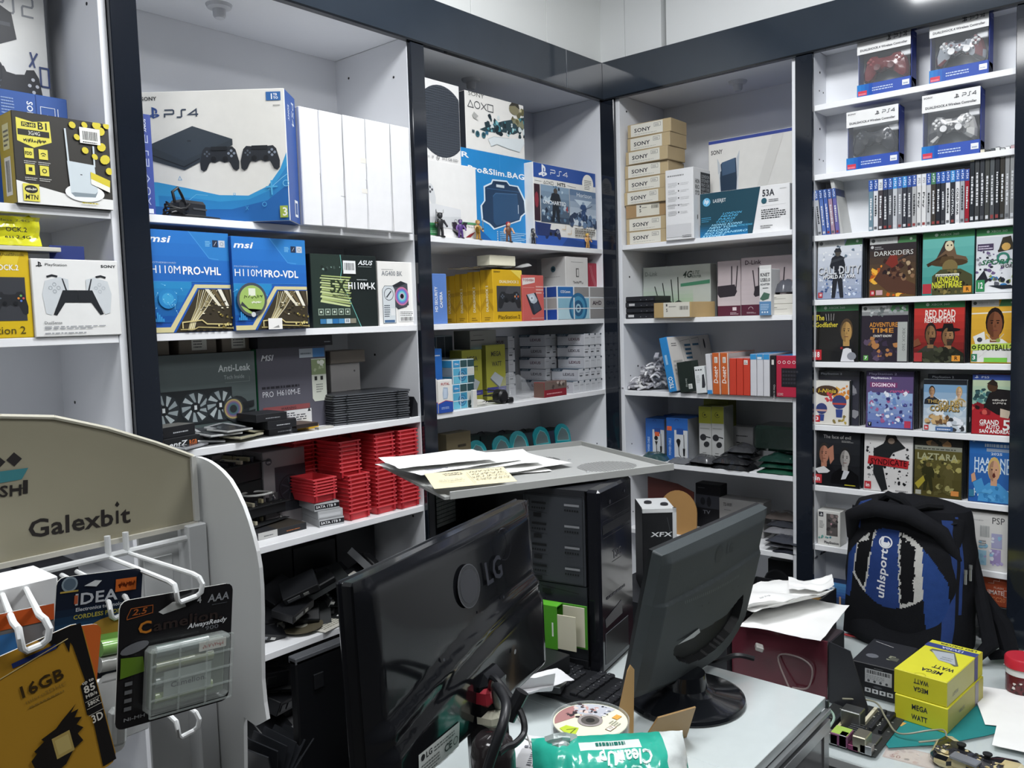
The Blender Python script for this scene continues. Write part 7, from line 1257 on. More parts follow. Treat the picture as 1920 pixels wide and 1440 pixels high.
# side panel lying on top
LY = math.atan2(-.389, .921)
t = thing('computer_side_panel', 'grey metal computer side panel lying across the top of the black tower', 'panel', (-1.475, -.617, 1.2255), rot=(.012, 0, LY)); lw, ld = .583, .425
M().box(0, 0, .0, lw, ld, .002, 'a9aaa8', .0005).build('sheet_metal', 'paintmetal', t)
M().box(0, -.002, -.001, lw, .001, .016, 'b4b5b2', .0006).box(0, ld-.003, 0, lw, ld, .016, '8f908e', .0006).box(lw-.003, 0, 0, lw, ld, .014, '9c9d9a', .0006).box(-.012, .0, -.001, 0, ld, .006, '9c9d9a', .0006).box(lw, .02, .004, lw+.014, .05, .007, '9c9d9a').build('folded_flange', 'paintmetal', t)
a = Art((0, 0, .002), (1, 0, 0), (0, 1, 0), (0, 0, 1), lw, ld, eps=.00001)
for (cx, cy, rx, ry) in ((.8, .27, .13, .15), (.62, .66, .1, .12)):
    for i in range(-9, 10):
        for j in range(-9, 10):
            x, y = cx+i*rx/9.5, cy+j*ry/9.5
            if (i/9.5)**2+(j/9.5)**2 < 1: a.L = .0003; a.ell(x, y, .0042, None, '2c2d2e', 6)
a.done(t, 'vent_holes', 'matte')
for x, y in ((.665, .18), (.6, .74), (.74, .56)): M().lathe([(.004, 0), (.004, .002), (.002, .0035), (0, .0035)], 'd8d9da', (x*lw, y*ld, .002), 10).build('rivet', 'metal', t, smooth=True)
# papers on the panel
zl = 1.2285
c = onZ(912, 872, zl+.01)
for k, (dx, dy, w, d, an, cl) in enumerate(((-.02, .0, .297, .21, -.55, 0), (.015, -.03, .297, .21, -.3, 0), (-.005, .03, .297, .21, -.62, .004), (-.08, .05, .297, .21, -.18, .0))):
    mt = Matrix.Rotation(an, 4, 'Z') @ Vector((-w/2, -d/2, 0))
    e = paper('white sheet in the pile on the grey panel, %s from the bottom' % ORD[k+1], Vector((c.x+dx, c.y+dy, zl+.0005+.0075*k))+mt, w, d, an, k*3.1, amp=.0035, curl=cl)
    if k == 3: a = Art((0, 0, .0045), (1, 0, 0), (0, 1, 0), (0, 0, 1), w, d, eps=.00001); scribble(a, .15, .75, .35, .85, 1, '3a3c44', .0012, 5); a.line([(.05, .5), (.9, .46)], .001, 'b0b4ba'); a.poly([(.1, .15), (.3, .12), (.34, .2), (.14, .25)], 'a4a4ac'); scribble(a, .7, .82, .8, .9, 1, '8a8c90', .001, 6); a.done(e, 'pen_marks', 'paper')
e = paper('white sheet tip sticking out left over the red trays', onZ(738, 884, zl+.03)+Vector((.0, -.02, .004)), .25, .17, -.42, 9, amp=.004, curl=.0)
p0, p1 = onY(812, 935, -.66), onY(970, 917, -.72); yw = math.atan2(p1.y-p0.y, p1.x-p0.x)
q0, q1 = onZ(815, 932, 1.229), onZ(970, 917, 1.229)
e = M().box(0, 0, 0, (q1-q0).length, .1, .0006, 'dcd2b0').xf(Matrix.Rotation(.16, 4, 'X')).build('note_sheet', 'paper', None, q0+Vector((0, 0, .017)), math.atan2(q1.y-q0.y, q1.x-q0.x)); tag(e, 'cream note with handwriting at the front of the paper pile', 'paper')
a = Art((0, 0, .0006), (1, 0, 0), (0, cos(.16), sin(.16)), (0, -sin(.16), cos(.16)), (q1-q0).length, .1); scribble(a, .2, .7, .45, .9, 2, '4a4a4c', .0012, 3); scribble(a, .52, .2, .95, .92, 4, '4a4a4c', .0012, 4); scribble(a, .1, .25, .4, .45, 2, 'a09a88', .001, 8); a.line([(.5, .05), (.49, .75)], .0008, '7a7668'); a.done(e, 'handwriting', 'paper')

# ---------------------------------------------------------------- big glossy monitor (left)
rc = CAM + ray(998, 1246)*1.5; du = Vector((.97, .244, 0)); MY = math.atan2(.244, .97)
mw, mh = .505, .302
t = thing('glossy_monitor', 'large glossy black monitor seen from behind, in the middle foreground', 'monitor', rc-du*mw, rot=(radians(-2), 0, MY))
def backf(u, v):
    x, z = u*mw, v*mh; e = min(1, min(u, 1-u)/.05)*min(1, min(v, 1-v)/.06)
    arc = .30+.36*u-.12*u*u+.06*sin(pi*u)
    ridge = .012*max(0, 1-abs(v-arc)/.05); belly = .016*max(0, min(1, (arc-v)/.1))*e
    return (x, -.012-.012*e-.014*sin(pi*u)*sin(pi*v)-ridge*e-belly, z)
M().grid(lambda u, v: backf(u, v), 56, 40, '16171a').box(0, -.012, 0, mw, .010, mh, '0f1013', .004).build('back_shell', 'gloss', t, smooth=True, ang=50)
M().box(-.001, .008, -.001, mw+.001, .016, mh+.001, '141519', .003).box(.02, .0155, .02, mw-.02, .0165, mh-.02, '0a0a0c').build('front_bezel', 'gloss', t)
def onback(a, u, v, k=.0012): x, y, z = backf(u, v); return Vector((x, y-k, z))
class Bent(Art):
    def patch(s, x0, y0, x1, y1, col, n=14):
        s.L += s.eps; b = s.m.grid(lambda u, v: s.pt(x0+(x1-x0)*u, y0+(y1-y0)*v), n, n, col)
    def __init__(s, fn, W, H): super().__init__((0, 0, 0), (1, 0, 0), (0, 0, 1), (0, -1, 0), W, H); s.fn = fn
    def pt(s, x, y): return Vector(s.fn(x, y)) + s.n*s.L
a = Bent(backf, mw, mh); a.L = .004; a.ell(.47, .76, .062, None, '2e2f34', 26); a.ring(.47, .76, .062, .0016, '4c4d52', n=26); a.ell(.47, .76, .05, None, '33343a', 24)
a.text('LG', .57, .71, .11, '3c3d44', w=.12, bold=1); a.ring(.72, .86, .05, .0012, '2a2b30', n=18)
for x, y in ((.6, .22), (.67, .31), (.56, .215)): a.ell(x, y, .008, None, '8f9196', 8)
for x, y in ((.52, .6), (.67, .6), (.3, .5)): a.ell(x, y, .005, None, '3c3d42', 6)
a.done(t, 'back_emblem', 'gloss')
a = Bent(backf, mw, mh); lx, ly = .135, .015; a.L = .0012; a.patch(lx, ly, lx+.2, ly+.17, 'd2d6d2'); a.L = .0018; a.ell(lx+.018, ly+.145, .009, None, '2a2c2e', 10); a.text('LG', lx+.032, ly+.132, .026, '2a2c2e', w=.03, bold=1); a.small(lx+.07, ly+.13, lx+.19, ly+.16, 2, '6a6e6c', 3); a.small(lx+.01, ly+.06, lx+.1, ly+.12, 4, '6a6e6c', 4); a.text('CE', lx+.12, ly+.08, .035, '3a3e3c', w=.04, bold=1); a.ring(lx+.178, ly+.095, .011, .0012, '3a3e3c', n=10); a.bars(lx+.1, ly+.015, lx+.19, ly+.045, '3a3e3c', 5); a.small(lx+.01, ly+.01, lx+.08, ly+.05, 2, '6a6e6c', 6); a.done(t, 'rating_label')
M().box(mw*.5-.035, -.07, -.14, mw*.5+.035, -.02, .1, '121316', .015).build('stand_neck', 'gloss', t, smooth=True)
zb = (rc.z-ZC)
M().lathe([(.13, -zb+.004), (.13, -zb+.012), (.1, -zb+.022), (.04, -zb+.03), (0, -zb+.03)], '121316', (mw*.5, -.03, 0), 40, 1, .8).build('stand_base', 'gloss', t, smooth=True)
M().box(mw*.43, -.07, .055, mw*.49, -.035, .082, 'a02c38', .005).build('video_plug', 'plastic', t)['label'] = 'red plug pushed into the socket'
M().box(mw*.43, -.08, .022, mw*.51, -.04, .048, 'cfccb8', .008).build('video_plug', 'plastic', t)['label'] = 'cream plug below the red one'
# cables of that monitor
W_ = t.matrix_basis if False else Matrix.LocRotScale(t.location, t.rotation_euler.to_quaternion(), None)
p0 = W_ @ Vector((mw*.51, -.062, .036)); p1 = W_ @ Vector((mw*.49, -.056, .07))
D_ = lambda px, py, k: CAM+ray(px, py)*k
cable('thick_cable', 'thick black video cable curving down from the cream plug', [p0, D_(930, 1288, 1.12), D_(948, 1315, 1.06), D_(945, 1350, 1.03), D_(930, 1395, 1.02), D_(915, 1440, 1.02), D_(905, 1490, 1.02)], .0065, '1f2023', n=10)
cable('thick_cable', 'black video cable with a round ferrite lump, right of the other one', [p1, D_(925, 1270, 1.13), D_(960, 1310, 1.1), D_(980, 1345, 1.08), D_(982, 1375, 1.07), D_(965, 1395, 1.05), D_(948, 1402, 1.04), D_(935, 1412, 1.03)], .0045, '1b1c1f', n=8)
e = M().tube([(0, 0, -.02), (0, 0, .02)], .0095, '1c1d20', 12).build('ferrite_lump', 'plastic', None, D_(966, 1322, 1.09), rot=(.3, .45, 0)); tag(e, 'black ferrite cylinder on the right video cable', 'cable part')
# dark bottle
c = CAM+ray(918, 1330)*1.3
t = thing('bottle', 'dark bottle with an orange mark, behind the video cables', 'bottle', (-1.892, -1.105, ZC+.0005)); hb = .238
M().lathe([(.029, 0), (.031, .004), (.031, hb-.03), (.028, hb-.012), (.02, hb-.003), (0, hb)], '2a2627', n=28).build('bottle_body', 'gloss', t, smooth=True)
m = M().lathe([(.0314, .02), (.0314, hb*.62)], '1f1d20', n=28); m.build('wrap', 'plastic', t, smooth=True)
for k, a0 in enumerate((-.9, -2.3)): M().grid(lambda u, v: (.0318*cos(a0+.5*u), .0318*sin(a0+.5*u), .03+.05*v*(1-.4*k)), 4, 2, 'c07038').build('orange_mark', 'plastic', t)
# ---------------------------------------------------------------- grey monitor (right)
t = thing('grey_monitor', 'matte dark grey monitor seen from behind on a round black foot', 'monitor', (-1.39, -1.0, .868), rot=(radians(13.3), 0, 0)); mw2, mh2 = .466, .303
def mon2uv(px, py):
    q = ray(px, py); o = Vector((-1.39, -1.0, .868)); up = Vector((0, -sin(radians(13.3)), cos(radians(13.3)))); n = Vector((0, up.z, -up.y)); o = o-n*.02
    P = CAM+q*((o-CAM).dot(n)/q.dot(n))-o; return (P.x/mw2, P.dot(up)/mh2)
RC = [mon2uv(*p) for p in ((1388, 1113), (1387, 1133), (1380, 1160), (1363, 1187), (1340, 1210), (1313, 1230), (1287, 1240), (1267, 1235), (1258, 1222), (1259, 1211), (1303, 1180), (1333, 1163), (1357, 1147), (1377, 1123))]
def inside(u, v):
    c = False
    for (x1, y1_), (x2, y2_) in zip(RC, RC[1:]+RC[:1]):
        if (y1_ > v) != (y2_ > v) and u < (x2-x1)*(v-y1_)/(y2_-y1_)+x1: c = not c
    return c
VM = [(0, 0), (.12, -.03), (.25, -.07), (.45, -.125), (.6, -.145), (.72, -.145), (.82, -.10), (.89, -.02), (.94, .08), (.97, .2), (1, .42)]
def vmin(u):
    for (a, b), (c_, d) in zip(VM, VM[1:]):
        if u <= c_: return b+(d-b)*(u-a)/(c_-a)
    return VM[-1][1]
def back2(u, v0):
    v = vmin(u)+(1-vmin(u))*v0
    if u <= 0 or u >= 1 or v0 <= 0 or v0 >= 1: return (u*mw2, .015, v*mh2)
    x, z = u*mw2, v*mh2; v_ = v; v = v0; e = min(1, min(u, 1-u)/.06)*min(1, min(v, 1-v)/.07); step = .006*max(0, min(1, (.66+.03*u-v_)/.012))
    return (x, -.006-.010*e-.010*sin(pi*u)*sin(pi*v)**.8-step*e+(.018 if inside(u, v_) else 0), z)
m = M(); nu, nv = 150, 110; m.grid(back2, nu, nv, '3c4244')
for j in range(nv):
    for i in range(nu):
        if any(inside((i+p)/nu, vmin((i+p)/nu)+(1-vmin((i+p)/nu))*(j+q)/nv) for p in (0, 1) for q in (0, 1)): m.c[j*nu+i] = lin('0b0c0e')  # port recess and its walls near black, shade put into the colour
m.build('back_shell', 'matte', t, smooth=True, ang=50)
M().prism([(p[0]*mw2, p[1]*mh2) for p in VM]+[(mw2, mh2), (0, mh2)], (0, .014, 0), (1, 0, 0), (0, 0, 1), (0, 1, 0), .008, '1d1f21').box(.018, .0218, .05, mw2-.04, .0225, mh2-.018, '0a0a0c').build('front_bezel', 'plastic', t)
a = Bent(back2, mw2, mh2); a.ring(.47, .86, .035, .0012, '33383a', n=18); a.ell(.47, .86, .033, None, '34393b', 18); a.text('LG', .54, .835, .06, '34393b', w=.07, bold=1)
for x in (.36, .42, .66, .72): a.ell(x, .57, .004, None, '1a1c1e', 6)
for k in range(30): x = .2+.5*k/30; a.line([(x, .645+.03*x), (x+.004, .625+.03*x)], .0006, '8a9092')
a.done(t, 'back_emblem', 'matte')
SP = [mon2uv(*p) for p in ((1260, 1203), (1268, 1197), (1300, 1173), (1302, 1180), (1290, 1190))]; a = Bent(lambda u, v: (u*mw2, back2(.4, .55)[1], v*mh2), mw2, mh2); a.L = .002; a.poly(SP, 'b4b8b8'); a.done(t, 'socket_strip')
ne = M(); ne.tube([(mw2*.52, .010, -.025), (mw2*.50, .008, -.04), (mw2*.46, .0, -.056)], [.034, .037, .044], '15171a', 16); ne.build('stand_neck', 'gloss', t, smooth=True)
b = M().lathe([(.12, 0), (.122, .004), (.12, .011), (.11, .016), (.06, .022), (.045, .032), (.04, .06), (.0, .062)], '14161a', n=48).build('stand_base', 'gloss', t, smooth=True)
b.matrix_parent_inverse = Matrix.LocRotScale(t.location, t.rotation_euler.to_quaternion(), None).inverted(); b.location = (-1.205, -1.018, ZC+.0005)
cable('monitor_cable', 'dark cable bundle behind the foot of the grey monitor', [(-1.1, -.97, .86), (-1.07, -.97, .83), (-1.03, -.99, .812), (-1.0, -1.03, .83), (-.97, -1.06, .82)], .006, '2c2d30')
# ---------------------------------------------------------------- on the counter
KY = math.atan2(-.89+.727, -1.321+1.331)
t = thing('keyboard', 'black keyboard half buried behind the disc spindle', 'keyboard', (-1.39, -.50, ZC+.0005), KY)
M().box(0, 0, 0, .44, .14, .016, '1c1d20', .004).build('keyboard_body', 'plastic', t)
k0 = None; a = Art((0, 0, 0), (1, 0, 0), (0, 1, 0), (0, 0, 1), 1, 1, z0=.0235, eps=0); r = random.Random(2)
for j in range(6):
    for i in range(21):
        if j == 5 and i % 5 == 4: continue
        if i in (15, 18) : continue
        x, y = .008+i*.0203, .01+j*.0215
        if k0 is None: k0 = M().box(0, 0, .014, .0178, .019, .0232, '26272b', .002).build('key', 'plastic', t); e = k0
        else: e = k0.copy(); COL.objects.link(e)
        e.location = (x, y, 0)
        if r.random() < .8: a.rect(x+.006, y+.009, x+.0082, y+.012, '8a8c8e')
a.done(t, 'key_legends')
o = crate('black_carton', 'flat black carton under the green cable box', 'box', (-1.385, -.78, ZC+.0255), .1, .21, .04, '17181b')
gv = Vector((-1.312, -.592, ZC+.066))
t = thing('cable_box', 'opened bright green cable box lying on its side by the black tower', 'box', gv, -1.383)
M().box(0, 0, 0, .155, .002, .098, '4f9a2a').box(0, .002, .096, .155, .032, .098, '5aa832').box(0, .002, 0, .155, .032, .002, '4f9a2a').box(0, .03, 0, .155, .032, .098, '4f9a2a').box(0, .002, .002, .002, .03, .096, '4f9a2a').build('box_sleeve', 'glossprint', t)
a = Art((0, 0, 0), (1, 0, 0), (0, 0, 1), (0, -1, 0), .155, .098); a.spots(.05, .35, .18, .7, 8, ('17240f', '2a4a18'), .02, .04, 2); a.rect(.1, .62, .14, .8, 'd8e8d0'); a.text('1 UNIT CABLE', .74, .85, .035, '2a4a18', rot=-90, w=.62, bold=1); a.small(.36, .3, .42, .8, 4, 'b4d8a0', 3); a.small(.54, .25, .6, .8, 3, 'b4d8a0', 4); a.rect(.92, .3, .945, .62, 'dfe8da'); a.done(t, 'box_print', 'glossprint')
M().box(.155, .002, .002, .2, .004, .08, 'cfcbb4', .0004).box(.155, .028, .0, .215, .031, .098, '4a8f2a', .0004).box(.157, .0265, .004, .21, .028, .094, 'd6d2bc', .0004).build('end_flap', 'card', t)
t = thing('metal_bracket', 'grey metal bracket with a round hole before the green box', 'bracket', onZ(1045, 1262, ZC+.02)+Vector((-.06, -.04, -.0)), .4)
M().prism([(-.035, -.02), (-.01, -.028), (.03, -.02), (.035, .015), (.0, .03), (-.03, .02)], (0, 0, .016), (1, 0, 0), (0, 1, 0), (0, 0, 1), .002, 'a9abac').build('bracket_plate', 'metal', t); M().lathe([(.008, .018), (.02, .018), (.02, .028), (.016, .03), (.008, .018)], '8d9092', n=20).build('ring', 'metal', t, smooth=True); M().box(-.03, -.02, 0, .03, .02, .016, '3a3c40', .002).build('foot', 'plastic', t)
for k, (px, py, w, d, an, cu, lb) in enumerate(((962, 1395, .1, .16, -.35, .0, 'receipt paper with printing left of the disc spindle'), (985, 1300, .1, .12, .25, .05, 'curled white paper standing by the glossy monitor'), (1000, 1400, .14, .07, -.2, 0, 'printed paper slip at the foot of the disc spindle'), (1012, 1300, .12, .07, .5, 0, 'white paper slip lying on the keyboard'))):
    c = onZ(px, py, ZC+.03)
    e = paper(lb, (c.x-.08, c.y-.02, ZC+.004+.012*k+(.02 if k in (1, 3) else 0)), w, d, an-.9, k*2.3, amp=.004, cu=cu, col='dcdcde')
    a = Art((0, 0, .0062), (1, 0, 0), (0, 1, 0), (0, 0, 1), w, d); a.small(.15, .15, .85, .8, 7, '6a6c74', k)
    if k in (0, 2): a.line([(.2, .5), (.7, .5), (.7, .85), (.2, .85), (.2, .5)], .0006, '5a5c62'); a.done(e, 'printing', 'paper')
cable('white_wire', 'thin white wire looping over the papers by the spindle', [D_(968, 1340, 1.3), D_(985, 1370, 1.3), D_(1000, 1410, 1.29), D_(1025, 1438, 1.28), D_(1031, 1425, 1.28), D_(1010, 1400, 1.29), D_(985, 1385, 1.3)], .0012, 'd0d0cc')
# spindle of discs
sc = Vector((-1.645, -1.091, ZC+.0005))
t = thing('disc_spindle', 'clear tub of discs with a printed disc showing on top', 'disc spindle', sc); hs = .152
M().lathe([(.0625, .0), (.0625, .008), (.06, .01), (0, .01)], '1a1b1e', n=48).build('tub_base', 'plastic', t, smooth=True)
for k in range(12): M().lathe([(.0075, 0), (.0598, 0), (.0598, .0011), (.0075, .0011), (.0075, 0)], ('8a8c90', '6a6e76', 'a4a8a4')[k % 3], (0, 0, .011+k*.0114), 48).build('disc', 'gloss', t, smooth=True)
M().lathe([(.055, .012), (.055, hs-.006)], '9a9ea0', n=40).build('disc_stack', 'gloss', t, smooth=True)
dk = M().lathe([(.0075, hs-.002), (.0598, hs-.002), (.0598, hs), (.0075, hs), (.0075, hs-.002)], 'e4e2c8', n=48).build('top_disc', 'print', t)
a = Art((-.0598, -.0598, hs), (1, 0, 0), (0, 1, 0), (0, 0, 1), .1196, .1196, eps=.00003)
a.poly([(.5+.48*cos(q), .5+.48*sin(q)) for q in [k*.1-.2 for k in range(19)]]+[(.6, .62), (.66, .45)], 'b9bcc4'); a.poly([(.5+.48*cos(q), .5+.48*sin(q)) for q in [k*.1+1.1 for k in range(14)]]+[(.45, .72)], 'a87a78'); a.spots(.4, .6, .85, .9, 26, ('6a4a4c', 'c09a94', '3a3034', 'd8c4bc'), .02, .05, 4); a.spots(.62, .35, .95, .7, 20, ('4a4c58', '8a8e98', 'd8d8dc', '2c2e38'), .01, .03, 5)
a.poly([(.02, .55), (.08, .7), (.2, .68), (.24, .5), (.04, .42)], 'b8cc3c'); a.line([(.04, .5), (.2, .52), (.1, .6)], .002, '5a6a1c'); a.ell(.5, .5, .17, None, '9a9290', 24); a.ell(.5, .5, .125, None, '57524f', 22); a.ell(.5, .5, .062, None, '2a2826', 18); a.rect(.42, .12, .56, .2, 'e8e4d4'); a.line([(.42, .12), (.56, .12), (.56, .2), (.42, .2)], .001, '6a4a40', True); a.text('17', .455, .135, .05, '6a4a40', bold=1); a.small(.58, .12, .7, .28, 4, '8a8a80', 3); a.rect(.73, .22, .85, .31, 'd8a04a'); a.done(t, 'disc_print')
M().lathe([(.0628, .008), (.0628, hs+.004), (.0608, hs+.004), (.0608, .008)], 'e4ecec', n=48).build('clear_cover', 'film', t, smooth=True)
a = Bent(lambda u, v: (.0612*sin((u-.5)*2.4-.87), -.0612*cos((u-.5)*2.4-.87), v*hs), .15, hs); a.poly([(.48, .05), (.57, .05), (.57, .93), (.48, .93)], '2f6a68'); a.spots(.1, .3, .9, .9, 16, ('7a8084', 'b4b8ba', '54585c'), .02, .07, 3); a.done(t, 'reflected_label')
# cardboard fold
t = thing('cardboard_fold', 'bent piece of tan cardboard wedged beside the grey monitor', 'cardboard', (-1.49, -1.02, ZC+.001), -.35)
M().prism([(0, 0), (.055, .02), (.06, .15), (.052, .16), (.045, .15)], (0, 0, 0), (1, 0, 0), (0, 0, 1), (0, 1, 0), .003, 'bd9a68', 'a88658').build('upright_flap', 'card', t); M().prism([(.0, .01), (.12, .0), (.11, .085), (.02, .09)], (0.045, -.02, -.0), (1, 0, 0), (0, -.45, .9), (0, .9, .45), .003, 'a98a5e', '98784c').build('lower_flap', 'card', t)
# wipes pack
wy = math.atan2(-.758, .651)
t = thing('wipes_pack', 'teal and white soft pack of wipes at the bottom edge, lettering upside down', 'wipes pack', (-1.835, -1.135, ZC+.004), rot=(radians(50), 0, wy+.05))
def pk(u, v):
    e = (1-abs(2*u-1)**5)*(1-abs(2*v-1)**4); x = .235*u; y = .19*v
    z = .012+.05*e+.006*e*noise.noise(Vector((u*7, v*5, 2)))+.004*noise.noise(Vector((u*19, v*9, 4)))
    return (x+.004*noise.noise(Vector((v*9, u, 3))), y, z)
m = M(); nu, nv = 44, 26; m.grid(pk, nu, nv, '2fa892')
for j in range(nv):
    for i in range(nu):
        u, v = i/nu, j/nv
        if u > .84: m.c[j*nu+i] = lin('d2d8d6')
        elif .28 < u < .66 and v > .83 and v < .92-.05*(u-.28): m.c[j*nu+i] = lin('d8e2de')
        elif u < .1 and v < .5: m.c[j*nu+i] = lin('c4d4d0')
m.grid(lambda u, v: (.235*(1-u), .19*v, -.01+.02*(2*abs(.5-u))**4), 10, 6, '2a9884'); m.build('pack_film', 'bag', t, smooth=True)
a = Bent(pk, .235, .19); a.n = Vector((0, 0, 1)); a.L = .001; a.text('CleanUp', .74, .83, .11, 'e4efec', w=.34, bold=1, rot=180); a.ring(.5, .55, .04, .0016, 'e4efec', n=12); a.small(.4, .88, .6, .95, 1, '1c6a5c', 3); a.spots(.86, .1, .97, .5, 5, ('2fa892',), .02, .05, 2); a.done(t, 'pack_print', 'glossprint')
M().grid(lambda u, v: (.02+.05*u, .19-.02*v, .02+.02*sin(pi*u)+.012*noise.noise(Vector((u*9, v*4, 8)))), 8, 5, 'b9c4c2').build('torn_flap', 'bag', t, smooth=True)
# ================================================================ backpack
t = thing('backpack', 'black and blue backpack with worn front panel, standing before the game shelves', 'backpack', (-.205, -.968, ZD), HB-.06); t.scale = (1.2, 1, 1)
def bp(u, v):
    th = 2*pi*u; n_ = 2.6; c_, s_ = cos(th), sin(th)
    ex = math.copysign(abs(c_)**(2/n_), c_); ey = math.copysign(abs(s_)**(2/n_), s_)
    aw = .15*(1-.22*max(0, v-.55)**2*4.2)*(1-.1*max(0, .2-v)*5*.4)*(1 if v < .93 else max(0, 1-(v-.93)/.07)**.5); dw = .098*(1-.2*v)*(1 if v < .93 else max(0, 1-(v-.93)/.07)**.5)
    w = 1 if v > .04 else .9+2.5*v
    q = .006*noise.noise(Vector((c_*2, s_*2, v*6)))
    return (.148+ex*(aw*w+q), .10+.035*v+ey*(dw*w+q), .002+.44*v)
m = M(); nu, nv = 72, 44; m.grid(bp, nu, nv, '17181c')
for j in range(nv):
    for i in range(nu):
        d = 360*(i+.5)/nu; v = (j+.5)/nv
        if (305 < d < 322 and .06 < v < .88-.0*d) or (326 < d < 331 and .3 < v < .9): m.c[j*nu+i] = lin('2a3f74')
        elif 217 < d < 232 and .35 < v < .95: m.c[j*nu+i] = lin('2a3f74')
m.build('bag_body', 'fabric', t, smooth=True)
def fp(u, v):
    e = max(0.0, sin(pi*min(max(u, 0), 1)))**.55*max(0.0, sin(pi*min(max(v*.94+.03, 0), 1)))**.5
    return (.012+.262*u+.008*(v-.5), .045+.045*v-.06*e+.004*noise.noise(Vector((u*5, v*5, 7))), .012+.385*v)
m = M(); nu = nv = 96; m.grid(fp, nu, nv, '18191d')
def zone(px, py):
    n = noise.noise(Vector((px*.11, py*.11, 0)))*3.2+noise.noise(Vector((px*.35, py*.35, 4)))*1.6
    dx = (px-1655)/(112 if px > 1655 else 98); top = 993+78*abs(dx)**2.1
    bot = 1146-32*abs((px-1668)/70)**2
    if py < top: return '17181c'
    if px > 1727+(py-1040)*.10 and px < 1778+(py-1100)*.09: return '27427c'
    if px < 1581-(py-1060)*.06 and py < 1150: return '25407a'
    if py > bot+4: return '141519'
    lo, hi = 1625-(py-1000)*.095, 1676+(py-1000)*.095
    if lo+n < px < hi+n: return '243a70'
    if abs(px-lo) < 3.2+n or abs(px-hi) < 3.2+n: return 'b4b4b0'
    if px > 1712+n*1.3+(py-1030)*.06 or (py < top+9+n*2.5 and (px < 1612 or px > 1684)) or py > bot-3+n or px < 1585+n-(py-1050)*.05: return 'b9b8b4'
    return '0f1013'
for j in range(nv):
    for i in range(nu): m.c[j*nu+i] = lin(zone(1558+(i+.5)/nu*235, 1232-(j+.5)/nv*272))
m.build('front_pocket', 'fabric', t, smooth=True)
U_ = lambda px: (px-1558)/235; V_ = lambda py: (1232-py)/272
a = Bent(fp, .262, .385); a.L = .0012; a.text('uhlsport', U_(1657), V_(1134), .072, 'd4d6da', w=.37, bold=1, rot=90, sh=.08)
a.ring(U_(1650), V_(1020), .058, .0034, 'd4d6da', n=24); a.poly([(U_(1650)+.045*cos(radians(q)), V_(1021)+.031*sin(radians(q))) for q in range(180, 361, 20)]+[(U_(1650)+.02, V_(1016)), (U_(1650)+.02, V_(1020)), (U_(1650)-.02, V_(1020)), (U_(1650)-.02, V_(1010)), (U_(1650)-.045, V_(1010))], 'd4d6da'); a.done(t, 'front_lettering')
m = M()
for q in range(1): m.tube([(.02+.0, .075, .30), (.03, .05, .375), (.09, .03, .41), (.17, .03, .405), (.235, .05, .36), (.268, .075, .28)], [.012, .02, .026, .026, .022, .012], '1b1c20', 10)
m.build('padded_arch', 'fabric', t, smooth=True)
m = M(); m.grid(lambda u, v: (.03+.235*u, .07+.13*v, .385+.052*sin(pi*u)**.5*sin(pi*v)**.6+.016*noise.noise(Vector((u*5, v*5, 1)))+.010*noise.noise(Vector((u*12, v*7, 5)))), 30, 16, '1a1b1f')
m.build('top_flap', 'fabric', t, smooth=True)
M().tube([(.10, .06, .43), (.12, .04, .452), (.15, .045, .44), (.17, .05, .415), (.20, .06, .43), (.225, .09, .425)], .012, '17181b', 8).build('carry_handle', 'fabric', t, smooth=True)
for k, (x, y, z, h) in enumerate(((.288, .06, .25, .03), (.295, .075, .262, .034), (.30, .12, .24, .04))): M().box(x-.003, y-.002, z-h, x+.003, y+.002, z, 'c4c6c8', .001).tube([(x, y, z), (x, y, z+.012)], .004, 'a4a6a8', 8).build('zipper_pull', 'metal', t)
m = M(); m.tube([(.29, .13, .28), (.315, .1, .16), (.34, .07, .06), (.31, .05, .012), (.25, .03, .008)], [.01, .016, .018, .012, .008], '15161a', 8); m.tube([(.29, .16, .2), (.35, .14, .1), (.37, .12, .03), (.33, .1, .014)], [.008, .022, .024, .01], '131418', 8)
m.build('shoulder_strap', 'fabric', t, smooth=True)
e = M().prism([(0, 0), (.05, .004), (.055, .012), (.02, .014)], (0, 0, 0), (1, 0, 0), (0, 1, 0), (0, 0, 1), .004, 'b8383c').build('red_tag', 'plastic', None, onZ(1575, 1190, ZD)+Vector((0, 0, .0005)), HB); tag(e, 'red and black tag lying by the left foot of the backpack', 'tag')

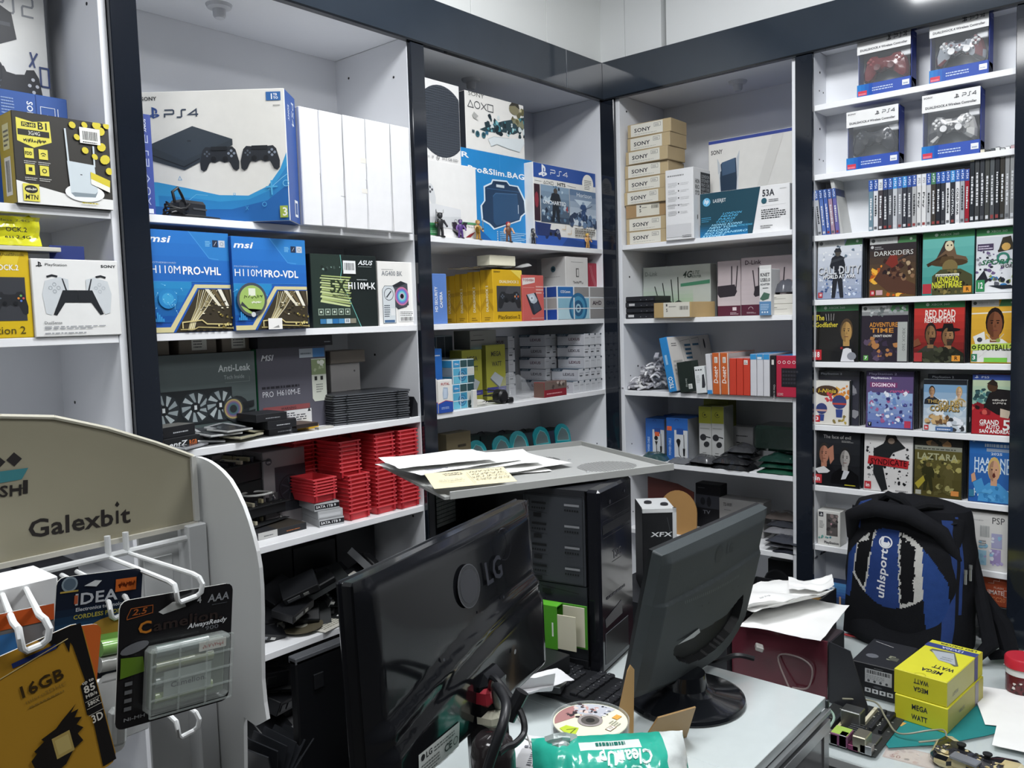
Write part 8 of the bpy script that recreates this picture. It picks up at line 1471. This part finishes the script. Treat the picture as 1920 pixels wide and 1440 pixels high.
# ================================================================ on the desk
c = onZ(1676.6, 1345, ZD); hb = .0605
for k in range(2):
    o = crate('driver_box', ('lower yellow power supply box under the other one on the desk', 'upper yellow power supply box with device picture on its lid, on the desk')[k], 'box', (-.622+.004*k, -1.259-.003*(1-k), ZD+.0006+k*(hb+.0008)), .121, .245, hb, 'd2cb2e', yaw=HB-.1, faces={'t': 'dcd838', 'r': 'c4bf7c' if k else 'b4ac5a'})
    a = face(o); r0 = 180 if k else 0
    for s, y in (('MEGA', .56), ('WATT', .2)):
        if k: a.text(s, .66, (.62 if s == 'WATT' else .3)+.19, .18, '2f3138', w=.28, bold=1, rot=180)
        else: a.text(s, .33, .58 if s == 'MEGA' else .18, .2, '2f3138', w=.3, bold=1)
    a.done(o)
    a = face(o, 'r'); a.rect(.76, 0, .86, 1, '5a5c8a' if k else '8a8690'); a.rect(.86, 0, 1, 1, 'cfc83a' if k else 'b4ac4a'); a.text('WATT', .3, .4, .14, '8a8670', w=.16, bold=1, rot=180 if k else 0); a.done(o, 'side_print')
    if k:
        a = face(o, 't'); a.rect(0, .79, 1, .9, '3f4a86'); a.text('LED DRIVER', .93, .965, .035, '2f3138', w=.72, bold=1, rot=180); a.text('12V30A', .75, .87, .05, 'd4d8ec', w=.44, bold=1, rot=180)
        a.text('MEGA', .8, .2, .075, '2f3138', w=.4, bold=1, rot=180); a.text('WATT', .92, .34, .075, '2f3138', w=.4, bold=1, rot=180); a.poly([(.18, .68), (.2, .74), (.62, .77), (.9, .45), (.84, .42)], '6a6c60'); a.poly([(.22, .69), (.62, .74), (.84, .46), (.5, .48)], 'b4bac0'); a.small(.5, .52, .75, .62, 2, '7a8088', 3); a.ring(.5, .0, .1, .001, 'a8a428', a0=0, a1=180, n=8); a.done(o, 'lid_print')
o = crate('black_carton', 'black box with a silver specification label, left of the yellow boxes', 'box', (-.545, -1.134, ZD+.0006), .113, .18, .086, '1d1e22', yaw=HB, faces={'t': '26272b'})
a = face(o); a.rect(.3, .44, .88, .86, 'b4b6b8'); a.bars(.34, .72, .84, .83, '1d1e22', 4); a.small(.33, .55, .85, .7, 3, '8a8c8e'); [a.ell(.38+.13*k, .5, .03, None, '4a4c50', 8) for k in range(4)]; a.small(.5, .9, .7, .93, 1, '8a8c8e'); a.ell(.58, .34, .1, .04, '4a4c50', 10)
for k in range(4): a.rect(.3+.16*k, .14, .43+.16*k, .27, 'c4c6c8'); a.ell(.365+.16*k, .205, .03, None, '3a3c40', 8)
a.done(o)
a = face(o, 't'); a.ell(.3, .32, .14, .08, '6a6c72', 10); a.text('5', .6, .3, .16, '8a8c78', bold=1); a.rect(.68, .3, .85, .42, '5a5c50'); a.line([(.1, .9), (.55, .8)], .002, 'c4c4c4'); a.done(o, 'lid_print')
t = board('circuit_board', 'bare circuit board with port block toward the counter, on the desk', (-.60, -1.285, ZD+.001), pi/2, .165, .24, 17, '2a2c2c')
M().box(.06, .12, .002, .105, .16, .05, '8a8c8a', .002).build('port_block', 'metal', t); M().box(.02, .20, .002, .05, .244, .038, 'bcb8a4', .002).build('port_block', 'metal', t); M().box(.06, .2, .002, .1, .244, .03, '7a4a6a', .002, {'t': 'a4c45a'}).build('port_block', 'plastic', t)
for k in range(3): M().lathe([(.007, 0), (.007, .024), (.006, .026), (0, .026)], '4a4e5a', (.135, .17+.022*k, .002), 12).build('capacitor', 'gloss', t, smooth=True)
cable('grey_lead', 'grey lead curving from the circuit board over the teal mat', [(-.66, -1.15, ZD+.03), (-.64, -1.22, ZD+.035), (-.68, -1.26, ZD+.02), (-.72, -1.30, ZD+.012), (-.70, -1.36, ZD+.03), (-.68, -1.385, ZD+.03), (-.70, -1.39, ZD+.02), (-.73, -1.345, ZD+.01)], .0022, '8a8874')
cable('green_lead', 'pale green lead looped beside the counter corner', [(-.72, -1.128, ZD+.01), (-.74, -1.15, ZD+.03), (-.79, -1.175, ZD+.035), (-.84, -1.165, ZD+.015), (-.80, -1.13, ZD+.01)], .003, '9ab4a4')
flatpoly('teal_mat', 'teal foam mat with cut corners under the yellow boxes', 'mat', [(1648, 1378), (1676, 1346), (1700, 1330), (1850, 1322), (1868, 1348), (1872, 1374), (1850, 1380), (1762, 1397), (1666, 1403)], ZD-.0006, .0012, '1f7f80', 'matte', '185f62')
flatpoly('card_scrap', 'small tan card scrap at the foot of the yellow boxes', 'card', [(1676, 1350), (1700, 1356), (1690, 1362), (1676, 1358)], ZD+.0008, .0004, 'c49a54')
# gamepad lying on the desk
t = thing('gamepad', 'black and cream splatter patterned gamepad lying on the desk, lower right', 'gamepad', (-.755, -1.462, ZD+.012), rot=(radians(-80), 0, HB+pi))
r = random.Random(6); e = pad_mesh(t, .178, '26262a', '3a3a3e', '1c1d20', (12, '26262a', '1d1d20', 'c9b98a', 'b4a070', '34343a', 'd8cca4'))
e.location = (0, 0, -.055)
M().box(-.028, -.026, .028, .028, -.018, .055, '7a7c80', .002).build('touch_pad', 'gloss', t)
t.rotation_euler = (radians(-90), 0, HB+pi-.2)
# jar and papers
c = onZ(1912, 1302, ZD); t = thing('jar', 'clear jar with a red lid and dark red label, at the right edge', 'jar', (c.x+.02, c.y-.002, ZD+.0006))
M().lathe([(.034, 0), (.038, .004), (.038, .058), (.034, .068), (.03, .072)], '5a2226', n=28).build('jar_body', 'gloss', t, smooth=True); M().lathe([(.0382, .05), (.0384, .064), (.035, .07)], 'd8dad8', n=28).build('clear_band', 'gloss', t, smooth=True)
M().lathe([(.041, .068), (.041, .09), (.038, .094), (0, .094)], 'c02838', n=32).build('lid', 'plastic', t, smooth=True)
a = Bent(lambda u, v: (.0385*sin((u-.5)*2.6-.95), -.0385*cos((u-.5)*2.6-.95), .07*v), .1, .07); a.rect(0, .1, 1, .75, '6a2028'); a.spots(.05, .1, .4, .7, 10, ('26181a', '3a2020', 'd8d0cc'), .03, .06, 3); scribble(a, .4, .3, .7, .5, 1, 'd8444c', .0016, 5); a.done(t, 'jar_label')
for k, (px, py, w, d, an, lb) in enumerate(((1858, 1338, .22, .2, .35, 'white paper with a dark mark under the jar, right edge'), (1872, 1398, .2, .16, .1, 'white paper at the right edge before the gamepad'), (1880, 1262, .2, .16, -.2, 'white paper behind the jar at the right edge'))):
    c = onZ(px, py, ZD); e = paper(lb, (c.x, c.y-w*.95, ZD+.001+.003*k), w, w, an, k*5+2, amp=.003, cu=.02 if k == 1 else 0)
    if k == 0: a = Art((0, 0, .0042), (1, 0, 0), (0, 1, 0), (0, 0, 1), w, d); a.rect(.12, .75, .16, .86, '5a5c6a'); a.rect(.2, .78, .23, .88, '5a5c6a'); a.done(e, 'printing', 'paper')
# maroon box and black flap, papers on top
c = Vector((-.635, -1.105, ZD)); hm = .158
t = thing('document_box', 'open box with glossy maroon side and black flap, behind the counter', 'box', c)
M().box(-.004, 0, .0, .002, .26, hm, '5e2a34', .001).build('maroon_side', 'gloss', t)
M().box(.0, .0, 0, .12, .003, hm-.01, '24252a').box(.002, .255, 0, .12, .26, hm-.004, '2a2326').build('box_walls', 'card', t)
M().prism([(0, 0), (.105, .0), (.11, .02), (.06, hm-.006), (.0, hm)], (0, -.002, 0), (-.25, -.968, 0), (0, 0, 1), (.968, -.25, 0), .003, '2b2c31').build('black_flap', 'plastic', t)
M().box(.0, .003, hm-.012, .12, .25, hm-.009, '3a3236').build('inner_tray', 'card', t)
cable('thin_lead', 'thin grey lead with a small square plug against the maroon box', [(-.66, -1.02, ZD+.01), (-.648, -.98, ZD+.09), (-.65, -1.03, ZD+.105), (-.65, -1.07, ZD+.085), (-.65, -1.06, ZD+.03), (-.652, -1.02, ZD+.02)], .0022, '8a7a78')
e = M().box(-.014, -.01, 0, .014, .01, .012, '9a9894', .002).build('square_plug', 'plastic', None, (-.70, -.95, ZD+.12), rot=(.3, 0, .5)); tag(e, 'small square plug by the maroon box', 'plug')
e = crate('carton', 'dark carton under the white paper pile beside the grey monitor', 'box', (-.66, -.84, .4), .315, .44, ZD+.155-.4, '2b2c30', yaw=0)
zp = ZD+hm+.002
for k, (px, py, w, d, an, am, cu, lb) in enumerate(((1492, 1158, .3, .21, .1, .006, .0, 'flat white sheet on the maroon box'), (1432, 1138, .28, .21, -.5, .012, .03, 'white sheet with pen marks, sloping over the box edge'), (1448, 1142, .27, .2, -.35, .014, .02, 'crumpled white sheet on top of the paper pile by the grey monitor'), (1520, 1128, .1, .12, .4, .012, .02, 'torn white scrap at the back of the paper pile'))):
    c = onZ(px, py, zp); mt = Matrix.Rotation(an, 4, 'Z') @ Vector((-w/2, -d/2, 0)); e = paper(lb, c+mt+Vector((0, 0, .001+.012*k)), w, d, an, 40+k*3, amp=am, cu=cu)
    if k == 2: a = Art((0, 0, .03), (1, 0, 0), (0, 1, 0), (0, 0, 1), w, d); scribble(a, .2, .3, .35, .4, 1, '3a3c44', .001, 4); a.done(e, 'pen_marks', 'paper')
t = thing('black_tray', 'black open carton with tan inner flap behind the white papers', 'box', (-.325, -.70, ZD), HB)
M().box(0, 0, 0, .26, .004, .13, '1d1e22').box(0, .16, 0, .26, .164, .13, '1d1e22').box(0, 0, 0, .004, .164, .13, '1d1e22').box(.256, 0, 0, .26, .164, .14, '26272b').box(0, 0, 0, .26, .164, .004, '1d1e22').build('carton_walls', 'card', t); M().prism([(0, 0), (.075, 0), (.085, .05), (.06, .045)], (.17, .05, .09), (1, 0, 0), (0, 0, 1), (0, 1, 0), .003, 'b48e58').build('tan_flap', 'card', t)
cable('grey_cable', 'thick grey cable looped above the papers, behind the grey monitor', [(-.40, -.62, .735), (-.36, -.64, .80), (-.33, -.69, .845), (-.33, -.74, .835), (-.34, -.755, .79), (-.36, -.77, .74), (-.4, -.7, .735), (-.38, -.64, .76), (-.35, -.72, .77)], .006, '77797c', n=8)
# white block and parts box right of the tower
t = thing('graphics_card_box', 'white topped box with black window and slanted lettering, right of the black tower', 'box', (-.598, -.541, .7605), -.86)
M().box(0, 0, 0, .10, .15, .262, '1a1b1e', .002, {'t': 'd6d8d8', 'r': 'c9cbcc'}).box(.09, -.002, 0, .102, .01, .264, 'c9cbcc', .001).box(0, -.002, .25, .102, .01, .264, 'cfd1d1', .001).build('box_body', 'card', t)
a = Art((0, 0, 0), (1, 0, 0), (0, 0, 1), (0, -1, 0), .10, .262, z0=.0006); a.text('XFX', .25, .68, .05, 'e0e2e4', w=.62, bold=1, sh=.1); a.line([(.74, .9), (.9, .6)], .0015, '4a4c50'); a.done(t, 'front_print')
for x, y in ((.03, .08), (.075, .05)): M().lathe([(.012, .262), (.012, .267), (.009, .269), (0, .269)], '26272b', (x, y, 0), 16).build('black_foot', 'plastic', t, smooth=True)

# ================================================================ display stand in the left foreground
YS = -1.05
t = thing('display_stand', 'white display stand with a cream curved header sign and wire hooks', 'stand', (0, 0, 0))
top = [onY(x, y, YS) for x, y in ((-330, 900), (-230, 838), (-120, 798), (0, 780), (100, 782), (200, 803), (290, 830), (360, 855))]; br, bl_ = onY(368, 975, YS), onY(0, 1060, YS); zl_ = bl_.z-.001
poly = [(p.x, p.z) for p in top]+[(br.x, br.z)]+[(top[0].x, zl_)]
M().prism(poly, (0, YS, 0), (1, 0, 0), (0, 0, 1), (0, 1, 0), .004, '9e9984', 'bab7aa').build('header_sign', 'glossprint', t)
m = M()
for p, q in zip(top, top[1:]): m.tube([(p.x, YS-.001, p.z), (q.x, YS-.001, q.z)], .0022, 'd0ccba', 6)
m.box(top[0].x, YS-.004, zl_-.0015, br.x, YS+.004, zl_+.003, 'c9c6ba').box(br.x-.003, YS-.004, br.z, br.x+.002, YS+.005, top[-1].z, 'cfcfca'); m.build('sign_edging', 'plastic', t)
def sg(px, py): q = onY(px, py, YS); return (q.x, q.z)
class Sg(Art):
    def pt(s, x, y): q = onY(x, y, YS); return Vector((q.x, YS-s.L, q.z))
gp0, gp1 = onY(52, 1009, YS), onY(241, 979, YS); gl = (gp1-gp0).length; gx = (gp1-gp0).normalized(); gz = Vector((-gx.z, 0, gx.x))
a = Art(gp0, gx, gz, (0, -1, 0), gl, gl*.26)
a.text('Galexb t', .0, .0, .66, '2b2725', w=1.02, bold=1); a.rect(.865, .02, .893, .56, '2b2725'); a.poly([(.88, .95), (.905, .8), (.88, .7), (.855, .8)], '2b2725')
k_ = a.done(t, 'sign_lettering')
b0, b1 = onY(-60, 935, YS), onY(53, 925, YS); lx = (b1-b0).normalized(); L0 = (b1-b0).length; lz = Vector((-lx.z, 0, lx.x))
a = Art(b0, lx, lz, (0, -1, 0), L0, L0); 
for cx, cy in ((.75, .66), (.47, .62), (.2, .58)): a.poly([(cx-.14, cy), (cx, cy-.13), (cx+.13, cy+.01), (cx-.01, cy+.14)], '2f2c2c')
a.poly([(0, .18), (.88, .28), (.99, .49), (0, .42)], '3f7f86'); a.rect(.9, 0, .985, .26, '2b2725'); a.text('ASH', .28, -.02, .2, '2b2725', w=.62, bold=1); a.rect(.7, .1, .92, .12, '2b2725'); a.done(t, 'sign_emblem')
# side panel, edge on to the sign
XS = -2.264; ear = [(361, 857), (370, 857), (380, 860), (391, 865), (403, 873), (416, 884), (430, 900), (443, 922), (455, 948), (465, 976), (474, 1006), (481, 1034), (486, 1065), (489, 1105), (490, 1150), (490, 1215), (491, 1275), (495, 1318), (500, 1350), (480, 1361), (457, 1345), (458, 1440), (461, 1700)]
pe = [onX(x, y, XS) for x, y in ear]; zb0 = 1.0
M().prism([(p.y, p.z) for p in pe]+[(pe[-1].y, zb0), (YS, zb0)], (XS, 0, 0), (0, 1, 0), (0, 0, 1), (1, 0, 0), .004, 'bfc1c0', 'e4e5e5').build('side_panel', 'paintmetal', t)
M().box(-2.325, YS+.012, zb0, XS, YS+.016, br.z+.0, 'd8dada', .0005).box(-2.285, YS-.012, zb0, XS-.001, YS+.012, br.z-.002, 'cfd1d2', .001).build('back_panel', 'paintmetal', t)
M().box(-2.322, YS+.010, 1.31, -2.292, YS+.012, 1.372, 'e0e2e2', .001).build('panel_recess', 'paintmetal', t)
zr = onY(200, 1045, YS-.006).z
M().tube([(-2.95, YS-.006, zr), (-2.275, YS-.006, zr+.001)], .0032, 'd4d6d6', 8).tube([(-2.362, YS-.006, zr), (-2.362, YS-.006, zr+.02)], .003, 'd4d6d6', 8).tube([(-2.345, YS-.006, zr), (-2.345, YS-.006, zr+.02)], .003, 'd4d6d6', 8).tube([(-2.95, YS-.006, zr-.11), (-2.275, YS-.006, zr-.11)], .003, 'd4d6d6', 8).build('cross_rail', 'paintmetal', t, smooth=True)
def hook(x0, x1, zb, xf0, xf1, zf, yf):
    M().tube([(x0, YS-.008, zb), (xf0, yf+.012, zf), (xf0-.0005, yf+.003, zf-.001), (xf0-.001, yf, zf-.006), (xf0, yf+.001, zf-.0125), (xf0+.003, yf+.003, zf-.0155), (xf1-.003, yf+.003, zf-.0145), (xf1, yf+.001, zf-.0115), (xf1+.001, yf, zf-.005), (xf1, yf+.003, zf+.0), (xf1, yf+.012, zf+.001), (x1, YS-.008, zb)], .0021, 'e4e6e6', 8).build('wire_hook', 'paintmetal', t, smooth=True)
p0, p1 = onY(330, 1100, -1.24), onY(374, 1078, -1.24); hook(-2.361, -2.343, zr-.001, p0.x, p1.x, (p0.z+p1.z)/2, -1.242)
p2, p3 = onY(40, 1183, -1.325), onY(88, 1158, -1.325); hook(-2.455, -2.437, zr-.004, p2.x, p3.x, (p2.z+p3.z)/2, -1.325)
p4, p5 = onY(205, 1110, -1.14), onY(225, 1100, -1.14)
hook(-2.405, -2.392, zr-.006, -2.408, -2.395, zr-.008, -1.165)
hook(-2.36, -2.343, zr-.115, -2.375, -2.358, zr-.112, -1.2)
for k, (px, py) in enumerate(((190, 1300), (215, 1330))):
    q = onY(px, py, YS-.05); M().box(q.x-.015, YS-.05, q.z-.03, q.x+.03, YS-.045, q.z+.012, 'd2d4d4', .001).build('white_bracket', 'paintmetal', t)
# hanging packs
def pack(name, lb, tl, tr, bl, y, col, th=.0012, r_=.006, slot=None):
    P, Q, S = onY(*tl, y), onY(*tr, y), onY(*bl, y); w = (Q-P).length; an = math.atan2(Q.z-P.z, Q.x-P.x); vz = Vector((-sin(an), 0, cos(an))); h = abs((S-P).dot(vz))
    t = thing(name, lb, 'package', (P.x+vz.x*-h, y, P.z-vz.z*h), rot=(0, -an, 0))
    o = []
    for cx, cz, a0 in ((w-r_, h-r_, 0), (r_, h-r_, 90), (r_, r_, 180), (w-r_, r_, 270)): o += [(cx+r_*cos(radians(a0+30*k)), cz+r_*sin(radians(a0+30*k))) for k in range(4)]
    M().prism(o, (0, 0, 0), (1, 0, 0), (0, 0, 1), (0, 1, 0), th, col, 'c9cac6').build('card', 'glossprint', t)
    a = Art((0, 0, 0), (1, 0, 0), (0, 0, 1), (0, -1, 0), w, h); return t, a, w, h
t, a, w, h = pack('battery_pack', 'black battery pack with a clear plastic case on the front hook', (225, 1128), (437, 1092), (240, 1365), -1.236, '1b1a1c')
a.poly([(.32, .865), (.44, .925), (.54, .925), (.56, .87), (.36, .84)], 'c4c6c4'); a.line([(.06, .87), (.09, .93), (.27, .93), (.27, .87), (.06, .85)], .0006, 'a0582c', True); a.text('2.5', .1, .875, .045, 'a0582c', w=.12, bold=1, sh=.2); a.text('AAA', .76, .87, .06, '8a8c90', w=.2, bold=1, sh=.1); a.small(.8, .84, .95, .855, 1, '4a4c50'); a.text('4', .66, .88, .05, 'b4b6b8', bold=1)
a.text('Camelion.', .15, .72, .08, '2f2624', w=.76, bold=1); a.text('C', .15, .72, .09, 'b87428', w=.12, bold=1); a.text('AlwaysReady', .58, .685, .036, 'd4d6d8', w=.36, bold=1, sh=.25); a.text('900', .74, .64, .034, '5a5c60', w=.13, bold=1); a.ell(.13, .62, .12, .04, '6a6c70', 14, .2); a.text('Ni-MH', .06, .06, .025, '8a8c8e', w=.18, bold=1); a.poly([(.02, .56), (.2, .54), (.22, .42), (.02, .4)], '5a7a24')
for k in range(4): a.rect(.06, .14+.065*k, .12, .17+.065*k, '6a6c6e')
a.done(t, 'card_print', 'glossprint')
bx0, bx1, bz0, bz1 = w*.2, w*.92, h*.09, h*.62
M().box(bx0+.003, -.010, bz0+.003, bx1-.003, -.001, bz1-.003, '5a6458', .002).build('inner_tray', 'plastic', t)
for k in range(4): M().tube([(bx0+.006, -.0075, bz0+.012+.0115*k), (bx1-.014-.004*(k % 2), -.0075, bz0+.012+.0115*k)], .0047, ('8a9a70', '7f8a84', '8e9678', '6f7c78')[k], 12).build('battery', 'gloss', t, smooth=True)
a = Art((0, -.0124, 0), (1, 0, 0), (0, 0, 1), (0, -1, 0), w, h, z0=.0004); a.rect(.32, .22, .74, .42, '8c9690'); a.text('Camelion.', .38, .285, .04, '3a4044', w=.32, bold=1); a.rect(.62, .515, .87, .595, 'c9c7be'); scribble(a, .65, .52, .84, .58, 1, 'a05a50', .0006, 4); a.done(t, 'cell_print', 'glossprint')
m = M().box(bx0, -.0145, bz0, bx1, -.0005, bz1, 'e8f0ec', .003)
m.build('clear_case', 'film', t)
m = M()
for k in range(4): x = bx0+(bx1-bx0)*k/3; m.box(x-.0006, -.0158, bz0, x+.0006, -.0146, bz1, 'c9d2ce')
for k in range(5): z = bz0+(bz1-bz0)*k/4; m.box(bx0, -.0158, z-.0006, bx1, -.0146, z+.0006, 'c9d2ce')
m.build('case_ribs', 'film', t)
t, a, w, h = pack('memory_card_pack', 'orange and black memory card pack at the lower left corner', (-70, 1262), (152, 1164), (-10, 1560), -1.318, 'b0842a')
a.poly([(.86, 1), (.99, .99), (.99, .02), (.86, .02), (.88, .38), (.84, .4), (.85, .6), (.9, .62)], '1c1a1a'); a.poly([(.6, 1), (.9, 1), (.88, .86), (.86, .9), (.83, .84), (.81, .93), (.74, .9), (.7, .95)], '1c1a1a'); a.rect(.36, .9, .74, .93, '2a3a78'); a.line([(.02, .85), (.85, .93)], .0006, 'd8c48a')
a.text('16GB', .34, .7, .07, '3a2c18', w=.4, bold=1); a.text('microSDHC', .38, .655, .022, '8a6c30', w=.36); a.small(.4, .62, .72, .64, 1, '8a6c30')
for k, (s, z, hh) in enumerate((('up to', .6, .022), ('85', .54, .045), ('MB/s', .505, .022), ('580X', .45, .025), ('3D', .33, .05))): a.text(s, .865, z, hh, 'd8d4c8', w=.11, bold=1)
for z in (.485, .435, .39): a.line([(.85, z), (.99, z)], .0004, 'b4b0a4')
a.poly([(.3, .3), (.36, .33), (.34, .35), (.44, .38), (.42, .40), (.56, .42), (.62, .45), (.77, .51), (.71, .47), (.78, .47), (.73, .43), (.79, .41), (.73, .38), (.78, .34), (.72, .32), (.75, .26), (.66, .24), (.56, .17), (.42, .155), (.36, .18), (.32, .2), (.36, .23), (.31, .25)], '1e1a18'); a.rect(.5, .23, .66, .37, 'b09a5a'); a.rect(.52, .25, .64, .35, 'c0ac6c'); a.done(t, 'card_print', 'glossprint')
t, a, w, h = pack('phone_battery_pack', 'dark blue cordless phone battery pack with an orange sticker, on the rear hook', (107, 1084), (268, 1064), (104, 1290), -1.16, '1c2230')
a.grad(0, .3, 1, .7, '2c5a80', '1c2230', 6); a.ell(.14, .93, .09, None, '8a9aa4', 16); a.ell(.14, .93, .07, None, '5a6a78', 14); a.rect(.04, .855, .24, .87, 'b8a050'); a.text('IDEA', .2, .73, .1, 'b8bcc2', w=.5, bold=1); a.rect(.2, .74, .24, .82, 'b05a3a'); a.text('Electronics technology', .22, .67, .032, 'c0c4ca', w=.6, bold=1); a.text('CORDLESS PHONE', .2, .6, .038, 'b0a84a', w=.6, bold=1); a.rect(.67, .8, .92, .92, 'c8662c'); scribble(a, .7, .82, .9, .9, 1, '6a2c14', .001, 3); a.poly([(.3, .9), (.42, .94), (.5, .93), (.44, .88)], 'd4d8da')
a.ell(.66, .46, .3, .12, 'a88438', 18); a.rect(.5, .3, .95, .42, '86b45a'); a.rect(.5, .12, .95, .3, 'b9bcb4'); a.small(.55, .18, .9, .26, 2, '4a4c4a', 3); a.done(t, 'card_print', 'glossprint')
for k in range(2): M().tube([(w*.48, -.008, h*(.16+.15*k)), (w*.98, -.008, h*(.16+.15*k))], .0065, ('b4b6b0', '8ab86a')[k], 14).build('battery', 'gloss', t, smooth=True)
t, a, w, h = pack('orange_pack', 'orange hanging pack between the memory card pack and the battery pack', (120, 1178), (191, 1168), (140, 1320), -1.25, 'c8642c')
a.rect(0, .0, .9, .2, 'c9b48a'); a.small(.3, .3, .9, .4, 1, '8a4020'); a.done(t, 'card_print', 'glossprint')
t, a, w, h = pack('grey_pack', 'orange, blue and grey hanging pack at the left edge', (-40, 1160), (101, 1131), (-30, 1300), -1.27, '6f7074')
a.rect(0, .78, 1, 1, 'c4582c'); a.rect(0, .3, .5, .72, '2f72b4'); a.rect(.5, .3, 1, .76, '77787c'); a.ell(.88, .62, .05, None, 'a4a6aa', 12); a.done(t, 'card_print', 'glossprint')
q0, q1 = onY(-30, 1105, -1.12), onY(104, 1135, -1.12); o = crate('white_box', 'plain white box lying under the header sign at the left edge', 'box', (-2.60, -1.13, 1.262), q1.x+2.60, .05, onY(60, 1090, -1.13).z-1.262, 'e6e7e7')
t, a, w, h = pack('white_pack', 'white plastic blister behind the orange pack', (186, 1268), (238, 1255), (190, 1420), -1.17, 'd2d4d2')
M().box(.006, -.014, .01, w-.004, -.0005, h*.6, 'c6cac8', .003).build('blister', 'glossprint', t)
a.line([(.1, .92), (.9, .92)], .001, 'a8aaa8'); a.done(t, 'card_print')
for k in range(5):
    x = -2.55+.12*k; o = crate('dark_carton', 'dark carton on the far left unit below the header sign, %s from the left' % ORD[k+1], 'box', (x, .03+.02*(k % 2), z5), .105, .15, .17+.015*(k % 3), ('26272b', '36383d', '1d1e22', '44464a', '2a2b30')[k])
    a = face(o); a.poly([(.1, .2), (.6, .5), (.9, .4), (.7, .2)], ('6a6c70', '8a8c90', '55575b')[k % 3]); a.small(.1, .7, .8, .85, 2, '7a7c80', k); a.done(o)
    o = crate('dark_carton', 'dark carton on the empty looking far left shelf, %s from the left' % ORD[k+1], 'box', (x, .04, ZA[4]), .1, .14, .06+.01*(k % 2), ('2e3034', '1d1e22', '3a3c40')[k % 3])
